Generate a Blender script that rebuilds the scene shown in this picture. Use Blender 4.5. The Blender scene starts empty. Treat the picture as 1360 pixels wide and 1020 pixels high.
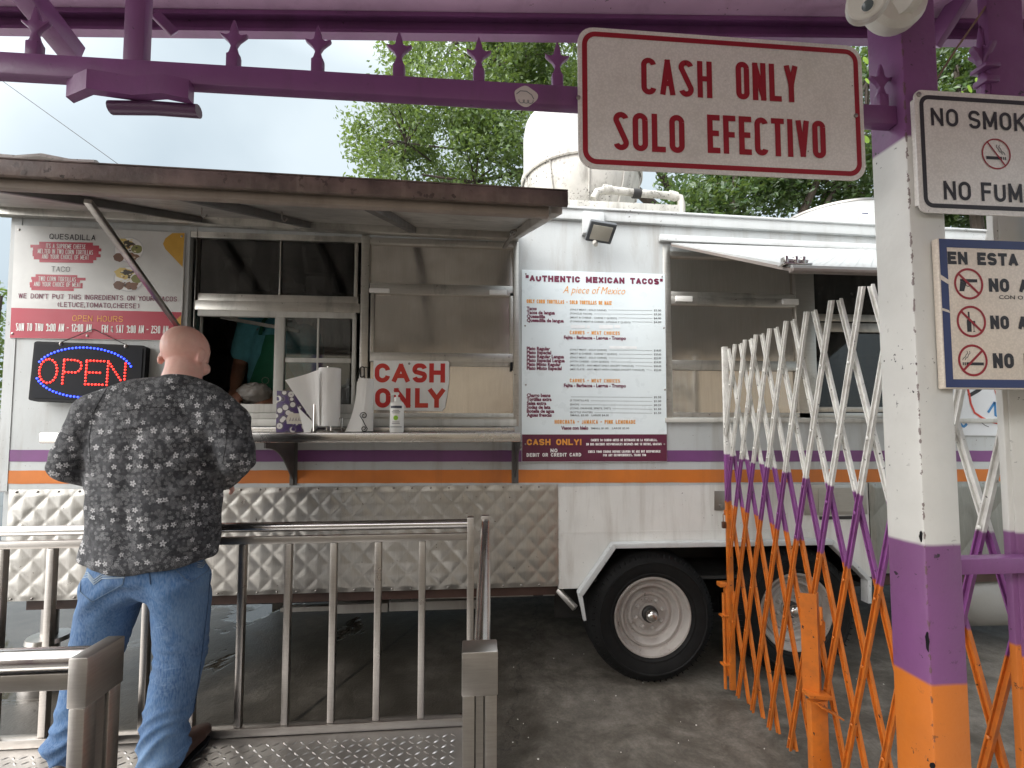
import bpy, bmesh, math, random
from mathutils import Vector, Matrix
from mathutils.bvhtree import BVHTree
random.seed(7)
scene = bpy.context.scene
PI = math.pi
R = math.radians

# ---------------------------------------------------------------- camera
FPX, CX, CY, EYE = 620.0, 680.0, 536.0, 1.5          # focal length and principal point in photo pixels (1360 x 1020)
YAW, PITCH = R(4.7), R(3.0)
cd = bpy.data.cameras.new('camera'); cam = bpy.data.objects.new('camera', cd)
scene.collection.objects.link(cam)
cd.sensor_width = 36.0; cd.lens = 36.0 * FPX / 1360.0
cd.shift_y = (CY - 510.0) / 1360.0
cd.clip_start = 0.05; cd.clip_end = 2000
cam.location = (0, 0, EYE)
cam.rotation_euler = (PI / 2 + PITCH, 0, -YAW)
scene.camera = cam

# ---------------------------------------------------------------- world and sun (overcast)
SUN_EL, SUN_AZ = R(38), R(243)
W = bpy.data.worlds.new("World"); scene.world = W; W.use_nodes = True
nt = W.node_tree; nt.nodes.clear()
out = nt.nodes.new('ShaderNodeOutputWorld'); bg = nt.nodes.new('ShaderNodeBackground')
sky = nt.nodes.new('ShaderNodeTexSky'); sky.sky_type = 'NISHITA'; sky.sun_disc = False
sky.sun_elevation = SUN_EL; sky.sun_rotation = SUN_AZ
sky.air_density = 1.0; sky.dust_density = 3.0
tc = nt.nodes.new('ShaderNodeTexCoord'); sep = nt.nodes.new('ShaderNodeSeparateXYZ')
nt.links.new(tc.outputs['Generated'], sep.inputs[0])
ramp = nt.nodes.new('ShaderNodeValToRGB')              # cloud deck, brighter overhead than at the horizon
e = ramp.color_ramp.elements
e[0].position = 0.0; e[0].color = (3.9, 4.45, 4.75, 1)
e[1].position = 1.0; e[1].color = (21, 21.4, 21.7, 1)
e.new(0.60).color = (4.6, 5.15, 5.4, 1)
e.new(0.78).color = (12, 12.4, 12.6, 1)
nt.links.new(sep.outputs['Z'], ramp.inputs[0])
cn = nt.nodes.new('ShaderNodeTexNoise'); cn.inputs['Scale'].default_value = 2.2; cn.inputs['Detail'].default_value = 5
nt.links.new(tc.outputs['Generated'], cn.inputs['Vector'])
cr = nt.nodes.new('ShaderNodeValToRGB')
cr.color_ramp.elements[0].position = 0.35; cr.color_ramp.elements[0].color = (.80, .835, .865, 1)
cr.color_ramp.elements[1].position = 0.68; cr.color_ramp.elements[1].color = (1.12, 1.12, 1.12, 1)
nt.links.new(cn.outputs['Fac'], cr.inputs[0])
mul = nt.nodes.new('ShaderNodeMixRGB'); mul.blend_type = 'MULTIPLY'; mul.inputs[0].default_value = 1
nt.links.new(ramp.outputs[0], mul.inputs[1]); nt.links.new(cr.outputs[0], mul.inputs[2])
mx = nt.nodes.new('ShaderNodeMixRGB'); mx.inputs[0].default_value = 0.86
nt.links.new(sky.outputs[0], mx.inputs[1]); dp = nt.nodes.new('ShaderNodeVectorMath'); dp.operation = 'DOT_PRODUCT'      # bright veil of thin cloud around the sun
dp.inputs[1].default_value = (-.72, -.42, .55); nt.links.new(tc.outputs['Generated'], dp.inputs[0])
gr = nt.nodes.new('ShaderNodeValToRGB'); gr.color_ramp.elements[0].position = .32; gr.color_ramp.elements[0].color = (0, 0, 0, 1)
gr.color_ramp.elements[1].position = 1.0; gr.color_ramp.elements[1].color = (31, 30.3, 29.5, 1); gr.color_ramp.interpolation = 'EASE'
nt.links.new(dp.outputs['Value'], gr.inputs[0])
ad = nt.nodes.new('ShaderNodeMixRGB'); ad.blend_type = 'ADD'; ad.inputs[0].default_value = 1
nt.links.new(mul.outputs[0], ad.inputs[1]); nt.links.new(gr.outputs[0], ad.inputs[2])
nt.links.new(ad.outputs[0], mx.inputs[2])
nt.links.new(mx.outputs[0], bg.inputs[0]); bg.inputs[1].default_value = 0.1
nt.links.new(bg.outputs[0], out.inputs[0])

sd = bpy.data.lights.new('sun', 'SUN'); sd.energy = 0.5; sd.angle = R(40); sd.color = (1, .97, .93)
so = bpy.data.objects.new('sun', sd); scene.collection.objects.link(so)
sdir = Vector((math.cos(SUN_EL) * math.sin(SUN_AZ), math.cos(SUN_EL) * math.cos(SUN_AZ), math.sin(SUN_EL)))
so.rotation_euler = sdir.to_track_quat('Z', 'Y').to_euler()
so.location = (0, -6, 9)

scene.view_settings.view_transform = 'Standard'
scene.view_settings.look = 'None'
scene.view_settings.exposure = 0.88
scene.view_settings.gamma = 1

# ---------------------------------------------------------------- helpers
fw = Vector((math.sin(YAW) * math.cos(PITCH), math.cos(YAW) * math.cos(PITCH), math.sin(PITCH)))
rt = Vector((math.cos(YAW), -math.sin(YAW), 0)); upv = rt.cross(fw)
def ray(px, py): return fw * FPX + rt * (px - CX) + upv * (CY - py)
def spot(px, py, Y):
    """the point on the vertical plane y = Y that the survey photo shows at this pixel"""
    r = ray(px, py); return r * (Y / r.y) + Vector((0, 0, EYE))

def unlinked_mesh(v, f):
    me = bpy.data.meshes.new('m'); me.from_pydata(v, [], f); me.update(); return me

class MB:
    """collects shapes and links them as ONE mesh object"""
    def __init__(s): s.v = []; s.f = []; s.mi = []; s.m = 0
    def add(s, v, f):
        o = len(s.v); s.v += [tuple(p) for p in v]
        for q in f: s.f.append(tuple(i + o for i in q)); s.mi.append(s.m)
    def bmadd(s, bm):
        bm.verts.index_update()
        s.add([v.co.copy() for v in bm.verts], [[v.index for v in f.verts] for f in bm.faces]); bm.free()
    def hexa(s, p, bev=0, seg=2):            # p: 4 bottom, 4 top corners
        f = [(3, 2, 1, 0), (4, 5, 6, 7), (0, 1, 5, 4), (1, 2, 6, 5), (2, 3, 7, 6), (3, 0, 4, 7)]
        if bev <= 0: s.add(p, f); return
        bm = bmesh.new(); vs = [bm.verts.new(q) for q in p]
        for q in f: bm.faces.new([vs[i] for i in q])
        bmesh.ops.bevel(bm, geom=list(bm.edges), offset=bev, segments=seg, affect='EDGES', profile=.5, clamp_overlap=True)
        s.bmadd(bm)
    def box(s, x0, x1, y0, y1, z0, z1, bev=0):
        x0, x1 = sorted((x0, x1)); y0, y1 = sorted((y0, y1)); z0, z1 = sorted((z0, z1))
        s.hexa([(x0, y0, z0), (x1, y0, z0), (x1, y1, z0), (x0, y1, z0), (x0, y0, z1), (x1, y0, z1), (x1, y1, z1), (x0, y1, z1)], bev)
    def bar(s, a, b, w, h, up=(0, 0, 1), bev=0):
        a = Vector(a); b = Vector(b); t = (b - a).normalized(); up = Vector(up)
        side = t.cross(up).normalized() * (w / 2); u = side.cross(t).normalized() * (h / 2)
        s.hexa([a - side - u, a + side - u, b + side - u, b - side - u, a - side + u, a + side + u, b + side + u, b - side + u], bev)
    def prism(s, poly, plane, lo, hi, bev=0):
        """poly of 2-D points; plane 'xz' extrudes along y, 'xy' along z, 'yz' along x"""
        ar = sum(poly[i][0] * poly[(i + 1) % len(poly)][1] - poly[(i + 1) % len(poly)][0] * poly[i][1] for i in range(len(poly)))
        if ar < 0: poly = poly[::-1]
        def P(a, b, c):
            return {'xz': (a, c, b), 'xy': (a, b, c), 'yz': (c, a, b)}[plane]
        n = len(poly)
        v = [P(a, b, lo) for a, b in poly] + [P(a, b, hi) for a, b in poly]
        f = [tuple(range(n)), tuple(range(2 * n - 1, n - 1, -1))] + [(i, i + n, (i + 1) % n + n, (i + 1) % n) for i in range(n)]
        bm = bmesh.new(); vs = [bm.verts.new(q) for q in v]
        for q in f: bm.faces.new([vs[i] for i in q])
        bmesh.ops.recalc_face_normals(bm, faces=bm.faces)
        if bev > 0: bmesh.ops.bevel(bm, geom=list(bm.edges), offset=bev, segments=2, affect='EDGES', profile=.5, clamp_overlap=True)
        s.bmadd(bm)
    def rings(s, rings, closed=False, caps=True):
        n = len(rings[0]); v = [p for r in rings for p in r]; f = []
        m = len(rings)
        for i in range(m if closed else m - 1):
            j = (i + 1) % m
            for k in range(n): f.append((i * n + k, i * n + (k + 1) % n, j * n + (k + 1) % n, j * n + k))
        if caps and not closed:
            f.append(tuple(range(n - 1, -1, -1))); f.append(tuple((m - 1) * n + k for k in range(n)))
        s.add(v, f)
    def tube(s, pts, r, n=10, closed=False, flat=1.0, ref=None):
        pts = [Vector(p) for p in pts]; rs = r if isinstance(r, (list, tuple)) else [r] * len(pts)
        rr = []; u = None
        for i, p in enumerate(pts):
            a = pts[i - 1] if (i > 0 or closed) else p; b = pts[(i + 1) % len(pts)] if (i < len(pts) - 1 or closed) else p
            t = (b - a).normalized()
            if u is None:
                u = Vector(ref) if ref else (Vector((0, 0, 1)) if abs(t.z) < .9 else Vector((1, 0, 0)))
            u = (u - t * u.dot(t)).normalized(); w = t.cross(u)
            rr.append([p + (u * math.cos(2 * PI * k / n) + w * math.sin(2 * PI * k / n) * flat) * rs[i] for k in range(n)])
        s.rings(rr, closed)
    def lathe(s, prof, c, axis='z', n=24, caps=True):
        c = Vector(c); A = {'z': (Vector((1, 0, 0)), Vector((0, 1, 0)), Vector((0, 0, 1))), 'y': (Vector((1, 0, 0)), Vector((0, 0, -1)), Vector((0, 1, 0))),
                            'x': (Vector((0, 1, 0)), Vector((0, 0, 1)), Vector((1, 0, 0)))}[axis] if isinstance(axis, str) else axis
        s.rings([[c + (A[0] * math.cos(2 * PI * k / n) + A[1] * math.sin(2 * PI * k / n)) * r + A[2] * h for k in range(n)] for r, h in prof], caps=caps)
    def ball(s, c, r, n=14, m=10):
        c = Vector(c); r = Vector(r) if not isinstance(r, (int, float)) else Vector((r, r, r))
        s.rings([[c + Vector((r.x * math.sin(PI * (i + .02) / (m + .04)) * math.cos(2 * PI * k / n), r.y * math.sin(PI * (i + .02) / (m + .04)) * math.sin(2 * PI * k / n),
                              -r.z * math.cos(PI * (i + .02) / (m + .04)))) for k in range(n)] for i in range(m + 1)])
    def limb(s, pts, n=16, ref=(0, 1, 0), ck=(.8, .8)):
        """closed tapered tube through (x, y, z, rx, ry): rx across, ry along ref"""
        P = [Vector(p[:3]) for p in pts]; rr = []
        for i, p in enumerate(pts):
            t = (P[min(i + 1, len(P) - 1)] - P[max(i - 1, 0)]).normalized()
            u = Vector(ref); u = (u - t * u.dot(t)).normalized(); w = u.cross(t)
            rr.append([P[i] + w * math.cos(2 * PI * k / n) * p[3] + u * math.sin(2 * PI * k / n) * p[4] for k in range(n)])
        def capr(c, ring, t, d):
            o = []
            for q in (.5, .85):
                o.append([c + (x - c) * math.sqrt(1 - q * q) + t * d * q for x in ring])
            return o
        d0 = min(pts[0][3:5]); d1 = min(pts[-1][3:5])
        a = capr(P[0], rr[0], (P[0] - P[1]).normalized(), d0 * ck[0])[::-1]; b = capr(P[-1], rr[-1], (P[-1] - P[-2]).normalized(), d1 * ck[1])
        s.rings(a + rr + b)
    def build(s, name, mats, parent=None, base=None, ang=32, kind=None):
        me = bpy.data.meshes.new(name)
        o = bpy.data.objects.new(name, me)
        off = Vector((0, 0, 0))
        if parent is not None:
            off = Vector(parent['_b']); o.parent = parent
        elif base is not None:
            off = Vector(base); o.location = off
        o['_b'] = list(off)
        me.from_pydata([(a - off.x, b - off.y, c - off.z) for a, b, c in s.v], [], s.f)
        for m in (mats if isinstance(mats, (list, tuple)) else [mats]): me.materials.append(m)
        me.polygons.foreach_set('material_index', s.mi)
        if ang:
            me.polygons.foreach_set('use_smooth', [True] * len(s.f)); me.update()
            me.set_sharp_from_angle(angle=R(ang))
        me.update(); scene.collection.objects.link(o)
        if kind: o['kind'] = kind
        return o

def tag(o, label, cat, group=None, kind=None):
    o['label'] = label; o['category'] = cat
    if group: o['group'] = group
    if kind: o['kind'] = kind
    return o
def thing(name, loc, label, cat, group=None):
    o = bpy.data.objects.new(name, None); scene.collection.objects.link(o)
    o.empty_display_size = .1; o.location = loc; o['_b'] = list(loc)
    return tag(o, label, cat, group)

def blend(mb, voxel, smooth=4, fac=.5):
    """fuse the overlapping closed shapes of an MB into one continuous skin"""
    me = unlinked_mesh(s_v := list(mb.v), list(mb.f)); o = bpy.data.objects.new('tmp', me); scene.collection.objects.link(o)
    m = o.modifiers.new('r', 'REMESH'); m.mode = 'VOXEL'; m.voxel_size = voxel
    if smooth:
        m = o.modifiers.new('s', 'SMOOTH'); m.iterations = smooth; m.factor = fac
    dg = bpy.context.evaluated_depsgraph_get(); dg.update()
    ev = o.evaluated_get(dg); me2 = bpy.data.meshes.new_from_object(ev)
    r = MB(); r.add([v.co.copy() for v in me2.vertices], [list(p.vertices) for p in me2.polygons])
    bpy.data.objects.remove(o); bpy.data.meshes.remove(me2)
    return r
def displace(mb, fn):
    me = unlinked_mesh(mb.v, mb.f); nr = [v.normal.copy() for v in me.vertices]
    mb.v = [tuple(Vector(p) + n * fn(Vector(p), n)) for p, n in zip(mb.v, nr)]; bpy.data.meshes.remove(me)

# ---- lettering: built-in font turned into flat mesh faces
_tc = {}
def glyphs(txt, bold=0.0, shear=0.0, space=1.0, res=2):
    k = (txt, bold, shear, space, res)
    if k in _tc: return _tc[k]
    cu = bpy.data.curves.new('t', 'FONT'); cu.body = txt; cu.size = 1; cu.offset = bold; cu.shear = shear; cu.space_character = space
    cu.resolution_u = res; cu.fill_mode = 'FRONT' if False else 'BOTH'
    o = bpy.data.objects.new('t', cu); scene.collection.objects.link(o)
    dg = bpy.context.evaluated_depsgraph_get(); dg.update()
    me = bpy.data.meshes.new_from_object(o.evaluated_get(dg))
    v = [(p.co.x, p.co.y) for p in me.vertices]; f = [tuple(p.vertices) for p in me.polygons]
    bpy.data.objects.remove(o); bpy.data.curves.remove(cu); bpy.data.meshes.remove(me)
    _tc[k] = (v, f); return _tc[k]
CAPH = None
def letter(mb, txt, org, width, caph, right=(1, 0, 0), up=(0, 0, 1), bold=0.0, shear=0.0, space=1.0, res=2, center=False):
    """lay txt with its left baseline at org, stretched to width and cap height"""
    global CAPH
    if CAPH is None: CAPH = max(y for x, y in glyphs('H')[0])
    v, f = glyphs(txt, bold, shear, space, res)
    if not v: return
    x0 = min(p[0] for p in v); x1 = max(p[0] for p in v)
    sx = width / (x1 - x0); sy = caph / CAPH
    org = Vector(org); right = Vector(right).normalized(); up = Vector(up).normalized()
    if center: org = org - right * width / 2
    mb.add([org + right * (x - x0) * sx + up * y * sy for x, y in v], f)

def ring2(mb, c, r0, r1, Y, n=28, a0=0, a1=2 * PI):
    """flat ring facing -y"""
    v = []; f = []
    for k in range(n + 1):
        a = a0 + (a1 - a0) * k / n
        v += [(c[0] + r0 * math.cos(a), Y, c[1] + r0 * math.sin(a)), (c[0] + r1 * math.cos(a), Y, c[1] + r1 * math.sin(a))]
    for k in range(n): f.append((2 * k, 2 * k + 1, 2 * k + 3, 2 * k + 2))
    mb.add(v, f)
def strip2(mb, pts, w, Y):
    """flat polyline band facing -y through (x, z) points"""
    pts = [Vector((p[0], p[1])) for p in pts]; v = []; f = []
    for i, p in enumerate(pts):
        t = (pts[min(i + 1, len(pts) - 1)] - pts[max(i - 1, 0)]).normalized(); nn = Vector((-t.y, t.x)) * w / 2
        v += [(p.x + nn.x, Y, p.y + nn.y), (p.x - nn.x, Y, p.y - nn.y)]
    for i in range(len(pts) - 1): f.append((2 * i, 2 * i + 1, 2 * i + 3, 2 * i + 2))
    mb.add(v, f)
def poly2(mb, pts, Y): mb.add([(x, Y, z) for x, z in pts], [tuple(range(len(pts)))])
def rrect(x0, x1, z0, z1, r, n=6):
    o = []
    for cx, cz, a in ((x1 - r, z1 - r, 0), (x0 + r, z1 - r, PI / 2), (x0 + r, z0 + r, PI), (x1 - r, z0 + r, 1.5 * PI)):
        o += [(cx + r * math.cos(a + PI / 2 * k / n), cz + r * math.sin(a + PI / 2 * k / n)) for k in range(n + 1)]
    return o
def frame2(mb, x0, x1, z0, z1, r, w, Y, n=6):
    a = rrect(x0, x1, z0, z1, r, n); b = rrect(x0 + w, x1 - w, z0 + w, z1 - w, max(r - w, .001), n); m = len(a)
    mb.add([(x, Y, z) for x, z in a + b], [(k, (k + 1) % m, (k + 1) % m + m, k + m) for k in range(m)])

# ---- sign lettering drawn as pen strokes (square, condensed capitals)
def _arc(cx, cy, r, a0, a1, n=9): return [(cx + r * math.cos(R(a0 + (a1 - a0) * k / n)), cy + r * math.sin(R(a0 + (a1 - a0) * k / n))) for k in range(n + 1)]
SW = {'I': 0, '1': .45, 'M': 1.25, 'W': 1.35, ' ': .62, '.': 0, ',': 0, ':': 0, '!': 0, "'": 0, '"': .35, '-': .6, '(': .3, ')': .3, 'L': .86, 'E': .88, 'F': .86, 'T': .95, 'J': .8, '&': 1.1}
def _ss(w, h): # S
    r = min(w / 2, h * .27)
    return [_arc(w - r, h - r, r, 15, 90) + _arc(r, h - r, r, 90, 215, 12) + _arc(w - r, r, r, 35, -90, 12) + _arc(r, r, r, 270, 195)]
def glyph_paths(c, w, h):
    r = w / 2
    if c in 'ÁÉÍ': return glyph_paths({'Á': 'A', 'É': 'E', 'Í': 'I'}[c], w, h) + [[(w * .45, h * 1.1), (w * .65, h * 1.25)]]
    if c in 'O0': return [_arc(w - r, h - r, r, 0, 180, 16) + _arc(r, r, r, 180, 360, 16) + [(w, h - r)]]
    if c == 'Q': return glyph_paths('O', w, h) + [[(w * .55, h * .25), (w, 0)]]
    if c == 'C': return [_arc(r, h - r, r, 8, 180, 16) + _arc(r, r, r, 180, 352, 16)]
    if c == 'G': return [_arc(r, h - r, r, 8, 180, 16) + _arc(r, r, r, 180, 360, 16) + [(w, h * .45)], [(w, h * .45), (w * .55, h * .45)]]
    if c == 'S': return _ss(w, h)
    if c == 'A': return [[(0, 0), (r, h)], [(r, h), (w, 0)], [(w * .2, h * .3), (w * .8, h * .3)]]
    if c == 'B': q = h * .26; return [[(0, 0), (0, h)], [(0, h), (w - q, h)] + _arc(w - q * 1.05, h - q, q, 90, -90, 10) + [(0, h - 2 * q)], [(0, h - 2 * q), (w - q, h - 2 * q)] + _arc(w - q, (h - 2 * q) / 2, (h - 2 * q) / 2, 90, -90, 10) + [(0, 0)]]
    if c == 'D': q = min(w * .75, h / 2); return [[(0, 0), (0, h)], [(0, h)] + _arc(w - q, h - q, q, 90, 0) + _arc(w - q, q, q, 0, -90) + [(0, 0)]]
    if c == 'E': return [[(0, 0), (0, h)], [(0, h), (w, h)], [(0, h * .52), (w * .85, h * .52)], [(0, 0), (w, 0)]]
    if c == 'F': return [[(0, 0), (0, h)], [(0, h), (w, h)], [(0, h * .5), (w * .85, h * .5)]]
    if c == 'H': return [[(0, 0), (0, h)], [(w, 0), (w, h)], [(0, h * .52), (w, h * .52)]]
    if c == 'I': return [[(0, 0), (0, h)]]
    if c == 'J': return [[(w, h), (w, r)] + _arc(r, r, r, 0, -180, 14)]
    if c == 'K': return [[(0, 0), (0, h)], [(w, h), (0, h * .38)], [(w * .32, h * .58), (w, 0)]]
    if c == 'L': return [[(0, h), (0, 0)], [(0, 0), (w, 0)]]
    if c == 'M': return [[(0, 0), (0, h)], [(0, h), (r, h * .15)], [(r, h * .15), (w, h)], [(w, h), (w, 0)]]
    if c == 'N': return [[(0, 0), (0, h)], [(0, h), (w, 0)], [(w, 0), (w, h)]]
    if c in 'PR':
        q = h * .26; o = [[(0, 0), (0, h)], [(0, h), (w - q, h)] + _arc(w - q, h - q, q, 90, -90, 12) + [(0, h - 2 * q)]]
        return o + ([[(w * .45, h - 2 * q), (w, 0)]] if c == 'R' else [])
    if c == 'T': return [[(0, h), (w, h)], [(r, h), (r, 0)]]
    if c == 'U': return [[(0, h)] + _arc(r, r, r, 180, 360, 14) + [(w, h)]]
    if c == 'V': return [[(0, h), (r, 0)], [(r, 0), (w, h)]]
    if c == 'W': return [[(0, h), (w * .25, 0)], [(w * .25, 0), (r, h)], [(r, h), (w * .75, 0)], [(w * .75, 0), (w, h)]]
    if c == 'X': return [[(0, h), (w, 0)], [(0, 0), (w, h)]]
    if c == 'Y': return [[(0, h), (r, h * .45)], [(w, h), (r, h * .45)], [(r, h * .45), (r, 0)]]
    if c == 'Z': return [[(0, h), (w, h)], [(w, h), (0, 0)], [(0, 0), (w, 0)]]
    if c == '1': return [[(w, 0), (w, h)], [(w, h), (0, h * .78)]]
    if c == '2': return [_arc(r, h - r, r, 170, -30, 12) + [(0, 0)], [(0, 0), (w, 0)]]
    if c == '3': q = h * .26; return [_arc(w - q, h - q, q, 150, -90, 12), _arc(w - q, q, q, 90, -150, 12)]
    if c == '4': return [[(w * .7, 0), (w * .7, h)], [(w * .7, h), (0, h * .3)], [(0, h * .3), (w, h * .3)]]
    if c == '5': q = h * .3; return [[(w, h), (0, h)], [(0, h), (0, h * .55)], [(0, h * .55)] + _arc(w - q, q, q, 90, -150, 12)]
    if c == '8': q = h * .26; return [_arc(r, h - q, min(r, q), 0, 360, 16), _arc(r, q, min(r, q), 0, 360, 16)]
    if c == '9': return [_arc(r, h - r, r, 0, 360, 16), [(w, h - r), (w, r)] + _arc(r, r, r, 0, -150)]
    if c == '6': return [_arc(r, r, r, 0, 360, 16), [(0, r), (0, h - r)] + _arc(r, h - r, r, 180, 30)]
    if c == '7': return [[(0, h), (w, h)], [(w, h), (w * .3, 0)]]
    if c == '-': return [[(0, h * .5), (w, h * .5)]]
    if c == '!': return [[(0, h), (0, h * .32)], [(0, h * .14), (0, -h * .02)]]
    if c == ':': return [[(0, h * .76), (0, h * .6)], [(0, h * .18), (0, h * .02)]]
    if c == '.': return [[(0, h * .14), (0, 0)]]
    if c == ',': return [[(0, h * .12), (0, -h * .12)]]
    if c == "'": return [[(0, h), (0, h * .72)]]
    if c == '"': return [[(0, h), (0, h * .72)], [(w, h), (w, h * .72)]]
    if c == '(': return [_arc(h * .7, h * .5, h * .75, 140, 220)]
    if c == ')': return [_arc(-h * .4, h * .5, h * .75, 40, -40)]
    if c == '&': return [[(w, 0), (w * .2, h * .72)] + _arc(w * .42, h * .80, w * .24, 200, -20, 10) + [(w * .08, h * .30)] + _arc(w * .38, h * .24, w * .34, 170, 330, 10) + [(w, h * .42)]]
    return []
def strokes(mb, txt, org, width, caph, wt=.16, gap=.34):
    """capitals drawn with a pen wt * cap height wide, fitted to width; baseline starts at org, facing -y"""
    t = wt * caph; tot = 0.0; fix = 0.0
    for i, c in enumerate(txt): tot += SW.get(c, 1.0); fix += t
    fix -= 0; n = len(txt)
    u = max(width * .0005, (width - n * t) / (tot + gap * (n - 1)))
    x = org[0] + t / 2; z = org[2] + t / 2; h = caph - t; k = 0
    for c in txt:
        w = SW.get(c, 1.0) * u
        for p in glyph_paths(c, w, h):
            Y = org[1] - .00007 * (k % 9); k += 1
            q = [(x + a, z + b) for a, b in p]
            if len(q) == 2:      # square pen: lengthen straight strokes by half the pen
                a, b = Vector(q[0]), Vector(q[1]); d = (b - a); L = d.length
                if L > 1e-6:
                    diag = min(abs(d.x), abs(d.y)) / L > .12; e = d / L * (t * (.36 if diag else .5))
                    q = [tuple(a - e), tuple(b + e)]
            strip2(mb, q, t, Y)
        x += w + t + gap * u

# ---------------------------------------------------------------- materials
class N:
    """small node-tree writer"""
    def __init__(s, name):
        s.mat = bpy.data.materials.new(name); s.mat.use_nodes = True; s.t = s.mat.node_tree; s.t.nodes.clear()
        s.out = s.n('ShaderNodeOutputMaterial'); s.b = s.n('ShaderNodeBsdfPrincipled'); s.l(s.b.outputs[0], s.out.inputs[0])
        s.co = s.n('ShaderNodeTexCoord').outputs['Object']
    def n(s, t, **k):
        x = s.t.nodes.new(t)
        for a, b in k.items(): setattr(x, a, b)
        return x
    def l(s, a, b): s.t.links.new(a, b)
    def val(s, sock, v):
        if hasattr(v, 'is_output') or isinstance(v, bpy.types.NodeSocket): s.l(v, sock)
        else: sock.default_value = v
    def noise(s, scale, detail=4, rough=.55, stretch=None, dist=0, vec=None):
        vec = vec or s.co
        if stretch:
            m = s.n('ShaderNodeMapping'); m.inputs['Scale'].default_value = stretch; s.l(vec, m.inputs[0]); vec = m.outputs[0]
        x = s.n('ShaderNodeTexNoise'); x.inputs['Scale'].default_value = scale; x.inputs['Detail'].default_value = detail
        x.inputs['Roughness'].default_value = rough; x.inputs['Distortion'].default_value = dist; s.l(vec, x.inputs['Vector']); return x.outputs['Fac']
    def ramp(s, fac, a, b, ca=(0, 0, 0, 1), cb=(1, 1, 1, 1)):
        x = s.n('ShaderNodeValToRGB'); e = x.color_ramp.elements
        e[0].position = a; e[0].color = ca; e[1].position = b; e[1].color = cb; s.l(fac, x.inputs[0]); return x.outputs[0]
    def mix(s, fac, a, b, mode='MIX'):
        x = s.n('ShaderNodeMixRGB', blend_type=mode); s.val(x.inputs[0], fac); s.val(x.inputs[1], a); s.val(x.inputs[2], b); return x.outputs[0]
    def math(s, op, a, b=0.0, c=0.0):
        x = s.n('ShaderNodeMath', operation=op); s.val(x.inputs[0], a); s.val(x.inputs[1], b); s.val(x.inputs[2], c); return x.outputs[0]
    def bump(s, h, strength=.2, dist=.01, chain=None):
        x = s.n('ShaderNodeBump'); x.inputs['Strength'].default_value = strength; x.inputs['Distance'].default_value = dist; s.l(h, x.inputs['Height'])
        if chain: s.l(chain, x.inputs['Normal'])
        return x.outputs[0]
    def xyz(s, vec=None):
        x = s.n('ShaderNodeSeparateXYZ'); s.l(vec or s.co, x.inputs[0]); return x.outputs
    def set(s, **k):
        for a, b in k.items(): s.val(s.b.inputs[a.replace('_', ' ')], b)
        return s.mat
def c4(c): return (c[0], c[1], c[2], 1)
def hexc(h):
    f = lambda x: (x / 12.92 if x <= .04045 else ((x + .055) / 1.055) ** 2.4)
    return tuple(f(int(h[i:i + 2], 16) / 255) for i in (0, 2, 4))

def paint(name, col, rough=.45, var=.12, dirt=None, dirt_amt=.5, speck=None, speck_sz=60, speck_th=.68, bump=.08, metal=0, vscale=3, streak=True, spec=.5):
    s = N(name); c = c4(col)
    dk = c4([x * (1 - var * 2) for x in col]); lt = c4([min(1, x * (1 + var)) for x in col])
    base = s.mix(s.ramp(s.noise(vscale, 6), .3, .7), dk, lt)
    if dirt:
        m = s.ramp(s.noise(1.0, 7, .65, stretch=(9, 9, 1.1) if streak else (4, 4, 4), dist=.4), .5, .8)
        base = s.mix(s.math('MULTIPLY', m, dirt_amt), base, c4(dirt))
    if speck:
        m = s.ramp(s.noise(speck_sz, 3, .6), speck_th, speck_th + .03)
        m2 = s.ramp(s.noise(4, 3), .42, .62)
        base = s.mix(s.math('MULTIPLY', m, m2), base, c4(speck))
    rv = s.ramp(s.noise(14, 4), .2, .8, (rough * .75,) * 3 + (1,), (min(1, rough * 1.25),) * 3 + (1,))
    nb = s.bump(s.noise(90, 4), bump, .004)
    nb = s.bump(s.noise(5, 3), bump, .01, nb)
    return s.set(Base_Color=base, Roughness=rv, Metallic=metal, Normal=nb, Specular_IOR_Level=spec)

def steel(name, col=(.60, .57, .53), rough=.3, stretch=(2, 2, 60), dirt=(.16, .12, .09), dirt_amt=.35, bump=.05, wav=.25, speck=None, metal=1.0, dst=(5, 5, 1.6), dd=.6, dr=.18):
    s = N(name)
    br = s.noise(6, 5, .6, stretch=stretch)
    base = s.mix(s.ramp(br, .3, .7), c4([x * .86 for x in col]), c4(col))
    d = s.ramp(s.noise(1.0, 7, .68, stretch=dst, dist=dd), .50, .85)
    base = s.mix(s.math('MULTIPLY', d, dirt_amt), base, c4(dirt))
    if speck:
        base = s.mix(s.ramp(s.noise(45, 4, .7), .66, .72), base, c4(speck))
    rr = s.math('MULTIPLY_ADD', s.noise(7, 5, .6), .3, rough - .13)
    rr = s.math('MULTIPLY_ADD', d, dr, rr)
    nb = s.bump(br, bump, .002)
    nb = s.bump(s.noise(3.2, 2), wav, .012, nb)
    return s.set(Base_Color=base, Metallic=metal, Roughness=rr, Normal=nb)

def flat(name, col, rough=.5, metal=0, var=.06, emit=0, spec=.5):
    s = N(name)
    base = s.mix(s.ramp(s.noise(22, 4), .3, .7), c4([x * (1 - var) for x in col]), c4([min(1, x * (1 + var)) for x in col]))
    if emit: s.set(Emission_Color=c4(col), Emission_Strength=emit)
    return s.set(Base_Color=base, Roughness=rough, Metallic=metal, Specular_IOR_Level=spec)

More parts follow.
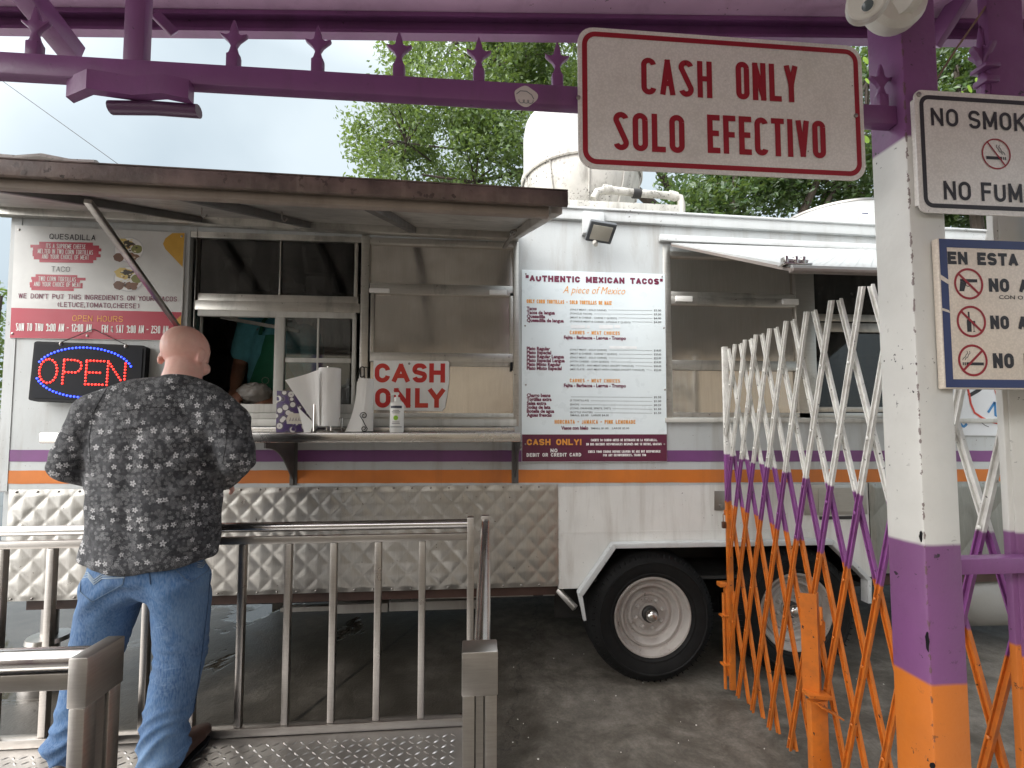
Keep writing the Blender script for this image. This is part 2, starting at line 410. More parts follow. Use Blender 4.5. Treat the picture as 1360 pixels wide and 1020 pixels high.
def banded(name, bands, k=0.0, rough=.42, speck=(.02, .018, .02), fade=.004, axis='Z', warp=0.0, edge=None):
    """coats of paint one above the other: bands = [(height, colour), ...] upward; world heights through Object coords with origin on z = 0"""
    s = N(name); x = s.xyz(); h = x['Z']
    if k: h = s.math('MULTIPLY_ADD', x['Y'], k, h)
    if warp: h = s.math('MULTIPLY_ADD', s.noise(9, 3), warp, h)
    col = c4(bands[0][1])
    for z, c in bands[1:]:
        m = s.n('ShaderNodeMapRange'); m.inputs[1].default_value = z - fade; m.inputs[2].default_value = z + fade; s.l(h, m.inputs[0])
        col = s.mix(m.outputs[0], col, c4(c))
    col = s.mix(s.math('MULTIPLY', s.ramp(s.noise(3, 6), .35, .75), .28), col, (0.09, .075, .065, 1))
    sp = s.math('MULTIPLY', s.ramp(s.noise(55, 3, .6), .655, .675), s.ramp(s.noise(5, 3), .5, .6))
    col = s.mix(sp, col, c4(speck))
    if edge:
        d = s.math('MAXIMUM', s.math('ABSOLUTE', s.math('SUBTRACT', x['X'], edge[0])), s.math('ABSOLUTE', s.math('SUBTRACT', x['Y'], edge[1])))
        em = s.ramp(d, .003, .014, (1, 1, 1, 1), (0, 0, 0, 1))
        chip = s.math('GREATER_THAN', s.math('MULTIPLY', em, s.noise(70, 5, .65, stretch=(1, 1, .6))), .50)
        col = s.mix(s.math('MULTIPLY', chip, .8), col, (.10, .055, .05, 1))
        scr = s.ramp(s.noise(16, 6, .75, stretch=(1, 1, 1), dist=2.5), .66, .68)
        col = s.mix(s.math('MULTIPLY', scr, .35), col, (.08, .07, .06, 1))
    nb = s.bump(s.noise(70, 4), .16, .004); nb = s.bump(s.noise(9, 4), .28, .012, nb)
    rough = s.ramp(s.noise(20, 5), .25, .75, (rough * .7,) * 3 + (1,), (rough * 1.3,) * 3 + (1,))
    return s.set(Base_Color=col, Roughness=rough, Normal=nb)

PURPLE = (.195, .068, .195); ORANGE = (.60, .165, .018); WHITE = (.66, .65, .61)
M = {}
M['truck'] = paint('truck_white_paint', (.50, .52, .52), .42, .05, (.27, .23, .19), .65, (.10, .08, .06), 70, .67, .16)
M['truck_low'] = paint('lower_panel_paint', (.66, .65, .62), .4, .06, (.26, .21, .16), .55, (.08, .06, .05), 60, .69, .12)
M['trim'] = paint('roof_trim_paint', (.54, .555, .555), .5, .05, (.25, .23, .2), .45, (.09, .08, .07), 45, .66, .15)
M['grimy'] = paint('weathered_white', (.50, .485, .44), .55, .12, (.10, .09, .07), .85, (.04, .035, .03), 60, .60, .2)
M['p_stripe'] = paint('purple_stripe_paint', (.19, .065, .20), .45, .10, (.09, .05, .09), .4)
M['o_stripe'] = paint('orange_stripe_paint', (.58, .17, .025), .45, .10, (.30, .10, .03), .5)
M['purple'] = paint('purple_paint', PURPLE, .38, .10, (.10, .05, .09), .6, (.03, .02, .03), 50, .69, .12)
M['steel'] = steel('stainless')
M['rail'] = steel('railing_steel', (.44, .415, .39), .30, (3, 3, 40), dirt_amt=.25, wav=.04)
M['pipe'] = steel('polished_pipe', (.56, .54, .52), .16, (2, 2, 2), dirt_amt=.12, wav=.02)
M['quilt'] = steel('quilted_stainless', (.52, .505, .475), .31, (30, 30, 2), (.10, .07, .05), .5, .06, .35, (.07, .05, .04))
M['quilt_dull'] = steel('quilted_aluminium_dull', (.36, .36, .33), .5, (30, 30, 2), (.12, .12, .1), .5, .06, .2)
M['shutter'] = steel('shutter_steel', (.68, .64, .59), .15, (45, 45, 1.2), (.30, .25, .19), .22, .03, .30, dst=(16, 16, .9), dd=.1, dr=.07)
M['winframe'] = steel('window_aluminium', (.56, .54, .50), .38, (2, 2, 40), (.05, .045, .04), .75, .1, .15, (.04, .035, .03))
M['lightframe'] = paint('sliding_window_frame', (.55, .54, .50), .4, .08, (.12, .10, .08), .6)
M['counter'] = steel('counter_steel', (.58, .56, .53), .22, (2, 40, 40), dirt_amt=.25, wav=.2, dst=(2, 6, 6), dd=.1)
M['rust'] = paint('rusty_awning_edge', (.17, .125, .108), .6, .3, (.34, .28, .24), .85, (.045, .03, .025), 30, .58, .4, vscale=10)
M['awn_in'] = paint('awning_underside', (.52, .50, .46), .45, .18, (.12, .11, .10), .7, (.05, .05, .05), 40, .68, .1, metal=.45, vscale=2)
M['awn_bar'] = paint('awning_rib_metal', (.16, .155, .15), .45, .15, (.06, .05, .05), .5, metal=.5)
M['flap'] = paint('flap_white_tread', (.40, .41, .405), .45, .05, (.42, .40, .36), .4)
M['dark'] = paint('underbody_black', (.022, .02, .019), .6, .3)
M['brownsteel'] = paint('rusty_underbody', (.06, .03, .022), .65, .3)
M['rubber'] = paint('tyre_rubber', (.008, .008, .008), .72, .3, (.022, .020, .018), .3, None, streak=False, spec=.22)
M['rim'] = paint('rim_paint', (.36, .33, .305), .42, .14, (.12, .085, .06), .75, (.07, .05, .04), 50, .64, .12, streak=False)
M['chrome'] = steel('hub_chrome', (.6, .58, .55), .14, (2, 2, 2), dirt_amt=.3, wav=.05)
M['inside'] = paint('kitchen_inside', (.52, .50, .47), .5, .2, (.05, .05, .05), .5)
M['black'] = flat('black_plastic', (.009, .009, .011), .6, spec=.18)
M['black_ink'] = flat('black_ink', (.016, .014, .018), .5)
M['red_ink'] = flat('red_ink', (.27, .003, .012), .45)
M['maroon'] = flat('maroon_ink', (.16, .012, .05), .5)
M['maroon_bg'] = flat('maroon_panel', (.115, .018, .045), .4)
M['crimson'] = paint('crimson_panel', (.42, .028, .055), .45, .06)
M['amber'] = flat('amber_ink', (.75, .32, .05), .5)
M['white_ink'] = flat('white_ink', (.82, .81, .79), .5)
M['greyline'] = flat('grey_ink', (.15, .16, .17), .5)
M['mustard'] = flat('mustard_ink', (.60, .34, .05), .5)
M['navy'] = flat('navy_ink', (.022, .036, .12), .45)
M['blue_ink'] = flat('blue_ink', (.04, .20, .45), .5)
M['menu'] = paint('menu_board', (.76, .83, .85), .3, .03)
M['sign_white'] = None
M['bolt'] = steel('bolt_metal', (.35, .33, .31), .35, (2, 2, 2))
M['paper'] = paint('paper_towel', (.86, .85, .83), .85, .03, bump=.25)
M['plastic_white'] = flat('white_plastic', (.82, .81, .78), .3)
M['wire'] = flat('black_wire', (.02, .018, .018), .4, .6)
M['lens'] = flat('smoked_lens', (.08, .10, .11), .08)
M['cctv'] = paint('camera_housing', (.60, .58, .53), .4, .05, (.3, .27, .22), .4)
M['stucco'] = paint('tan_stucco', (.68, .56, .43), .8, .12, (.3, .2, .13), .4, bump=.3)
M['ceiling'] = paint('purple_ceiling_bounce_lit', (.55, .36, .54), .5, .08, (.25, .16, .24), .5, (.06, .04, .06), 60, .68, .12)  # purple lightened to stand in for light bounced up from the ground
M['sheet'] = paint('canopy_sheet', (.60, .56, .54), .5, .08, (.3, .28, .25), .4)
M['skin'] = None
def sign_face(name, col):
    s = N(name)
    v = s.n('ShaderNodeTexVoronoi'); v.inputs['Scale'].default_value = 190; s.l(s.co, v.inputs['Vector'])
    hx = s.ramp(v.outputs['Distance'], .35, .62)
    base = s.mix(s.math('MULTIPLY', hx, .35), c4(col), c4([x * .72 for x in col]))
    base = s.mix(s.math('MULTIPLY', s.ramp(s.noise(6, 6, .65), .48, .8), .35), base, (.33, .29, .24, 1))
    base = s.mix(s.ramp(s.noise(70, 3, .6), .72, .74), base, (.08, .07, .06, 1))
    return s.set(Base_Color=base, Roughness=.34, Coat_Weight=.25, Coat_Roughness=.2)
M['sign_white'] = sign_face('reflective_sheeting', (.70, .67, .63))
M['sign_cream'] = sign_face('sign_cream', (.66, .58, .49))
def glass(name, tint, gl=.16):
    s = N(name); s.t.nodes.remove(s.b)
    tr = s.n('ShaderNodeBsdfTransparent'); tr.inputs[0].default_value = c4(tint)
    g = s.n('ShaderNodeBsdfGlossy'); g.inputs['Roughness'].default_value = .04; g.inputs[0].default_value = (.9, .9, .9, 1)
    g2 = s.n('ShaderNodeBsdfDiffuse'); g2.inputs[0].default_value = (.3, .29, .27, 1)
    lw = s.n('ShaderNodeLayerWeight'); lw.inputs[0].default_value = .35
    mx = s.n('ShaderNodeMixShader'); s.l(s.math('MULTIPLY_ADD', lw.outputs['Fresnel'], .4, gl), mx.inputs[0]); s.l(tr.outputs[0], mx.inputs[1]); s.l(g.outputs[0], mx.inputs[2])
    m2 = s.n('ShaderNodeMixShader'); s.l(s.math('MULTIPLY', s.ramp(s.noise(5, 6, .7, stretch=(6, 6, 1)), .45, .8), .22), m2.inputs[0])
    s.l(mx.outputs[0], m2.inputs[1]); s.l(g2.outputs[0], m2.inputs[2]); s.l(m2.outputs[0], s.out.inputs[0]); return s.mat
M['glass'] = glass('window_glass', (.62, .66, .64), .10)
M['tint'] = glass('tinted_glass', (.34, .34, .33), .02)

def leafmat(name, a, b, tr=.35):
    s = N(name); g = s.n('ShaderNodeNewGeometry')
    r = s.ramp(g.outputs['Random Per Island'], 0, 1, c4(a), c4(b))
    big = s.ramp(s.noise(.9, 3), .35, .65)
    r = s.mix(s.math('MULTIPLY', big, .45), r, c4([x * .45 for x in a]))
    s.t.nodes.remove(s.b)
    d = s.n('ShaderNodeBsdfDiffuse'); s.l(r, d.inputs[0]); t = s.n('ShaderNodeBsdfTranslucent')
    s.l(s.mix(.4, r, (.32, .42, .06, 1)), t.inputs[0]); gl = s.n('ShaderNodeBsdfGlossy'); gl.inputs['Roughness'].default_value = .35
    m = s.n('ShaderNodeMixShader'); m.inputs[0].default_value = tr; s.l(d.outputs[0], m.inputs[1]); s.l(t.outputs[0], m.inputs[2])
    m2 = s.n('ShaderNodeMixShader'); m2.inputs[0].default_value = .06; s.l(m.outputs[0], m2.inputs[1]); s.l(gl.outputs[0], m2.inputs[2])
    s.l(m2.outputs[0], s.out.inputs[0]); return s.mat
M['leaf'] = leafmat('leaf_green', (.060, .12, .03), (.17, .26, .07), .45)
M['leaf2'] = leafmat('leaf_dark_green', (.034, .08, .022), (.09, .16, .045), .36)
M['leaf3'] = leafmat('leaf_spring', (.16, .30, .03), (.30, .46, .05), .5)
M['bark'] = paint('bark', (.075, .058, .045), .9, .3, (.02, .018, .015), .6, bump=.5)
# ================================================================ ground
def ground_mat():
    s = N('wet_concrete'); x = s.xyz()
    big = s.noise(.55, 6, .6, dist=.5); fine = s.noise(9, 8, .68); grit = s.noise(70, 4, .6)
    dry = s.mix(s.ramp(fine, .32, .66), (.105, .092, .075, 1), (.25, .222, .188, 1))
    dry = s.mix(s.ramp(grit, .35, .7), s.mix(.35, dry, (.04, .037, .033, 1)), dry)
    # wetness: under and left of the truck, patchy elsewhere
    mr = s.n('ShaderNodeMapRange'); mr.inputs[1].default_value = 1.5; mr.inputs[2].default_value = -3.0; s.l(x['X'], mr.inputs[0])
    wet = s.math('ADD', s.math('MULTIPLY', big, 1.15), s.math('MULTIPLY_ADD', mr.outputs[0], .50, -.28))
    wetm = s.ramp(wet, .40, .56)
    pud = s.ramp(wet, .655, .685)
    stain = s.ramp(s.noise(2.4, 8, .72, dist=1.0), .42, .60)
    dry = s.mix(s.math('MULTIPLY', stain, .62), dry, (.042, .033, .022, 1))
    moss = s.ramp(s.noise(2.6, 5, .6), .60, .72)
    dry = s.mix(s.math('MULTIPLY', moss, .3), dry, (.10, .085, .045, 1))
    col = s.mix(s.math('MULTIPLY', wetm, .82), dry, (.030, .025, .019, 1))
    # saw-cut joint running towards the truck, and a hairline crack
    j = s.math('ABSOLUTE', s.math('MULTIPLY_ADD', x['Y'], -.42, s.math('ADD', x['X'], 1.98)))
    jm = s.ramp(s.math('ADD', j, s.math('MULTIPLY', s.noise(14, 3), .02)), .012, .03, (1, 1, 1, 1), (0, 0, 0, 1))
    j2 = s.math('ABSOLUTE', s.math('ADD', s.math('MULTIPLY_ADD', x['Y'], .22, -.62), s.math('MULTIPLY_ADD', s.noise(2.5, 6, .7), .55, s.math('MULTIPLY', x['X'], -1))))
    jm2 = s.ramp(j2, .002, .007, (1, 1, 1, 1), (0, 0, 0, 1))
    col = s.mix(s.math('MULTIPLY', jm, .9), col, (.012, .011, .01, 1))
    col = s.mix(s.math('MULTIPLY', jm2, .65), col, (.015, .013, .012, 1))
    ro = s.mix(wetm, (.66, .66, .66, 1), (.36, .36, .36, 1)); ro = s.mix(pud, ro, (.05, .05, .05, 1))
    h = s.math('MULTIPLY', s.math('SUBTRACT', 1.0, pud), s.math('ADD', s.math('MULTIPLY', fine, .8), s.math('MULTIPLY', grit, .35)))
    nb = s.bump(h, .5, .012)
    return s.set(Base_Color=col, Roughness=ro, Normal=nb)
g = MB(); n = 10
g.add([(-400, -400, 0), (400, -400, 0), (400, 400, 0), (-400, 400, 0)], [(0, 1, 2, 3)])
g.build('ground', ground_mat(), kind='structure')
b = MB()
for _ in range(90):
    if _ < 22: cx, cy = .78 + random.gauss(0, .05), 1.98 + random.gauss(0, .04)
    else: cx, cy = random.uniform(.15, 2.6), random.uniform(1.45, 3.3)
    r = random.uniform(.002, .0055) * (1.4 if _ < 22 else 1); a0 = random.random() * 6
    b.add([(cx + r * random.uniform(.5, 1.3) * math.cos(a0 + k * 1.26), cy + r * random.uniform(.5, 1.3) * math.sin(a0 + k * 1.26), .003 + (.002 if k % 2 else 0)) for k in range(5)] + [(cx, cy, .008)], [(k, (k + 1) % 5, 5) for k in range(5)])
o = b.build('litter', flat('pale_crumbs', (.55, .53, .48), .8), None, (.8, 2, 0), kind='stuff'); tag(o, 'scattered pale crumbs and grit on the concrete by the wheel', 'litter')

# ================================================================ canopy the photograph is taken from
cano = thing('canopy', (0, 0, 0), 'purple painted steel patio canopy roof along the top of the picture', 'canopy')
bd = Vector((2.64, -.18, 0)).normalized(); bn = Vector((-bd.y, bd.x, 0)); b0 = Vector((-1.42, 1.465, 2.702))
def bp(t, a, z): p = b0 + bd * t + bn * a; return (p.x, p.y, 2.702 + z)
def bprof(mb, prof, t0, t1): mb.rings([[bp(t, a, z) for a, z in prof] for t in (t0, t1)])
b = MB()
bprof(b, [(0, 0), (.003, .012), (.008, .012), (.008, .004), (.024, .004), (.024, .056), (.030, .056), (.030, 0)][::-1], -.6, 4.1)
bprof(b, [(-.010, .046), (-.010, .0585), (.028, .0585), (.028, .0565), (-.004, .054), (-.004, .046)], -.6, 4.1)
b.build('channel_beam', M['purple'], cano)
CBK = -.5
b = MB(); b.hexa([(-2.0, CBK, 2.83), (2.6, CBK, 2.83), (2.6, 1.215, 2.7608), (-2.0, 1.53, 2.7608), (-2.0, CBK, 2.86), (2.6, CBK, 2.86), (2.6, 1.215, 2.807), (-2.0, 1.53, 2.807)])
b.build('roof_deck', M['ceiling'], cano)
b = MB()
for yy in (-.42,): b.box(-2.0, 2.6, yy - .03, yy + .03, 2.70, 2.80)
b.build('purlin', M['purple'], cano)
b = MB(); b.bar(spot(5, -45, 1.20), spot(98, 72, 1.40), .055, .055, bev=.004); b.build('brace', M['purple'], cano)
b = MB(); b.bar(spot(1300, -40, 1.16), spot(1236, 62, 1.27), .03, .05, bev=.003); b.build('brace', M['purple'], cano)
b = MB(); b.bar(spot(206, 18, 1.33), spot(232, 45, 1.36), .012, .03, bev=.002); b.build('bracket', M['purple'], cano)

post_m = banded('post_paint', [(0, ORANGE), (.925, PURPLE), (1.235, WHITE), (2.20, PURPLE)], warp=.006, edge=(-.0465, -.05))
def cpost(x0, x1, y0, y1, label, foot=True):
    t = thing('canopy_post', ((x0 + x1) / 2, (y0 + y1) / 2, 0), label, 'post', 'painted square canopy posts')
    b = MB(); b.box(x0, x1, y0, y1, 0, 2.760, .008); b.build('tube', post_m, t)
    b = MB(); b.box(x0 - .05, x1 + .05, y0 - .05, y1 + .05, 0.001, .012, .003)
    for sx in (x0 - .03, x1 + .03):
        for sy in (y0 - .03, y1 + .03): b.lathe([(.009, .012), (.009, .022)], (sx, sy, 0), 'z', 6)
    b.build('base_plate', M['o_stripe'], t)
    return t
pt = cpost(1.028, 1.121, 1.0, 1.1, 'square steel post in purple, white and orange bands carrying the hanging signs')
b = MB()
for px, py, w, h in ((1223, 712, 3.5, 8), (1231.5, 852, 4, 14), (1238, 1017, 5, 5)):
    c = spot(px, py, .9985)
    b = MB(); pts = [(c.x + .0017 * w * math.cos(a) * random.uniform(.7, 1.2) * .8, c.z + .0017 * h * math.sin(a) * random.uniform(.8, 1.15)) for a in [2 * PI * k / 14 for k in range(14)]]
    poly2(b, pts, .9982); b.build('paint_chip', M['black'], pt)
q2 = spot(1342, 560, 1.10).x
cpost(q2, q2 + .11, 1.10, 1.128, 'flat banded steel post at the right edge, beside the spear picket')

# spiked rail hanging under the canopy
rl = thing('spiked_rail', (0, 1.034, 2.262), 'purple square rail with spear finials hanging under the canopy edge', 'railing')
b = MB(); b.box(-2.0, 1.028, 1.02, 1.049, 2.240, 2.287, .003)
b.build('rail', M['purple'], rl)
spk = [(-.0135, 0), (-.0135, .022), (-.009, .03), (-.0055, .042), (-.012, .053), (-.027, .066), (-.029, .071), (-.016, .068), (-.009, .071), (-.0065, .085), (0, .104)]
spk = spk + [(-x, z) for x, z in spk[-2::-1]]
first = None; spike_x = [spot(px, 90, 1.034).x for px in (-60, 45, 310, 422, 530, 636, 740)] + [1.0]
for x in spike_x:
    if first is None:
        b = MB(); b.prism([(p[0], p[1] + 2.297) for p in spk], 'xz', 1.029, 1.040, .002); b.box(-.0125, .0125, 1.024, 1.045, 2.285, 2.320, .003)
        first = b.build('finial', M['purple'], rl); o = first
    else:
        o = first.copy(); scene.collection.objects.link(o); o.parent = rl
    o.location = (x, 0, 0)
b = MB(); xa, xb = spot(177, 40, 1.05).x, spot(204, 40, 1.05).x
b.box(xa, xb, 1.022, 1.047, 2.287, 2.78, .003); b.build('hanger', M['purple'], rl)
b = MB(); zz = [spot(88, 116, 1.03), spot(130, 118, 1.03), spot(183, 120, 1.03), spot(227, 124, 1.03), spot(257, 126, 1.03)]
yo = [1.03, 1.0, 1.015, 1.0, 1.012]
b.rings([[(p.x, y, p.z - .021), (p.x, y + .02, p.z - .021), (p.x, y + .02, p.z + .021), (p.x, y, p.z + .021)] for p, y in zip(zz, yo)]); b.build('folded_bracket', M['purple'], rl)
b = MB(); a, c = spot(147, 143, 1.04), spot(264, 148, 1.04); b.tube([a, a * .5 + c * .5 + Vector((0, 0, .003)), c], .014, 12); b.build('hinge_bar', paint('dark_purple_paint', (.09, .035, .09), .4, .1), rl)
b = MB(); c = spot(698, 128, 1.0185)                       # small sticker
pts = [(c.x + .0265 * math.cos(a) * (1 + .10 * math.sin(3 * a + 1)), c.z + .0235 * math.sin(a) * (1 + .08 * math.cos(4 * a))) for a in [2 * PI * k / 30 for k in range(30)]]
poly2(b, pts, 1.0185)
b.m = 1; strip2(b, [(c.x + dx, c.z + dz) for dx, dz in ((-.021, .004), (-.012, .012), (.002, .012), (.014, .004), (.019, -.006))], .0022, 1.018)
for k in (-.009, .001, .011): ring2(b, (c.x + k, c.z - .010), .0055, .0072, 1.018, 14, PI * .9, PI * 2.1)
st = b.build('sticker', [flat('sticker_paper', (.55, .50, .47), .5), M['greyline']], None, (c.x, 1.0185, c.z)); tag(st, 'small pale round sticker stuck on the purple rail', 'sticker')

# ================================================================ hanging signs
def ptext(mb, txt, xl, yl, xr, cap, Y, wt=0, gap=.34, **k):
    a = spot(xl, yl, Y); r = spot(xr, yl, Y); t = spot(xl, yl - cap, Y)
    if wt: strokes(mb, txt, a, r.x - a.x, t.z - a.z, wt, gap); return
    letter(mb, txt, a, r.x - a.x, t.z - a.z, **k)

X0, X1, Z0, Z1, SY = .2325, .9245, 2.084, 2.4165, 1.004
sg = thing('hanging_sign', (X0, SY, Z0), 'large white sign with red border reading CASH ONLY SOLO EFECTIVO', 'sign')
b = MB(); b.prism(rrect(X0, X1, Z0, Z1, .038), 'xz', SY, SY + .003); b.build('panel', M['sign_white'], sg)
b = MB(); frame2(b, X0 + .010, X1 - .010, Z0 + .010, Z1 - .010, .032, .0118, SY - .0006, 8); b.build('border', M['red_ink'], sg)
b = MB(); T = SY - .0008
for t, xl, yl, xr, cap in (('CASH', 852, 125, 946, 49), ('ONLY', 978, 131.5, 1060, 50), ('SOLO', 815, 199, 909.5, 51), ('EFECTIVO', 940, 203, 1097, 51)):
    n = len(t); ptext(b, t, xl, yl, xr, cap, T, wt=.145, gap=.40)
b.build('lettering', M['red_ink'], sg)
for px, py in ((768, 130), (1136, 154)):
    c = spot(px, py, SY); b = MB(); b.lathe([(.0048, 0), (.0048, -.003), (.003, -.004)], c, 'y', 10); b.build('bolt', M['bolt'], sg)

def slash(mb, c, r, w, Y, ang):
    d = (math.cos(ang) * (r - w / 2), math.sin(ang) * (r - w / 2)); ring2(mb, c, r - w, r, Y, 36)
    strip2(mb, [(c[0] - d[0], c[1] - d[1]), (c[0] + d[0], c[1] + d[1])], w, Y - .0003)
def smoke(mb, x, z, k, Y, flip=1):
    for dx in (0, .007 * k):
        strip2(mb, [(x + flip * (a + dx) , z + h * k) for a, h in ((0, .006), (-.002 * k, .011), (-.009 * k, .015), (-.011 * k, .021), (-.016 * k, .025), (-.014 * k, .031))], .0017 * k, Y)

X0 = 1.037; X1 = X0 + .392; Z0, Z1, SY = 2.004, 2.302, .985
sg = thing('post_sign', (X0, SY, Z0), 'white sign with thin black border reading NO SMOKING on the banded post', 'sign')
b = MB(); b.prism(rrect(X0, X1, Z0, Z1, .020), 'xz', SY, SY + .003); b.box(X0 + .004, X0 + .03, SY + .003, SY + .0145, Z0 + .02, Z1 - .02); b.build('panel', M['sign_white'], sg)
b = MB(); frame2(b, X0 + .012, X1 - .012, Z0 + .012, Z1 - .012, .024, .0105, SY - .0006, 8); b.build('border', M['black_ink'], sg)
b = MB(); T = SY - .0008
ptext(b, 'NO', 1237, 166.5, 1273, 23.5, T, wt=.17, gap=.30); ptext(b, 'SMOKING', 1287, 170.5, 1407, 24, T, wt=.17, gap=.30)
ptext(b, 'NO', 1254, 265, 1290, 25, T, wt=.17, gap=.30); ptext(b, 'FUMAR', 1304, 267, 1395, 25, T, wt=.17, gap=.30)
b.build('lettering', M['black_ink'], sg)
b = MB(); c = spot(1323, 204.5, T); u = .00165
b.m = 0; strip2(b, [(c.x - 16 * u, c.z - 6 * u), (c.x + 9 * u, c.z - 6 * u)], 4.6 * u, T)
for q in (11, 14): strip2(b, [(c.x + q * u, c.z - 6 * u), (c.x + (q + 1.6) * u, c.z - 6 * u)], 4.6 * u, T)
smoke(b, c.x + 10 * u, c.z - 4 * u, .95, T)
b.m = 1; slash(b, (c.x, c.z), 23 * u, 2.1 * u, T - .0004, R(-52)); b.build('pictogram', [M['black_ink'], M['red_ink']], sg)
for zc in (Z1 - .012,):
    b = MB(); b.lathe([(.006, 0), (.006, -.002), (.003, -.004)], (X0 + .012, SY, zc), 'y', 12); b.build('bolt', M['bolt'], sg)

X0 = 1.076; X1 = X0 + .50; Z0, Z1, SY = 1.590, 1.943, .982
sg = thing('rules_sign', (X0, SY, Z0), 'cream sign with dark blue border banning guns, alcohol and cigarettes', 'sign')
b = MB(); b.box(X0, X1, SY, SY + .016, Z0, Z1, .003); b.build('panel', M['sign_cream'], sg)
b = MB(); T = SY - .0006
a = [(X0 + .003, Z0 + .003), (X1 - .003, Z0 + .003), (X1 - .003, Z1 - .002), (X0 + .003, Z1 - .002)]
bb = [(X0 + .022, Z0 + .022), (X1 - .022, Z0 + .022), (X1 - .022, Z1 - .022), (X0 + .022, Z1 - .022)]
b.add([(x, T, z) for x, z in a + bb], [(k, (k + 1) % 4, (k + 1) % 4 + 4, k + 4) for k in range(4)]); b.build('border', M['navy'], sg)
b = MB(); b2 = MB()
for z, h in ((1.845, .012), (1.772, .006)): poly2(b2, [(X0 + .001, z + h), (X0 + .001, z), (X0 + .024, z - h * 1.1), (X0 + .024, z - .2 * h)], T - .0004)
b2.build('scratch', M['sign_cream'], sg)
ptext(b, 'EN ESTA', 1259, 350.7, 1352, 16.8, T, wt=.27, gap=.22); ptext(b, 'ÁREA', 1361, 350.7, 1421, 16.8, T, wt=.27, gap=.22)
ptext(b, 'NO ARMAS', 1313.7, 387.5, 1425, 18, T, wt=.27, gap=.22); ptext(b, 'CON O SIN LICENCIA', 1327, 397, 1420, 5, T, bold=.01)
ptext(b, 'NO ALCOHOL', 1315.7, 437, 1440, 18, T, wt=.27, gap=.22); ptext(b, 'NO FUMAR', 1319.3, 489, 1432, 20, T, wt=.27, gap=.22)
b.build('lettering', M['black_ink'], sg)
b = MB(); u = .00162
c = spot(1286.4, 377, T)
poly2(b, [(c.x - 13 * u, c.z + 7 * u), (c.x + 14 * u, c.z + 7 * u), (c.x + 14 * u, c.z + 2.5 * u), (c.x - 1 * u, c.z + 2 * u), (c.x - 13 * u, c.z + 3 * u)], T)
poly2(b, [(c.x - 13 * u, c.z + 2.9 * u), (c.x - 3 * u, c.z + 2.0 * u), (c.x - 7.5 * u, c.z - 11 * u), (c.x - 15 * u, c.z - 11 * u)], T)
ring2(b, (c.x - 1 * u, c.z + 0 * u), 3.2 * u, 4.2 * u, T, 10, PI, 2 * PI)
c = spot(1290, 427, T)
poly2(b, [(c.x - 7 * u, c.z - 15 * u), (c.x + 0 * u, c.z - 15 * u), (c.x + 0 * u, c.z + 1 * u), (c.x - 2.2 * u, c.z + 5 * u), (c.x - 2.2 * u, c.z + 14 * u), (c.x - 4.8 * u, c.z + 14 * u), (c.x - 4.8 * u, c.z + 5 * u), (c.x - 7 * u, c.z + 1 * u)], T)
poly2(b, [(c.x + 1 * u, c.z + 1 * u), (c.x + 6 * u, c.z + 1 * u), (c.x + 6.2 * u, c.z - 3 * u), (c.x + 4.1 * u, c.z - 6 * u), (c.x + 4.1 * u, c.z - 13.5 * u), (c.x + 6 * u, c.z - 15 * u), (c.x + 1.3 * u, c.z - 15 * u), (c.x + 3.2 * u, c.z - 13.5 * u), (c.x + 3.2 * u, c.z - 6 * u), (c.x + 1 * u, c.z - 3 * u)], T)
c = spot(1292, 478.6, T)
strip2(b, [(c.x - 10 * u, c.z - 5 * u), (c.x + 17 * u, c.z - 5 * u)], 4.2 * u, T)
for q in (-16, -13): strip2(b, [(c.x + q * u, c.z - 5 * u), (c.x + (q + 1.8) * u, c.z - 5 * u)], 4.2 * u, T)
smoke(b, c.x - 12 * u, c.z - 3 * u, .85, T, -1)
b.m = 1
for px, py, an in ((1286.4, 377, R(-43)), (1290, 427, R(-43)), (1292, 478.6, R(43))):
    c = spot(px, py, T); slash(b, (c.x, c.z), 23 * u, 3.3 * u, T - .0004, an)
b.build('pictogram', [M['black_ink'], M['red_ink']], sg)

# turret camera on the post
cc = thing('security_camera', (1.06, .95, 2.56), 'beige turret security camera bolted to the top of the banded post', 'camera')
ax = Vector((-.25, -.55, -.18)).normalized(); base_c = spot(1192, -2, .965)
def frame3(a):
    u = a.cross(Vector((0, 0, 1))).normalized(); return (u, a.cross(u) * -1, a)
b = MB(); pa = Vector((-.10, -1, -.06)).normalized()
b.lathe([(.066, -.03), (.070, -.02), (.070, .0), (.062, .012), (.045, .016)], base_c, frame3(pa), 30); b.build('base', M['cctv'], cc)
b = MB(); hc = spot(1152, 4, .905); b.ball(hc, .040, 28, 18); b.build('housing', M['cctv'], cc)
b = MB(); b.lathe([(.050, 0), (.052, .006), (.046, .012), (.040, .03)], base_c + pa * .012, frame3((hc - base_c).normalized()), 28); b.build('collar', M['cctv'], cc)
fa = Vector((-.62, -.66, -.42)).normalized()
b = MB(); b.lathe([(.0365, .010), (.038, .038), (.037, .046), (.034, .048)], hc, frame3(fa), 30); b.build('eye_ball', M['cctv'], cc)
fu, fv, _ = frame3(fa)
for k in (-.0150, .0125):
    b = MB(); b.lathe([(.0125, .046), (.0125, .0505), (.0108, .051)], hc + fv * k, frame3(fa), 20); b.build('lens_ring', M['cctv'], cc)
    b = MB(); b.lathe([(.0102, .049), (.0102, .0517), (.004, .053)], hc + fv * k, frame3(fa), 18); b.build('lens', M['lens'], cc)
b = MB(); b.tube([spot(1328, -20, 1.10), spot(1300, 22, 1.11), spot(1272, 62, 1.12), spot(1245, 104, 1.125), spot(1238, 115, 1.13)], .0028, 8)
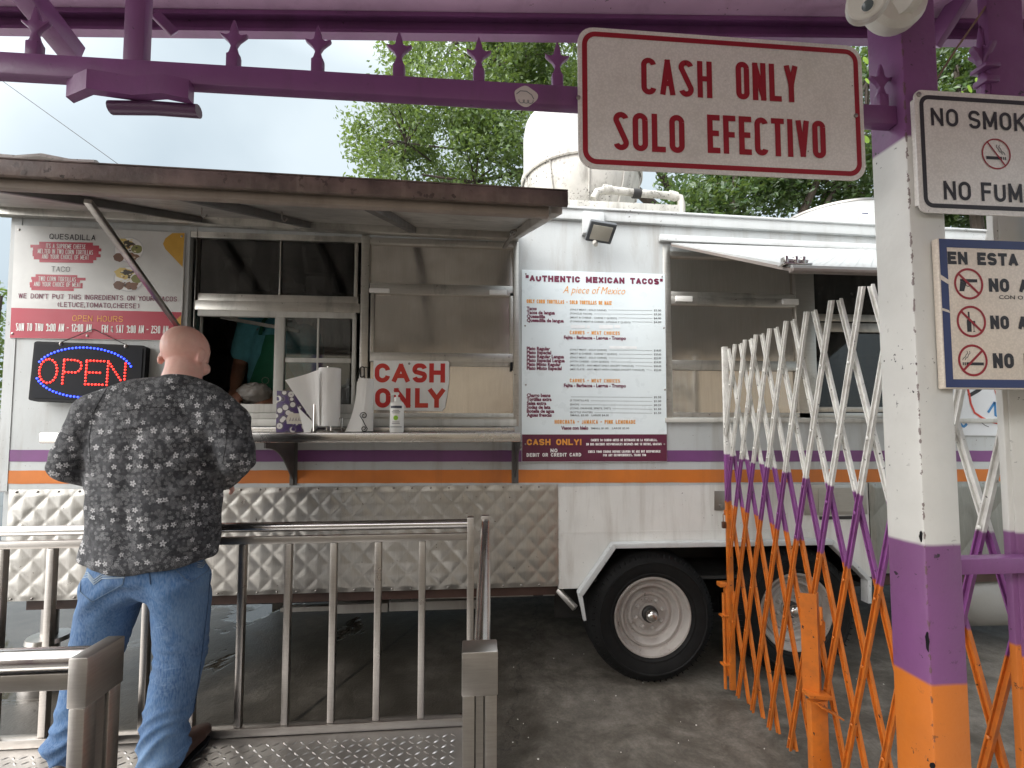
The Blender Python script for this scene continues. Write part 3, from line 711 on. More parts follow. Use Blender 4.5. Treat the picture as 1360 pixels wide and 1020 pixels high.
o = b.build('cable', flat('tan_cable', (.20, .13, .08), .5), None, (1.2, 1.1, 2.4)); tag(o, 'thin tan cable slanting down from the canopy to the banded post', 'cable')

# ================================================================ scissor gate
gate_m = banded('gate_paint', [(0, ORANGE), (1.335, (.25, .075, .26)), (1.545, (.76, .75, .71))], k=.0, warp=.01)
def gate_paint():
    s = N('gate_paint'); x = s.xyz()
    col = c4((.60, .165, .02))
    for z0, k, c in ((.727, .14, (.24, .07, .25)), (1.084, .105, (.76, .75, .71))):
        h = s.math('MULTIPLY_ADD', x['Y'], -k, x['Z']); h = s.math('MULTIPLY_ADD', s.noise(25, 2), .012, h)
        m = s.n('ShaderNodeMapRange'); m.inputs[1].default_value = z0 - .004; m.inputs[2].default_value = z0 + .004; s.l(h, m.inputs[0]); col = s.mix(m.outputs[0], col, c4(c))
    col = s.mix(s.math('MULTIPLY', s.ramp(s.noise(20, 6, .6), .4, .75), .35), col, (.10, .05, .03, 1))
    col = s.mix(s.ramp(s.noise(60, 3, .6), .68, .70), col, (.03, .02, .02, 1))
    return s.set(Base_Color=col, Roughness=.4, Normal=s.bump(s.noise(60, 4), .12, .003))
gate_m = gate_paint()
GX = 1.455
gt = thing('scissor_gate', (GX, 0, 0), 'folding lattice security gate painted white, purple and orange', 'gate')
tops = [3.06, 2.94, 2.82, 2.70, 2.58, 2.458, 2.361, 2.264, 2.151, 2.029, 1.895, 1.754, 1.604, 1.455, 1.305, 1.16, 1.02, .88, .74]
Y0g, Y1g, SL = 1.085, 2.585, .249
def ztop(y): return 2.028 - .075 * (y - 1.604)
def latbar(x, yt, d):
    """U-channel bar from its top at yt, leaning by d * SL per metre downwards, clipped to the gate's two stiles"""
    zt = ztop(min(max(yt, Y0g), Y1g)); zb = .035
    pt = lambda z: yt + d * SL * (zt - z)
    zs = [zt, zb]
    for lim in (Y0g, Y1g):
        z = zt - (lim - yt) / (d * SL)
        if zb < z < zt:
            if (yt - lim) * (1 if lim == Y0g else -1) < 0: zs[0] = z
            else: zs[1] = z
    if not (Y0g - 1e-4 <= pt(zs[0]) <= Y1g + 1e-4) or zs[0] - zs[1] < .12: return None
    b = MB(); A = (x, pt(zs[0]), zs[0]); B = (x, pt(zs[1]), zs[1])
    b.bar(A, B, .021, .0035, up=(1, 0, 0)); 
    dirv = (Vector(B) - Vector(A)).normalized(); sv = dirv.cross(Vector((1, 0, 0))).normalized() * .0085
    for k in (-1, 1):
        b.bar(Vector(A) + sv * k + Vector((-.0055, 0, 0)), Vector(B) + sv * k + Vector((-.0055, 0, 0)), .004, .009, up=(1, 0, 0))
    if d > 0:                                                 # rivets where it crosses the bars behind
        for y2 in tops:
            z = zt - (y2 - .012 - yt) / (2 * SL)
            if zs[1] + .01 < z < zs[0] - .01: b.lathe([(.0065, -.011), (.0065, -.014), (.003, -.016)], (x, pt(z), z), 'x', 7)
    return b.build('lattice_bar', gate_m, gt, ang=25)
for yt in tops: latbar(GX - .008, yt, 1)
for yt in tops: latbar(GX + .016, yt - .012, -1)
for y, nm in ((Y1g + .008, 0), (Y0g - .012, 1)):
    b = MB(); b.box(GX - .012, GX + .022, y - .006 if nm == 0 else y - .03, y + .012, .03, ztop(y) + .02, .003)
    b.build('stile', gate_m, gt)
b = MB(); b.box(GX - .02, GX + .02, 2.60, 2.63, .10, .62, .004); b.box(GX - .055, GX + .02, 2.595, 2.64, .595, .62, .004)
b.tube([(GX - .03, 2.61, .03), (GX - .03, 2.61, .56)], .009, 8); b.box(GX - .05, GX + .01, 2.59, 2.63, .16, .172, .002); b.box(GX - .05, GX + .01, 2.59, 2.63, .43, .442, .002)
b.build('drop_bolt', gate_m, gt)
# angle-iron keeper standing at the gate
ky = 1.86; pa = spot(1062, 787, ky); pb_ = spot(1086, 787, ky); kz = pa.z; kx = 1.405
k0, k1 = pa.x, pb_.x
b = MB(); b.prism([(k0, ky), (k0 + .004, ky - .002), ((k0 + k1) / 2 + .012, ky - .028), (k1, ky - .004), (k1 + .003, ky), ((k0 + k1) / 2 + .012, ky - .022)], 'xy', .42, kz)
b.prism([(k1 - .004, .60), (k1 + .022, .63), (k1 + .024, .70), (k1 - .004, .74)], 'xz', ky - .006, ky)
b.hexa([(k0 - .004, ky - .05, .425), (k1 + .01, ky - .05, .415), (k1 + .01, ky, .415), (k0 - .004, ky, .425), (k0 - .004, ky - .05, .437), (k1 + .01, ky - .05, .427), (k1 + .01, ky, .427), (k0 - .004, ky, .437)])
b.hexa([(k0 + .03, ky - .07, .395), (k1 + .04, ky - .07, .345), (k1 + .04, ky - .02, .345), (k0 + .03, ky - .02, .395), (k0 + .03, ky - .07, .401), (k1 + .04, ky - .07, .351), (k1 + .04, ky - .02, .351), (k0 + .03, ky - .02, .401)])
b.box(k0 + .012, k1 + .005, ky - .03, ky, .01, .40, .003)
b.tube([(k1 - .012, ky - .03, kz - .05), (k1 - .012, ky - .03, kz - .12)], .006, 8)
b.build('keeper_bar', gate_m, gt)
hb = MB(); a, c = spot(1273, 753, 1.06), spot(1360, 753, 1.06); hb.box(1.121, q2 + .02, 1.06, 1.098, a.z - .02, a.z + .018, .003)
o = hb.build('cross_rail', M['purple'], None, (1.25, 1.08, a.z)); tag(o, 'short purple square rail between the two banded posts', 'rail')
# picket with spear finial beside the second post
fm = banded('picket_paint', [(0, ORANGE), (.95, PURPLE), (1.235, WHITE), (2.12, PURPLE)])
pk = thing('spear_picket', (1.342, 1.12, 0), 'thin upright picket topped by a spear finial, between the two posts', 'picket')
b = MB(); px0, px1 = spot(1309, 120, 1.105).x, spot(1322, 120, 1.105).x; b.box(px0, px1, 1.105, 1.122, .10, 2.46, .003); b.build('bar', fm, pk)
pc = (px0 + px1) / 2
b = MB(); b.box(pc - .022, pc + .018, 1.094, 1.131, 2.43, 2.447, .003); b.box(pc - .026, pc + .020, 1.091, 1.134, 2.47, 2.482, .003); b.build('collar', M['purple'], pk)
b = MB(); b.prism([(pc + x * 1.15, 2.40 + z * 2.0) for x, z in spk], 'xz', 1.112, 1.128, .003)
b.prism([(1.12 + x * 1.15, 2.40 + z * 2.0) for x, z in spk], 'yz', pc - .008, pc + .008, .003); b.build('spear_head', M['purple'], pk)

# padlock on the gate
pl = thing('padlock', (1.415, 2.60, .83), 'small worn padlock hanging at the far end of the lattice gate', 'padlock')
c = spot(963, 697, 2.60)
b = MB(); b.box(c.x - .017, c.x + .017, 2.59, 2.612, c.z - .02, c.z + .018, .004); b.build('lock_body', paint('padlock_brown', (.14, .075, .05), .35, .2, metal=.6), pl)
b = MB(); b.tube([(c.x - .011, 2.601, c.z + .012)] + [(c.x + .011 * math.cos(a), 2.601, c.z + .055 + .011 * math.sin(a)) for a in [PI - PI * k / 8 for k in range(9)]] + [(c.x + .011, 2.601, c.z + .012)], .0032, 8); b.build('shackle', M['chrome'], pl)
b = MB(); b.box(c.x - .005, 1.452, 2.598, 2.604, c.z + .055, c.z + .085, .002); b.build('hasp', M['o_stripe'], pl)

# ================================================================ platform and railings
PZ = .235
pf = thing('metal_platform', (-1.2, 1.3, 0), 'raised diamond-plate steel platform under the customer\'s feet', 'platform')
PX1 = -.03
b = MB(); b.box(-3.3, PX1, .60, 2.11, PZ - .012, PZ, 0)
b.build('deck', M['tread'] if 'tread' in M else steel('tread_plate', (.50, .48, .46), .36, (3, 3, 3), dirt_amt=.45, wav=.1), pf)
b = MB(); b.box(-3.3, PX1, 2.06, 2.11, .09, PZ - .013, .003); b.box(-3.3, PX1, .60, .65, .09, PZ - .013, .003); b.box(PX1 - .05, PX1, .66, 2.05, .09, PZ - .013, .003)
for x in (-3.2, -2.2, -1.15, -.06):
    for y in (.63, 2.08): b.box(x - .025, x + .025, y - .025, y + .025, 0.0, .089)
b.build('deck_frame', M['rail'], pf)
b = MB(); sp = .0335
for i in range(int(2.2 / sp)):
    for j in range(int(1.0 / sp)):
        cx = -2.2 + i * sp + .012; cy = 1.14 + j * sp * .96
        if cx > PX1 - .02 or cy > 2.04: continue
        a = R(40) if (i + j) % 2 else R(-40)
        ca, sa = math.cos(a), math.sin(a); L, Wd, Hh = .0155, .0042, .0022
        P = lambda u, v, z: (cx + u * ca - v * sa, cy + u * sa + v * ca, PZ + z)
        b.add([P(-L, 0, 0), P(-L * .35, -Wd, 0), P(L * .35, -Wd, 0), P(L, 0, 0), P(L * .35, Wd, 0), P(-L * .35, Wd, 0), P(-L * .5, 0, Hh), P(L * .5, 0, Hh)],
              [(0, 1, 6), (1, 2, 7, 6), (2, 3, 7), (3, 4, 7), (4, 5, 6, 7), (5, 0, 6)])
b.build('tread_pattern', steel('tread_lug', (.56, .54, .52), .3, (3, 3, 3), dirt_amt=.3, wav=.05), pf)
b = MB(); c = spot(583, 978, 1.79)
lf = [(0, .018), (.010, .008), (.022, .012), (.016, 0), (.026, -.012), (.010, -.008), (0, -.02), (-.010, -.008), (-.026, -.006), (-.014, .004), (-.018, .014), (-.007, .009)]
o = None
lx, ly = spot(553, 996, 1.80).x, 1.80
b.add([(lx + u * .8, ly + v * 1.2, PZ + .004 + .004 * abs(u) / .02) for u, v in lf], [tuple(range(12))]); o = b.build('fallen_leaf', flat('dead_leaf', (.03, .026, .02), .7), None, (lx, ly, PZ)); tag(o, 'small dark dead leaf lying on the diamond plate', 'leaf')

RY = 2.08
def endpost(mb_parent, x0, x1, y0, y1, ztop_, along='x', z0=PZ):
    b = MB(); b.box(x0, x1, y0, y1, ztop_ - .092, ztop_, .003); b.build('post_cap', M['rail'], mb_parent)
    if along == 'x':
        w = (x1 - x0)
        for k in (0, 1):
            a = x0 + .002 if k == 0 else x1 - .002 - w * .33
            b = MB(); b.box(a, a + w * .33, y0 + .003, y1 - .003, z0, ztop_ - .0925, .002); b.build('post_tube', M['rail'], mb_parent)
        b = MB(); b.box(x0 + w * .40, x1 - w * .40, y0 + .015, y1 - .01, z0, ztop_ - .0925); b.build('filler_strip', M['rail'], mb_parent)
    else:
        w = (y1 - y0)
        for k in (0, 1):
            a = y0 + .002 if k == 0 else y1 - .002 - w * .33
            b = MB(); b.box(x0 + .003, x1 - .003, a, a + w * .33, z0, ztop_ - .0925, .002); b.build('post_tube', M['rail'], mb_parent)
        b = MB(); b.box(x0 + .012, x1 - .008, y0 + w * .4, y1 - w * .4, z0, ztop_ - .0925); b.build('filler_strip', M['rail'], mb_parent)
zp = spot(340, 700, RY).z; zf = spot(340, 717, RY).z; zb = spot(340, 968, RY).z
r1 = thing('platform_railing', (-1.5, RY, PZ), 'stainless steel railing with upright bars along the truck side of the platform', 'railing', 'stainless railings of the platform')
xr = spot(620, 800, RY).x; xe = spot(648, 800, RY).x
b = MB(); b.tube([(-3.2, RY, zp), (xr, RY, zp)], .0205, 18); b.build('handrail', M['pipe'], r1)
b = MB(); b.box(-3.2, xr, RY - .012, RY + .012, zf - .016, zf + .014, .002); b.build('top_bar', M['rail'], r1)
b = MB(); b.box(-3.2, xr, RY - .02, RY + .02, PZ + .002, PZ + .035, .002); b.build('bottom_bar', M['rail'], r1)
xs = [spot(px, 840, RY).x for px in (560, 500, 439, 379, 320)]
dx = (xs[0] - xs[-1]) / 4; xs = [xs[0] - dx * k for k in range(14)]
for x in xs:
    b = MB(); b.box(x - .0135, x + .0135, RY - .0135, RY + .0135, PZ + .036, zf - .017, .002); b.build('baluster', M['rail'], r1)
b = MB(); b.box(xr, xr + .030, RY - .025, RY + .025, PZ, zp + .03, .003); b.build('end_post', M['rail'], r1)
b = MB(); b.box(xe - .03, xe + .006, RY - .025, RY + .012, zp - .06, zp + .036, .003); b.build('corner_bracket', M['rail'], r1)
NX0, NX1, NY = -.023, .054, 1.02
r2 = thing('side_railing', (0.015, 1.5, PZ), 'short stainless handrail running from the railing corner toward the viewer', 'railing', 'stainless railings of the platform')
zq = spot(637, 886, NY + .02).z
b = MB(); b.tube([((NX0 + NX1) / 2 + .004, NY + .03, zq), (xe - .012, RY - .03, zp + .005)], .0205, 18); b.build('handrail', M['pipe'], r2)
endpost(r2, NX0, NX1, NY, NY + .06, spot(637, 866, NY).z, 'x')
r3 = thing('near_railing', (-1.5, 1.0, PZ), 'stainless handrail in the left foreground, in front of the customer', 'railing', 'stainless railings of the platform')
zt3 = spot(100, 874, .95).z
ea, eb = spot(89, 900, .95).x, spot(115, 900, .95).x
b = MB(); b.tube([(-2.6, 1.0, zt3 - .022), (ea + .004, 1.0, zt3 - .022)], .021, 18); b.build('handrail', M['pipe'], r3)
b = MB(); b.box(-2.6, ea + .004, .99, 1.012, zt3 - .078, zt3 - .046, .002); b.build('top_bar', M['rail'], r3)
b = MB(); b.box(-2.6, ea + .004, .985, 1.015, PZ + .002, PZ + .035, .002); b.build('bottom_bar', M['rail'], r3)
for x in (-.965, -1.16, -1.355, -1.55, -1.745, -1.94):
    b = MB(); b.box(x - .0135, x + .0135, .988, 1.014, PZ + .036, zt3 - .079, .002); b.build('baluster', M['rail'], r3)
endpost(r3, ea, eb, .95, 1.045, zt3, 'y')
# ================================================================ food truck
TW = 2.75
tk = thing('food_truck', (1.07, 3.85, 0), 'long white food truck trailer with purple and orange stripes and two serving windows', 'food truck')
XL, XR, XQ, XP = -2.55, 4.70, .50, 2.46
AX0, AX1, AZ0, AZ1 = -1.615, .245, 1.545, 2.622
CX0, CX1, CZ0, CZ1 = 1.190, 3.20, 1.565, 2.595
ZT = 2.775
b = MB(); y0, y1 = TW, TW + .035
b.box(XL, XR, y0, y1, 1.155, AZ0)
b.box(XL, AX0, y0, y1, AZ0, ZT); b.box(AX0, AX1, y0, y1, AZ1, ZT); b.box(AX1, CX0, y0, y1, AZ0, ZT)
b.box(CX0, CX1, y0, y1, CZ1, ZT); b.box(CX0, CX1, y0, y1, AZ0, CZ0); b.box(CX1, XR, y0, y1, AZ0, ZT)
b.box(XL, XL + .035, y1, 4.98, .58, ZT); b.box(XR - .035, XR, y1, 4.98, .58, ZT); b.box(XL, XR, 4.98, 5.015, .58, ZT)
b.box(XL - .004, XL + .05, TW - .004, TW - .0005, 1.16, ZT, .0)      # corner strip
b.build('body', M['truck'], tk)
b = MB(); b.prism([(XQ, .56), (.615, .56), (.822, .808), (2.170, .803), (2.40, .58), (XP, .58), (XP, 1.154), (XQ, 1.154)], 'xz', TW + .001, TW + .03)
for i in range(28):                                                      # panel rivets
    x = XQ + .02 + i * .07
    b.lathe([(.004, 0), (.003, -.003)], (x, TW + .001, 1.145), 'y', 6)
    if i < 27: b.lathe([(.004, 0), (.003, -.003)], (x, TW + .001, .868), 'y', 6)
for i in range(14): b.lathe([(.004, 0), (.003, -.003)], (XQ + .012, TW + .001, .58 + i * .042), 'y', 6)
b.box(XQ, 2.1, TW - .001, TW + .001, .883, .886)
b.build('lower_panel', M['truck_low'], tk)
b = MB(); b.box(2.03, 2.44, TW - .010, TW, .965, 1.152, .003); b.box(2.12, 2.40, TW - .012, TW - .0105, .985, 1.13)
b.build('access_hatch', steel('hatch_steel', (.45, .43, .40), .35, dirt_amt=.5), tk)
b = MB(); b.box(2.13, 2.42, TW - .003, TW - .0005, .935, .955); b.build('vent_slot', M['dark'], tk)
# quilted skirt
def quilt(x0, x1, z0, z1, mat, a=.124, amp=.0050, diag=False):
    step = .0078; nx = int((x1 - x0) / step); nz = int((z1 - z0) / step); v = []; f = []
    for j in range(nz + 1):
        for i in range(nx + 1):
            x = x0 + (x1 - x0) * i / nx; z = z0 + (z1 - z0) * j / nz
            u = (x + z * .93) / a; w = (x - z * .93) / a
            if diag: h = abs(math.sin(PI * w * .75)) ** .5
            else:
                h = min(abs(math.sin(PI * u)), abs(math.sin(PI * w))) ** .75
                h += .10 * math.sin(23 * x + 3 * math.sin(9 * z)) * math.sin(17 * z + 2 * math.sin(7 * x))
            e = min(1, min(x - x0, x1 - x, z - z0, z1 - z) / .03)
            v.append((x, TW - .004 - amp * h * e, z))
    for j in range(nz):
        for i in range(nx):
            k = j * (nx + 1) + i; f.append((k, k + 1, k + nx + 2, k + nx + 1))
    b = MB(); b.add(v, f)
    b.m = 1
    for i in range(int((x1 - x0) / .105)):
        x = x0 + .04 + i * .105
        for z in (z0 + .012, z1 - .012): b.lathe([(.0062, 0), (.0062, -.003), (.0035, -.006)], (x, TW - .006, z), 'y', 7)
    return b.build('quilted_panel', [mat, M['bolt']], tk, ang=0 or 60)
quilt(XL + .06, XQ - .001, .578, 1.168, M['quilt'])
quilt(XP + .001, XR, .60, 1.16, M['quilt_dull'], .30, .012, True)
# stripes
for pxs, m, lab in ((((0, 597.5), (0, 613), (1300, 598.5), (1300, 613)), M['p_stripe'], 'purple stripe'), (((0, 625), (0, 642.5), (1300, 623), (1300, 640)), M['o_stripe'], 'orange stripe')):
    p = [spot(q[0], q[1], TW) for q in pxs]
    ex = lambda a, c, x: a.z + (c.z - a.z) * (x - a.x) / (c.x - a.x)
    b = MB(); nn = 120; v = []; f = []
    for i in range(nn + 1):
        x = XL - .002 + (XR - XL + .004) * i / nn; jz = lambda: random.uniform(-.0012, .0012)
        v += [(x, TW - .0022, ex(p[1], p[3], x) + jz()), (x, TW - .0022, ex(p[0], p[2], x) + jz())]
    for i in range(nn): f.append((2 * i, 2 * i + 2, 2 * i + 3, 2 * i + 1))
    b.add(v, f); o = b.build('stripe', m, tk); o['label'] = lab
# roof and trim
b = MB(); b.hexa([(XL, TW - .01, 2.776), (XR, TW - .01, 2.776), (XR, 5.02, 2.776), (XL, 5.02, 2.776), (XL, TW + .03, 2.83), (XR, TW + .03, 2.79), (XR, 5.0, 2.86), (XL, 5.0, 2.88)]); b.build('roof', M['grimy'], tk)
def slab(pxs, Y, dep, bev=.003):
    p = [spot(x, y, Y) for x, y in pxs]; bb = MB(); bb.prism([(q.x, q.z) for q in p], 'xz', Y, Y + dep, bev); return bb
a = spot(700, 274, TW - .03); c = spot(1162, 300, TW - .03)
ext = lambda X: a.z + (c.z - a.z) * (X - a.x) / (c.x - a.x)
b = MB(); b.prism([(.20, ext(.2) - .062), (XR, ext(XR) - .062), (XR, ext(XR)), (.20, ext(.2))], 'xz', TW - .03, TW - .0008, .004)
b.prism([(.20, ext(.2) - .001), (XR, ext(XR) - .001), (XR, ext(XR) + .012), (.20, ext(.2) + .012)], 'xz', TW - .045, TW + .05, .003)
b.prism([(XL, ext(.2) - .05), (.199, ext(.2) - .062), (.199, ext(.2)), (XL, ext(.2))], 'xz', TW - .03, TW - .0008, .004)
b.build('roof_trim', M['trim'], tk)
b = slab([(877, 311), (877, 319), (1420, 343), (1420, 335)], TW - .035, .03); b.build('hinge_cover', M['trim'], tk)
b = MB(); p = [spot(x, y, TW - .02) for x, y in ((773, 283), (801, 285), (801, 309), (773, 312))]; b.prism([(q.x, q.z) for q in p], 'xz', TW - .05, TW - .001, .002)
b.build('lamp_backing', M['trim'], tk)
# fender
b = MB(); F = [(.605, .55), (.812, .828), (2.178, .822), (2.412, .584), (2.406, .44)]; wd = .028
inner = [(.632, .535), (.828, .800), (2.168, .794), (2.386, .575), (2.382, .44)]
for i in range(4):
    q = [F[i], F[i + 1], inner[i + 1], inner[i]]; b.prism(q, 'xz', TW - .055, TW - .0005, .002)
    q2 = [F[i], F[i + 1], (F[i + 1][0], F[i + 1][1] - .006), (F[i][0], F[i][1] - .006)]
b.prism([(.601, .552), (.628, .548), (.652, .395), (.636, .392)], 'xz', TW - .05, TW - .02, .002)
b.build('fender', M['trim'], tk)
b = MB(); b.bar((.50, TW + .02, .55), (.585, TW - .06, .47), .03, .03, bev=.002); b.build('step_bracket', M['rail'], tk)
b = MB(); b.box(.62, 2.40, TW + .04, TW + .05, .40, .90); b.box(.55, 2.46, TW + .036, 4.9, .90, .915); b.box(.57, .60, TW + .04, 3.4, .3, .9); b.box(2.42, 2.45, TW + .04, 3.4, .3, .9)
b.box(.62, 2.40, 3.05, 3.08, .25, .9)
b.v = [v for v in b.v]; b.build('wheel_well', M['dark'], tk)
bpy.data.objects.remove(bpy.data.objects['wheel_well'])
b = MB(); b.box(.55, 2.46, TW + .036, 3.20, .90, .915); b.box(.55, 2.46, 3.19, 3.20, .22, .899); b.box(.55, .56, TW + .04, 3.189, .56, .899); b.box(2.45, 2.46, TW + .04, 3.189, .56, .899)
b.build('wheel_well', M['dark'], tk)
for x0, x1 in ((-2.42, .54), (2.47, 4.6)):
    b = MB(); b.box(x0, x1, TW + .05, TW + .12, .512, .573); b.build('sill_beam', M['brownsteel'], tk)
b = MB(); b.box(-2.3, 4.6, 3.30, 3.36, .33, .56); b.box(-2.3, 4.6, 4.4, 4.46, .33, .56); b.box(XL, XR, TW + .04, 4.97, .581, .60)
for x in (-2.0, -1.2, -.4, .4, 1.4, 2.6, 3.6): b.box(x - .03, x + .03, 2.9, 4.9, .47, .55)
b.box(-1.9, 3.9, 4.70, 4.72, .12, .56)
b.build('chassis', M['dark'], tk)
b = MB(); b.box(-.90, -.56, 3.2, 3.28, .288, .345, .003); b.box(-.55, .05, 3.2, 3.28, .292, .35, .003); b.box(-1.25, -.91, 3.22, 3.27, .30, .33, .003); b.box(.10, .52, 2.95, 3.1, .47, .52, .004); b.box(-.3, .52, 3.0, 3.05, .435, .46)
b.build('tank_rail', paint('grey_rail', (.40, .38, .35), .5, .1, (.1, .08, .06), .5), tk)
b = MB(); b.lathe([(.04, .58), (.04, .30), (.10, .295), (.105, .27), (.05, .26), (.05, .12), (.10, .11), (.12, .02), (.12, 0)], (-2.46, 3.0, 0), 'z', 18); b.build('stabiliser_foot', M['rail'], tk)
b = MB(); tc0 = spot(1320, 850, 2.95); b.lathe([(.02, -.48), (.14, -.44), (.205, -.34), (.21, 0), (.21, .5), (.14, .6), (.02, .64)], (tc0.x + .15, 3.0, .37), 'x', 24); b.build('propane_tank', paint('tank_grey', (.26, .255, .24), .4, .08, (.2, .16, .12), .4), tk)
# wheels
def wheel(cx, lab):
    cz = .383; R0 = .388
    ty = MB(); ty.lathe([(.225, .012), (.232, -.004), (.247, -.014), (.250, -.019), (.256, -.020), (.260, -.018), (.29, -.028), (.316, -.029), (.320, -.033), (.325, -.033), (.328, -.026), (.350, -.016), (.372, .004), (.384, .03), (R0, .06), (R0, .085), (.380, .088), (.380, .096), (R0, .099), (R0, .13), (.38, .133), (.38, .141), (R0, .144), (R0, .18), (.372, .21), (.33, .235), (.24, .225)], (cx, TW - .0, cz), 'y', 64, caps=False)
    for k in range(64):
        a = 2 * PI * k / 64; r0 = .350; c = Vector((cx + r0 * math.cos(a), TW - .016, cz + r0 * math.sin(a)))
        d = Vector((math.cos(a), .35, math.sin(a))).normalized(); ty.bar(c, c + d * .022, .008, .004)
    w = ty.build('wheel', M['rubber'], tk); w['label'] = lab; w['_b'] = list(tk['_b'])
    o = w
    ri = MB(); ri.lathe([(.233, .018), (.237, -.003), (.231, -.012), (.222, -.010), (.214, .004), (.205, .030), (.192, .036), (.184, .026), (.172, .024), (.164, .034), (.152, .060), (.140, .064), (.128, .052), (.114, .050), (.104, .058), (.060, .060), (.055, .050), (.02, .048)], (cx, TW, cz), 'y', 56, caps=False)
    r = ri.build('rim', M['rim'], w)
    for k in range(8):
        hb = MB(); a = 2 * PI * (k + .3) / 8; hb.lathe([(.0125, .060), (.0125, .040), (.008, .034)], (cx + .086 * math.cos(a), TW, cz + .086 * math.sin(a)), 'y', 6); hb.build('lug_nut', M['rim'], w)
    hb = MB(); hb.lathe([(.050, .06), (.048, .030), (.044, .026)], (cx, TW, cz), 'y', 24); 
    hb.build('hub_ring', M['dark'], w)
    hb = MB(); hb.lathe([(.036, .03), (.036, .005), (.032, -.006), (.022, -.014), (.008, -.018)], (cx, TW, cz), 'y', 24); hb.build('hub_cap', M['chrome'], w)
    return w
wheel(1.062, 'front wheel of the tandem axle, in full view'); wheel(1.958, 'rear wheel behind the lattice gate')
# side-lamp plate next to the gate
b = MB(); p = [spot(x, y, TW - .004) for x, y in ((949, 652), (965, 652), (965, 678), (949, 678))]; b.prism([(q.x, q.z) for q in p], 'xz', TW - .006, TW + .0005, .002); b.lathe([(.012, 0), (.010, -.008)], (p[0].x + .035, TW - .006, p[2].z + .03), 'y', 10); b.build('lock_plate', M['bolt'], tk)

# ---- interior
b = MB(); ix0, ix1, iy0, iy1, iz0, iz1 = XL + .04, XR - .04, TW + .038, 4.97, .96, 2.74
b.add([(ix0, iy1, iz0), (ix1, iy1, iz0), (ix1, iy1, iz1), (ix0, iy1, iz1), (ix0, iy0, iz0), (ix1, iy0, iz0), (ix1, iy0, iz1), (ix0, iy0, iz1)], [(0, 1, 2, 3), (0, 4, 5, 1), (2, 6, 7, 3), (0, 3, 7, 4), (1, 5, 6, 2)])
b.build('interior', M['inside'], tk)
b = MB(); b.box(-2.4, .9, 4.25, 4.95, 1.2, 1.86, .01); b.box(-2.4, 4.4, 4.4, 4.95, 2.2, 2.23); b.box(-1.30, -.95, 4.2, 4.9, 1.87, 2.15, .01); b.box(1.2, 4.4, 3.6, 4.95, .97, 1.5, .01)
b.build('kitchen_counter', steel('kitchen_steel', (.30, .29, .28), .3, (2, 2, 30)), tk)
b = MB(); b.box(-1.60, .20, 2.95, 3.20, 2.325, 2.34); b.box(-1.60, .2, 2.86, 3.5, 1.50, 1.54, .004); b.build('window_shelf', M['winframe'], tk)
b = MB(); b.box(-1.52, -1.22, 3.6, 3.64, 2.23, 2.30, .004); 
for k in range(5): b.bar((-1.56 + k * .09, 3.05, 2.19 - .012 * k), (-1.50 + k * .09, 3.55, 2.24 - .012 * k), .018, .012)
b.bar((-1.57, 3.02, 2.19), (-1.10, 3.02, 2.11), .02, .02); b.build('wire_rack', M['lightframe'], tk)

# ---- windows, left opening
FY = TW + .012
def px_box(mb, x0, y0, x1, y1, Y, dep, bev=.002):
    a = spot(x0, y1, Y); c = spot(x1, y0, Y); mb.box(a.x, c.x, Y, Y + dep, a.z, c.z, bev)
wn = MB()
px_box(wn, 252, 300, 262, 566, FY - .014, .05); px_box(wn, 476, 309, 491, 566, FY - .014, .05); px_box(wn, 682, 316, 689, 566, FY - .014, .05)
wn.box(AX0, AX1, FY - .010, FY + .04, AZ1 - .034, AZ1 + .002, .002); wn.box(AX0, AX1, FY - .010, FY + .04, AZ0 - .002, AZ0 + .022, .002)
fr = wn.build('window_frame', M['winframe'], tk)
b = MB(); px_box(b, 262, 394, 476, 402, FY - .004, .03); px_box(b, 258, 403, 478, 411, FY - .012, .03); px_box(b, 370, 312, 374, 394, FY, .02); px_box(b, 262, 310, 265, 394, FY, .02); px_box(b, 470, 312, 476, 394, FY, .02)
b.build('upper_frame', M['winframe'], tk)
b = MB(); a = spot(264, 394, FY + .012); c = spot(471, 310, FY + .012); b.box(a.x, c.x, FY + .012, FY + .016, a.z, c.z); b.build('tinted_pane', M['tint'], tk)
sw = MB(); px_box(sw, 262, 411, 472, 419, FY - .008, .03); px_box(sw, 262, 537, 472, 548, FY - .012, .04); px_box(sw, 362, 419, 378, 537, FY - .006, .028); px_box(sw, 466, 419, 473, 537, FY - .006, .028); px_box(sw, 262, 419, 266, 537, FY, .028)
px_box(sw, 419, 419, 424, 537, FY, .014); px_box(sw, 378, 476, 466, 481, FY + .001, .0125)
sf = sw.build('sliding_window', M['lightframe'], tk)
b = MB(); a = spot(378, 537, FY + .006); c = spot(466, 419, FY + .006); b.box(a.x, c.x, FY + .0065, FY + .0105, a.z, c.z); b.build('pane', M['glass'], sf)
b = MB(); px_box(b, 262, 549, 476, 556, FY - .02, .03); px_box(b, 491, 549, 682, 554, FY - .02, .03); px_box(b, 262, 557, 686, 566, FY - .028, .03); b.build('window_sill', M['lightframe'], tk)
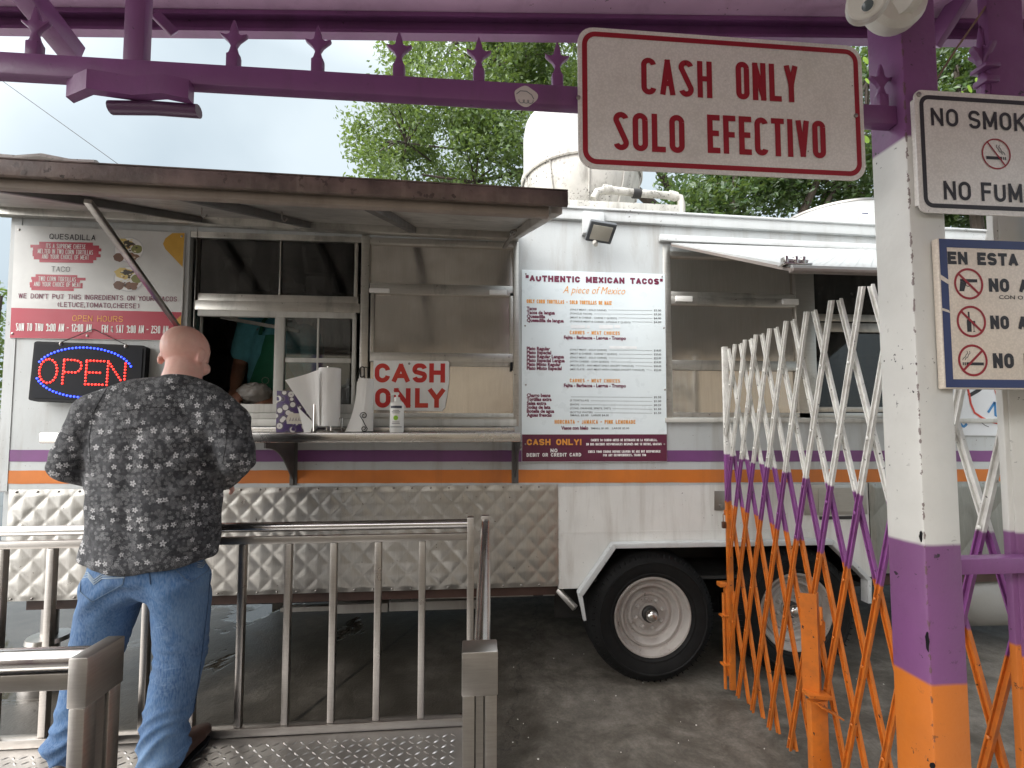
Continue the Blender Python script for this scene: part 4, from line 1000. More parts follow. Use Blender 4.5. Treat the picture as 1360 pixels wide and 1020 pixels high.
# right bay shutters
b = MB(); px_box(b, 491, 322, 682, 381, FY + .014, .006, 0); px_box(b, 497, 389, 677, 470, FY + .010, .006, 0); px_box(b, 491, 481, 682, 549, FY + .014, .006, 0); b.build('shutter_panel', M['shutter'], tk)
b = MB(); px_box(b, 491, 380, 682, 389, FY - .006, .022); px_box(b, 491, 470, 682, 480, FY - .006, .022); px_box(b, 491, 389, 497, 470, FY - .006, .022); px_box(b, 677, 389, 682, 470, FY - .006, .022)
px_box(b, 597, 480, 682, 486, FY - .002, .018); b.build('shutter_frame', M['winframe'], tk)
b = MB(); px_box(b, 490, 383, 517, 388, FY - .022, .015, .003); b.build('shutter_handle', M['plastic_white'], tk); b = MB(); px_box(b, 650, 385, 673, 391, FY - .022, .015, .003); b.build('shutter_handle', M['plastic_white'], tk)
b = MB(); px_box(b, 678, 481, 681, 492, FY - .02, .013, .002); b.build('window_latch', M['black'], tk); b = MB(); c = spot(481, 494, FY - .016)
b.tube([(c.x + .012 * math.cos(t), FY - .018, c.z + (.018 if math.sin(t) > 0 else -.018) + .012 * math.sin(t)) for t in [2 * PI * k / 20 for k in range(20)]], .003, 6, closed=True); b.build('window_latch', M['black'], tk)

# ---- right opening
b = MB(); px_box(b, 884, 326, 890, 560, FY - .014, .05); px_box(b, 1062, 342, 1080, 560, FY - .010, .05); 
b.box(CX0, CX1, FY - .01, FY + .04, CZ1 - .03, CZ1 + .002, .002); b.box(CX0, CX1, FY - .01, FY + .04, CZ0 - .002, CZ0 + .03, .002); b.box(CX1 - .04, CX1, FY - .012, FY + .04, CZ0 + .031, CZ1 - .031)
px_box(b, 890, 391, 1062, 396, FY - .002, .02); px_box(b, 890, 397, 1062, 404, FY - .008, .02); px_box(b, 890, 480, 1062, 491, FY - .006, .02); px_box(b, 1080, 421, 1290, 426, FY - .002, .02); px_box(b, 1080, 432, 1290, 440, FY - .004, .02); px_box(b, 1080, 541, 1290, 547, FY - .006, .02)
b.build('window_frame', M['winframe'], tk)
b = MB(); px_box(b, 890, 326, 1062, 391, FY + .016, .006, 0); px_box(b, 890, 404, 1062, 480, FY + .010, .006, 0); px_box(b, 890, 491, 1062, 553, FY + .016, .006, 0); b.build('shutter_panel', M['shutter'], tk)
b = MB(); a = spot(1080, 553, FY + .02); b.box(a.x, CX1 - .041, FY + .02, FY + .024, CZ0 + .031, CZ1 - .031); b.build('tinted_pane', M['tint'], tk)
b = MB(); px_box(b, 898, 393, 920, 400, FY - .024, .015, .003); b.build('shutter_handle', M['plastic_white'], tk); b = MB(); px_box(b, 1040, 397, 1061, 404, FY - .024, .015, .003); b.build('shutter_handle', M['plastic_white'], tk)
b = MB(); px_box(b, 884, 556, 1420, 561, FY - .03, .02); b.build('window_sill', M['lightframe'], tk)

# ---- awning over the left opening
hY, fY = 2.72, 1.30
hz = spot(688, 314, hY).z + .018; fz = spot(752, 266, fY).z + .0215 - .0215
ax0, ax1 = -2.60, .262
awn = tk
def az(y): return fz + (hz - fz) * (y - fY) / (hY - fY)
def slope(mb, x0, x1, ya, yb, d0, d1, bev=0):
    mb.hexa([(x0, ya, az(ya) + d0), (x1, ya, az(ya) + d0), (x1, yb, az(yb) + d0), (x0, yb, az(yb) + d0), (x0, ya, az(ya) + d1), (x1, ya, az(ya) + d1), (x1, yb, az(yb) + d1), (x0, yb, az(yb) + d1)], bev)
b = MB(); slope(b, ax0, ax1, fY + .004, hY, .006, .018)
aw = b.build('awning', M['awn_in'], tk)
b = MB(); b.box(ax0, ax1 + .006, fY - .012, fY + .003, fz - .021, fz + .022, .003); b.box(ax0, ax1 + .006, fY - .012, fY + .06, fz + .0225, fz + .027, .002); b.build('front_lip', M['rust'], aw)
b = MB(); b.box(ax0, ax1 - .045, fY + .018, fY + .045, fz - .040, fz - .016, .003); b.box(ax0, ax1 - .045, fY + .02, fY + .05, fz - .0155, fz + .004); b.build('front_rail', paint('worn_rail', (.30, .25, .21), .5, .2, (.12, .09, .07), .6), aw)
rx = [spot(259, 297, 2.66).x, spot(405, 307, 2.66).x, spot(547, 314, 2.66).x]
for x in rx:
    b = MB(); slope(b, x - .02, x + .02, fY + .05, hY - .02, -.030, .0055, .003); b.build('rib', M['awn_bar'], aw)
b = MB(); slope(b, ax1 - .034, ax1, fY + .046, hY - .02, -.036, .0055, .003); b.build('side_frame', paint('side_bar', (.46, .43, .39), .45, .12, (.15, .13, .11), .6, metal=.4), aw)
b = MB(); b.box(ax0, ax1, hY - .03, hY + .02, hz - .045, hz + .012, .004); b.build('hinge_rail', M['winframe'], aw)
s0 = spot(116, 276, 1.8); s1 = spot(237, 442, 2.735)
b = MB(); b.bar(s0, s1, .026, .020, bev=.003); b.build('strut', M['rail'], aw)
b = MB(); p = spot(690, 302, 2.2); p = Vector((ax1 - .06, 2.25, az(2.25) - .02)); b.bar(p, (ax1 - .10, 2.50, az(2.5) - .10), .018, .012); b.tube([(p.x - .012 + .012 * math.cos(t), p.y, p.z - .012 + .012 * math.sin(t)) for t in [2 * PI * k / 12 for k in range(12)]], .004, 6, closed=True); b.build('hook', M['bolt'], aw)
for xx in (rx[0] + .35, rx[1] + .1):
    b = MB(); yq = 2.1; b.tube([(xx, yq, az(yq)), (xx, yq, az(yq) - .03), (xx + .012, yq, az(yq) - .045), (xx + .024, yq, az(yq) - .03)], .003, 6); b.build('hook', M['bolt'], aw)
b = MB()                                                     # rolled tarp remains on top at the left
p = [(ax0 + (-1.02 - ax0) * k / 24, fY + .02 + random.uniform(-.004, .004), fz + .040 + random.uniform(-.004, .004)) for k in range(25)]
b.tube(p, [.013 + random.uniform(-.003, .003) for _ in p], 8); b.build('rolled_tarp', M['grimy'], aw)
for o in [aw] + list(aw.children):                          # the awning hangs a little high at its left end
    for vv in o.data.vertices: vv.co.z -= .015 * (vv.co.x + tk['_b'][0] - ax1)

# ---- flap of the right window
fl0 = (CX0 + .01, TW - .03, spot(889, 325, TW).z); fx = CX0 + .015; fyy = fx / spot(1053, 352, 1).x; ff = spot(1053, 352, fyy)
fx1 = 3.15
b = MB(); b.hexa([(fx, fyy, ff.z - .012), (fx1, fyy, ff.z - .012), (fx1, TW - .03, fl0[2] - .012), (fx, TW - .03, fl0[2] - .012), (fx, fyy, ff.z), (fx1, fyy, ff.z), (fx1, TW - .03, fl0[2]), (fx, TW - .03, fl0[2])])
dn = Vector((0, -(fl0[2] - ff.z), (TW - .03 - fyy) * -1)).normalized() * -1
for i in range(58):
    for j in range(30):
        x = fx + .05 + i * .033; t = .03 + j * .032
        if x > fx1 - .04: continue
        y = fyy + (TW - .03 - fyy) * t; z = ff.z + (fl0[2] - ff.z) * t
        if z < 0: continue
        a = R(45) if (i + j) % 2 else R(-45); tv = Vector((0, TW - .03 - fyy, fl0[2] - ff.z)).normalized(); nv = Vector((0, -tv.z, tv.y))
        u = Vector((1, 0, 0)) * math.cos(a) + tv * math.sin(a); w = Vector((1, 0, 0)) * -math.sin(a) + tv * math.cos(a); c = Vector((x, y, z)) + nv * .0003
        b.add([c - u * .012, c - w * .003, c + u * .012, c + w * .003, c + nv * .002], [(0, 1, 4), (1, 2, 4), (2, 3, 4), (3, 0, 4)])
wf = b.build('window_flap', M['flap'], tk)
b = MB(); b.box(fx - .004, fx1, fyy - .008, fyy + .02, ff.z - .026, ff.z - .0125, .002)
b.hexa([(fx - .006, fyy, ff.z - .026), (fx + .025, fyy, ff.z - .026), (fx + .025, TW - .04, fl0[2] - .026), (fx - .006, TW - .04, fl0[2] - .026), (fx - .006, fyy, ff.z - .0122), (fx + .025, fyy, ff.z - .0122), (fx + .025, TW - .04, fl0[2] - .0122), (fx - .006, TW - .04, fl0[2] - .0122)])
b.build('flap_edge', paint('flap_edge_paint', (.20, .17, .15), .5, .15, (.15, .11, .09), .6), wf)
b = MB(); q = spot(1062, 345, fyy); b.tube([(q.x - .045, fyy + .03, ff.z + .028), (q.x + .05, fyy + .03, ff.z + .026)], .011, 10)
for k in (-.04, 0, .03): b.box(q.x + k - .006, q.x + k + .006, fyy + .014, fyy + .046, ff.z + .008, ff.z + .042, .003)
b.box(q.x - .055, q.x + .06, fyy + .01, fyy + .05, ff.z + .008, ff.z + .014, .001); b.build('bolt_latch', M['chrome'], wf)

# ---- counter
KY = 2.35; kz1 = spot(300, 575, KY).z; kz0 = spot(300, 588, KY).z; kx0 = spot(52, 580, KY).x; kx1 = .238
b = MB(); b.box(kx0, kx1, KY, TW - .031, kz1 - .006, kz1, .001); b.box(kx0, kx1, KY - .002, KY + .014, kz0, kz1 + .002, .005); b.box(kx0, kx0 + .003, KY + .015, TW - .031, kz0, kz1 - .0065); b.box(kx1 - .003, kx1, KY + .015, TW - .031, kz0, kz1 - .0065)
b.box(kx0, kx1, TW - .050, TW - .032, kz1 + .0005, kz1 + .028, .002)
ct = b.build('serving_counter', M['counter'], tk)
for x in (spot(390, 640, TW).x, spot(684, 640, TW).x, kx0 + .10):
    b = MB(); zz0 = spot(390, 643, TW).z
    cur = [(TW - .02 - .33 * (1 - t) ** 1.0 * (1 - .15 * math.sin(PI * t)), kz0 - .03 - (kz0 - .03 - zz0 - .03) * t ** 1.6) for t in [k / 8 for k in range(9)]]
    b.prism([(TW - .003, zz0), (TW - .003, kz0 - .001), (KY + .02, kz0 - .001), (KY + .02, kz0 - .028)] + cur + [(TW - .02, zz0)], 'yz', x - .004, x + .004)
    b.box(x - .02, x + .02, TW - .008, TW - .0035, zz0 - .006, kz0 - .002)
    b.build('bracket', M['awn_bar'], ct)

# ---- roof equipment
fx0 = spot(771, 200, 3.8).x
fn = thing('exhaust_fan', (fx0, 3.8, 2.85), 'big round white rooftop exhaust fan with a stained bowl', 'exhaust fan')
b = MB(); b.lathe([(.485, 3.56), (.50, 3.575), (.50, 3.60), (.487, 3.61), (.487, 3.95), (.472, 4.04), (.30, 4.18), (.14, 4.31), (.05, 4.39), (.01, 4.40)], (fx0, 3.8, 0), 'z', 64); b.build('windband', paint('fan_white', (.42, .42, .41), .5, .14, (.20, .185, .165), .85, (.10, .09, .08), 70, .68), fn)
b = MB(); b.lathe([(.30, 2.985), (.335, 3.06), (.40, 3.22), (.455, 3.38), (.48, 3.50), (.483, 3.56)], (fx0, 3.8, 0), 'z', 64); b.build('bowl', M['grimy'], fn)
b = MB(); b.lathe([(.498, 3.545), (.507, 3.555), (.507, 3.59), (.498, 3.60)], (fx0, 3.8, 0), 'z', 64, caps=False)
for k in range(10):
    a = 2 * PI * (k + .35) / 10; pr_ = [(.49, 3.55), (.463, 3.38), (.408, 3.22), (.343, 3.06), (.31, 2.99)]
    b.tube([(fx0 + r * math.cos(a), 3.8 + r * math.sin(a), z) for r, z in pr_], .007, 6)
b.build('rib_band', M['grimy'], fn)
b = MB(); b.box(fx0 - .42, fx0 + .42, 3.38, 4.22, 2.86, 2.945, .004); b.box(fx0 - .36, fx0 + .36, 3.44, 4.16, 2.9452, 2.99, .004); b.build('curb', M['grimy'], fn)
b = MB(); cp = [spot(x, y, 2.95) for x, y in ((697, 262), (903, 272), (903, 288), (697, 288))]; b.prism([(q.x, q.z) for q in cp], 'xz', 2.95, 3.03, .004)
o = b.build('roof_curb', M['grimy'], None, (cp[0].x, 2.95, cp[0].z)); tag(o, 'speckled white raised curb on the roof edge under the fan', 'roof curb')
pv = [spot(788, 264, 3.1), spot(793, 255, 3.1), spot(806, 252, 3.1), spot(850, 257, 3.1), spot(893, 260, 3.1), spot(903, 263, 3.1), spot(905, 272, 3.1), spot(905, 292, 3.1)]
pp = thing('drain_pipe', tuple(pv[2]), 'bent white plastic pipe lying on the roof beside the fan', 'pipe')
b = MB(); b.tube(pv, .026, 14); b.build('pipe', M['grimy'], pp)
b = MB()
for i, j in ((2, 3), (4, 5)):
    d = (pv[j] - pv[i]).normalized(); b.tube([pv[i] - d * .03, pv[i] + d * .03], .032, 14)
b.build('coupling', M['grimy'], pp)
b = MB(); c = spot(846, 257, 3.1); b.tube([c - Vector((.03, 0, 0)), c + Vector((.025, 0, -.002))], .033, 14); b.build('hose_clamp', M['dark'], pp)
vx, vy, vr, vz = 3.34, 4.0, .47, 3.41
vd = thing('rooftop_drum', (vx, vy, 2.85), 'round white capped housing on the roof behind the lattice gate', 'roof vent')
b = MB(); b.lathe([(vr - .04, 2.83), (vr, 2.9), (vr, vz), (vr - .02, vz + .006), (.1, vz + .05)], (vx, vy, 0), 'z', 72); b.build('housing', M['trim'], vd)
b = MB(); b.lathe([(vr + .001, vz - .014), (vr + .008, vz - .012), (vr + .008, vz + .004), (vr - .004, vz + .008)], (vx, vy, 0), 'z', 72, caps=False); b.build('rim', M['rail'], vd)
a = spot(1141, 279, vy - vr - .004); c = spot(1161, 297, vy - vr - .004); b = MB(); b.box(a.x, c.x, a.y - .004, a.y, c.z, a.z); b.m = 1
b.box(a.x + .02, a.x + .075, a.y - .005, a.y - .0042, a.z - .032, a.z - .022); b.build('data_plate', [M['plastic_white'], M['navy']], vd)

# flood light
fc = spot(798, 308, 2.60)
fd = thing('flood_light', tuple(fc), 'small dark LED flood light fixed above the menu board', 'flood light')
ua = Vector((.95, .05, -.10)).normalized(); na = Vector((-.12, -.62, -.78)); na = (na - ua * na.dot(ua)).normalized(); va = na.cross(ua)
def obx(mb, c, hu, hv, hn, bev=0):
    P = lambda a, q, d: c + ua * a * hu + va * q * hv + na * d * hn
    mb.hexa([P(-1, -1, -1), P(1, -1, -1), P(1, 1, -1), P(-1, 1, -1), P(-1, -1, 1), P(1, -1, 1), P(1, 1, 1), P(-1, 1, 1)], bev)
b = MB(); obx(b, fc, .078, .062, .014, .006); b.build('housing', paint('lamp_grey', (.07, .075, .08), .45, .1), fd)
b = MB()
for k in range(9): obx(b, fc - na * .022 + ua * (-.06 + .015 * k), .003, .05, .010)
b.build('heat_fins', M['black'], fd)
b = MB(); obx(b, fc + na * .0155, .058, .044, .002, .001); b.build('lens', flat('lamp_lens', (.42, .40, .34), .25), fd)
b = MB(); b.bar(fc + Vector((-.0, .01, -.005)), (fc.x - .03, TW - .05, fc.z + .01), .03, .02, bev=.003); b.tube([fc + Vector((-.03, .03, -.05)), fc + Vector((-.03, .0, -.075))], .014, 10); b.build('arm', M['grimy'], fd)
# ================================================================ boards on the truck
BY = TW - .008
def board(name, pxs, mat, label, cat, th=.006):
    p = [spot(x, y, BY) for x, y in pxs]; t = thing(name, (p[0].x, BY, p[-1].z), label, cat)
    b = MB(); b.prism([(q.x, q.z) for q in p], 'xz', BY, BY + th - .001); b.build('panel', mat, t); return t
def bolts(t, pts, Y=None, r=.006):
    for px, py in pts:
        c = spot(px, py, BY); b = MB(); b.lathe([(r, 0), (r, -.002), (r * .5, -.004)], c, 'y', 8); b.build('bolt', M['bolt'], t)
mn = board('menu_board', ((693, 358), (883, 364), (886, 613), (693, 613.5)), M['menu'], 'white menu board headed AUTHENTIC MEXICAN TACOS between the windows', 'menu board')
b = MB(); poly2(b, [(spot(x, y, BY).x, spot(x, y, BY).z) for x, y in ((693.3, 577), (885.6, 576.8), (885.8, 612.6), (693.3, 613))], BY - .0006); b.build('footer_band', M['maroon_bg'], mn)
L = BY - .0012
A_ = lambda cx: 680 + cx / 6.182
def y1_(cy): return 340 + cy / 6.182
def y2_(cy): return 480 + cy / 6.182
b = MB()       # maroon = 0, amber = 1, grey = 2, white = 3
def mt(slot, txt, cx0, base, cx1, cap, yf=y1_, **k):
    b.m = slot; ptext(b, txt, A_(cx0), yf(base), A_(cx1), cap, L, **k)
mt(0, '"AUTHENTIC MEXICAN TACOS"', 112, 207, 1238, 8.3, wt=.30, gap=.25)
mt(1, 'A piece of Mexico', 418, 304, 930, 9.5, shear=.35, bold=-.004)
mt(1, 'ONLY CORN TORTILLAS - SOLO TORTILLAS DE MAIZ', 120, 386, 818, 5.0, wt=.22, gap=.3)
rows1 = [('Tacos', 203, '(ONLY MEAT - SOLO CARNE)', 775, '$3.00'), ('Tacos de lengua', 352, '(TONGUE TACOS)', 658, '$3.00'), ('Quesadilla', 273, '(MEAT & CHEESE - CARNE Y QUESO)', 860, '$4.00'), ('Quesadilla de lengua', 425, '(TONGUE MEAT & CHEESE - LENGUA Y QUESO)', 972, '$4.00')]
rows2 = [('Plato Regular', 313, '(ONLY MEAT - SOLO CARNE)', 778, '$18.00'), ('Plato Especial', 322, '(MEAT & CHEESE - CARNE Y QUESO)', 862, '$20.00'), ('Plato Regular Lengua', 427, '(ONLY MEAT - SOLO CARNE)', 778, '$22.00'), ('Plato Especial Lengua', 434, '(WITH CHEESE - CON QUESO)', 795, '$24.00'), ('Plato Mixto Regular', 400, '(MIX PLATE - ANY MEAT ONLY, EXCEPT TONGUE)', 998, '$20.00'), ('Plato Mixto Especial', 408, '(MIX PLATE - ANY MEAT WITH CHEESE, EXCEPT TONGUE)', 1088, '$22.00')]
rows3 = [('Charro beans', 316, '', 470, '$2.50'), ('Tortillas extra', 325, '(5 TORTILLAS)', 630, '$1.00'), ('Salsa extra', 282, '(EACH)', 550, '$0.25'), ('Sodas de lata', 316, '(COKE, ORANGE, SPRITE, DIET)', 810, '$1.50'), ('Botella de agua', 347, '(BOTTLE WATER)', 662, '$1.50')]
def rows(rs, b0, step, yf):
    for i, (nm, xe, ds, de, pr_) in enumerate(rs):
        base = b0 + i * step
        mt(0, nm, 121, base, xe, 4.3, yf, bold=.045)
        if ds: mt(2, ds, 476, base + 3, de, 2.2, yf, bold=.012)
        mt(2, pr_, 1165, base + 10, 1225, 2.4, yf, bold=.02)
        b.m = 2; p, q = spot(A_(de + 15), yf(base), L), spot(A_(1152), yf(base + 4), L); strip2(b, [(p.x, p.z), (q.x, q.z)], .0016, L)
rows(rows1, 443, 32.2, y1_); rows(rows2, 772, 32.3, y1_); rows(rows3, 291, 32.5, y2_)
for base, yf in ((642, y1_), (171, y2_)):
    mt(1, 'CARNES - MEAT CHOICES', 475, base, 886, 4.7, yf, wt=.22, gap=.5); mt(0, 'Fajita - Barbacoa - Lengua - Trompo', 426, base + 39, 936, 4.4, yf, bold=.04)
mt(0, 'Aguas frescas', 121, 453, 326, 4.3, y2_, bold=.045); mt(2, 'SMALL $3.00', 478, 449, 627, 2.3, y2_, bold=.015); mt(2, 'LARGE $4.00', 654, 449, 795, 2.3, y2_, bold=.015)
mt(1, 'HORCHATA - JAMAICA - PINK LEMONADE', 350, 512, 1013, 5.2, y2_, wt=.22, gap=.4)
mt(0, 'Vasos con hielo', 403, 559, 627, 4.3, y2_, bold=.045); mt(2, 'SMALL $1.00', 648, 556, 792, 2.3, y2_, bold=.015); mt(2, 'LARGE $2.00', 822, 556, 962, 2.3, y2_, bold=.015)
L = BY - .0018
mt(1, 'CASH ONLY!', 122, 688, 570, 8.2, y2_, wt=.24, gap=.25); mt(3, 'NO', 316, 747, 373, 5, y2_, wt=.24, gap=.3); mt(3, 'DEBIT OR CREDIT CARD', 120, 783, 568, 4.9, y2_, wt=.24, gap=.3)
mt(3, 'CUENTE SU CAMBIO ANTES DE RETIRARSE DE LA VENTANILLA,', 648, 656, 1192, 3.2, y2_, wt=.25, gap=.3); mt(3, 'NO NOS HACEMOS RESPONSABLES DESPUÉS QUE SE RETIRE, GRACIAS', 610, 690, 1228, 3.2, y2_, wt=.25, gap=.3)
mt(3, 'CHECK YOUR CHANGE BEFORE LEAVING WE ARE NOT RESPONSIBLE', 626, 751, 1218, 3.2, y2_, wt=.25, gap=.3); mt(3, 'FOR ANY INCONVENIENCES. THANK YOU', 748, 780, 1100, 3.2, y2_, wt=.25, gap=.3)
L = BY - .0012
b.m = 4
for x0, x1, y0, y1, yf in ((482, 600, 568, 592, y1_), (612, 640, 570, 592, y1_), (715, 828, 568, 596, y1_), (840, 890, 568, 590, y1_), (800, 1025, 742, 760, y1_)):
    p, q = spot(A_(x0), yf(y1), L), spot(A_(x1), yf(y0), L); poly2(b, [(p.x, p.z), (q.x, p.z), (q.x, q.z), (p.x, q.z)], L)
b.build('lettering', [M['maroon'], M['amber'], M['greyline'], M['white_ink'], flat('correction_patch', (.84, .86, .86), .4)], mn, ang=0)
bolts(mn, ((698.5, 363.8), (879, 367.5), (697.5, 432.5), (881.5, 435.5), (698.3, 511), (883, 517.5), (697.7, 590), (882.3, 590)), r=.0052)

fs = board('food_sign', ((20, 299), (246, 309), (240, 452.5), (13, 449)), paint('food_sign_print', (.66, .66, .64), .35, .10, (.42, .40, .37), .3, None, streak=False), 'printed sign explaining quesadilla, taco and opening hours at the left of the truck', 'sign')
B_ = lambda cx: cx / 4.857
y5 = lambda cy: 270 + cy / 4.857
P2 = lambda x, y: (spot(B_(x), y5(y), BY).x, spot(B_(x), y5(y), BY).z)
b = MB(); poly2(b, [P2(*q) for q in ((73, 674), (1172, 703), (1166, 884), (65, 868))], BY - .0006); b.build('footer_band', M['crimson'], fs)
L = BY - .0012
def brush(x0, x1, y0, y1, n):
    rows_ = [(y0 + (y1 - y0) * i / n, y0 + (y1 - y0) * (i + 1) / n) for i in range(n)]
    for i, (a, c) in enumerate(rows_):
        e0 = x0 + random.uniform(0, 40) + (30 if i in (0, n - 1) else 0); e1 = x1 - random.uniform(0, 40) - (40 if i in (0, n - 1) else 0)
        poly2(b, [P2(e0, a), P2(e1, a + 6), P2(e1, c + 6.5), P2(e0, c + .5)], L + .0003)
b = MB(); b.m = 0; brush(190, 655, 248, 380, 7); brush(172, 555, 458, 560, 6)
b.m = 1
poly2(b, [P2(*q) for q in ((1112, 193), (1192, 192), (1178, 412), (1068, 296), (1052, 262), (1068, 226))], L); poly2(b, [P2(*q) for q in ((1170, 722), (1166, 802), (1128, 802), (1112, 776))], L - .0002)
def ft(slot, txt, cx0, base, cx1, cap, **k):
    b.m = slot; ptext(b, txt, B_(cx0), y5(base), B_(cx1), cap / 4.857, L - .0006, **k)
ft(2, 'QUESADILLA', 318, 231, 616, 36, wt=.14, gap=.28); ft(2, 'TACO', 330, 440, 450, 34, wt=.09, gap=.28)
ft(3, 'ITS A SUPREME CHEESE', 296, 288, 552, 29, wt=.10, gap=.32); ft(3, 'MELTED IN TWO CORN TORTILLAS', 243, 322, 600, 29, wt=.10, gap=.32); ft(3, 'AND YOUR CHOICE OF MEAT', 270, 356, 574, 29, wt=.10, gap=.32)
ft(3, 'TWO CORN TORTILLAS', 247, 500, 490, 29, wt=.10, gap=.32); ft(3, 'AND YOUR CHOICE OF MEAT', 218, 534, 521, 29, wt=.10, gap=.32)
ft(4, "WE DON'T PUT THIS INGREDIENTS ON YOUR TACOS", 118, 612, 1142, 32, wt=.135, gap=.28); ft(4, '(LETUCE,TOMATO,CHEESE)', 372, 668, 893, 32, wt=.135, gap=.28)
ft(5, 'OPEN HOURS', 466, 760, 792, 38, wt=.12, gap=.28)
ft(3, 'SUN TO THU 9:00 AM - 12:00 AM', 100, 822, 590, 50, wt=.115, gap=.32); ft(3, 'FRI & SAT 9:00 AM - 2:30 AM', 655, 834, 1085, 50, wt=.115, gap=.32)
b.build('lettering', [M['crimson'], M['mustard'], M['black_ink'], M['white_ink'], M['maroon'], M['amber']], fs, ang=0)
# printed plates of food
b = MB()
def blob(slot, cx, cy, rx, ry, k, d=L):
    b.m = slot; c = spot(B_(cx), y5(cy), BY); u = c.x - spot(B_(cx - 100), y5(cy), BY).x; u /= 100
    n = 22; ph = random.random() * 6
    poly2(b, [(c.x + u * rx * math.cos(a) * (1 + k * math.sin(3 * a + ph) + k * .6 * math.sin(7 * a + ph * 2)), c.z + u * ry * math.sin(a) * (1 + k * math.sin(4 * a + ph) + k * .6 * math.cos(9 * a))) for a in [2 * PI * q / n for q in range(n)]], d)
for oy in (0, 188):
    blob(0, 832, 300 + oy, 100, 92, .01); blob(1, 832, 300 + oy, 90, 82, .01, L - .0002)
    blob(2, 800, 265 + oy, 60, 38, .12, L - .0004); blob(3, 826, 262 + oy, 38, 20, .3, L - .0006); blob(4, 884, 296 + oy * 1.02, 36, 30, .05, L - .0004)
    blob(5, 768, 350 + oy * .96, 36, 30, .08, L - .0004); blob(6, 850, 346 + oy, 44, 28, .18, L - .0004)
    for _ in range(16): blob(random.choice((3, 7, 5)), random.uniform(775, 890), random.uniform(235, 370) + oy, 8, 5, .3, L - .0008)
b.build('food_print', [flat('plate_grey', (.52, .52, .52), .4), flat('plate_white', (.74, .73, .71), .4), flat('food_yellow', (.62, .47, .16), .5), flat('food_char', (.05, .04, .03), .5), flat('food_olive', (.22, .22, .07), .5), flat('food_brown', (.16, .08, .05), .5), flat('food_meat', (.20, .10, .06), .5), flat('food_cream', (.7, .62, .42), .5)], fs, ang=0)
bolts(fs, ((25.5, 305), (241.5, 314), (16.5, 443), (116, 446)), r=.007)

# mural scribbles on the right of the truck
mu = board('poster', ((1240, 470), (1470, 470), (1470, 580), (1240, 578)), paint('poster_paper', (.74, .76, .78), .5, .04), 'white hand-drawn poster with blue waves and red lines at the right of the truck', 'poster', .004)
b = MB()
def pl(slot, pts, w):
    b.m = slot; strip2(b, [(spot(x, y, BY).x, spot(x, y, BY).z) for x, y in pts], w, BY - .0012 - slot * .0003)
pl(0, [(1266 + k * 2, 548.5 + 2.0 * math.sin(k * 1.15)) for k in range(6)], .014); pl(0, [(1266 + k * 2, 564.5 + 2.2 * math.sin(k * 1.15)) for k in range(10)], .016)
pl(1, [(1266, 538), (1272, 534.5)], .030); pl(1, [(1286, 526), (1300, 518), (1306, 512)], .024); pl(2, [(1285, 516), (1287, 524), (1289, 536), (1294, 548), (1304, 555), (1316, 560), (1328, 563)], .014); pl(2, [(1320, 512), (1323, 524), (1330, 534)], .012)
pl(0, [(1312, 548), (1321, 534)], .016); pl(0, [(1321, 534), (1322, 552), (1326, 553)], .016); pl(1, [(1303, 561), (1308, 565), (1313, 567)], .004)
pl(2, [(1345, 530), (1362, 522), (1380, 536)], .014); pl(0, [(1350 + k * 2, 558 + 2 * math.sin(k * 1.1)) for k in range(14)], .014)
b.build('drawing', [M['blue_ink'], M['black_ink'], flat('drawn_red', (.6, .06, .04), .5)], mu, ang=0)

# cash only poster by the window
cp = thing('cash_poster', tuple(spot(497, 547, FY - .012)), 'white poster reading CASH ONLY in red capitals beside the sliding window', 'poster')
QY = FY - .0135
pc4 = [spot(x, y, QY) for x, y in ((496, 478.5), (595, 479.5), (597, 482), (596, 510), (591, 541), (587, 546), (497, 544.5))]
b = MB(); b.prism([(q.x, q.z) for q in pc4], 'xz', QY, QY + .002); b.build('sheet', paint('poster_sheet', (.86, .85, .83), .4, .05, (.5, .46, .4), .3), cp)
b = MB(); L2 = QY - .0008
def rl_mat():
    s = N('poster_red'); v = s.noise(3, 4); return s.set(Base_Color=s.mix(s.ramp(v, .4, .7), (.55, .02, .025, 1), (.62, .07, .03, 1)), Roughness=.45)
for ch, x0, x1 in (('C', 497.5, 518), ('A', 520.5, 544), ('S', 547.5, 567), ('H', 570, 591)): ptext(b, ch, x0, 508, x1, 25.5, L2, wt=.235)
for ch, x0, x1 in (('O', 498, 518.5), ('N', 523, 545), ('L', 551, 568.5), ('Y', 568.5, 591)): ptext(b, ch, x0, 541.5, x1, 26, L2, wt=.235)
b.build('lettering', rl_mat(), cp)
b = MB(); c = spot(543.5, 483, QY); b.lathe([(.007, 0), (.007, -.003), (.004, -.005)], c, 'y', 10); b.build('screw', M['bolt'], cp)

# LED OPEN sign
OY = TW - .055
os_ = thing('open_sign', tuple(spot(120, 533, OY)), 'black LED sign showing OPEN in red dots inside a blue ring', 'sign')
co = [spot(45.6, 453, OY + .02), spot(194, 459, OY + .02), spot(188, 541, OY - .02), spot(37.5, 532, OY - .02)]
ox = (co[1] - co[0]); oz = (co[0] - co[3]); on = ox.cross(oz).normalized()
if on.y > 0: on = -on
U = ox.normalized(); V = (oz - U * oz.dot(U)).normalized()
def oslab(mb, u0, u1, v0, v1, d0, d1, r=.012):
    pts = rrect(u0, u1, v0, v1, r, 4); W_, H_ = ox.length, oz.length
    A = [co[3] + ox * u + oz * v for u, v in pts]
    n = len(A); mb.add([p + on * d0 for p in A] + [p + on * d1 for p in A], [tuple(range(n - 1, -1, -1)), tuple(range(n, 2 * n))] + [(i, (i + 1) % n, (i + 1) % n + n, i + n) for i in range(n)])
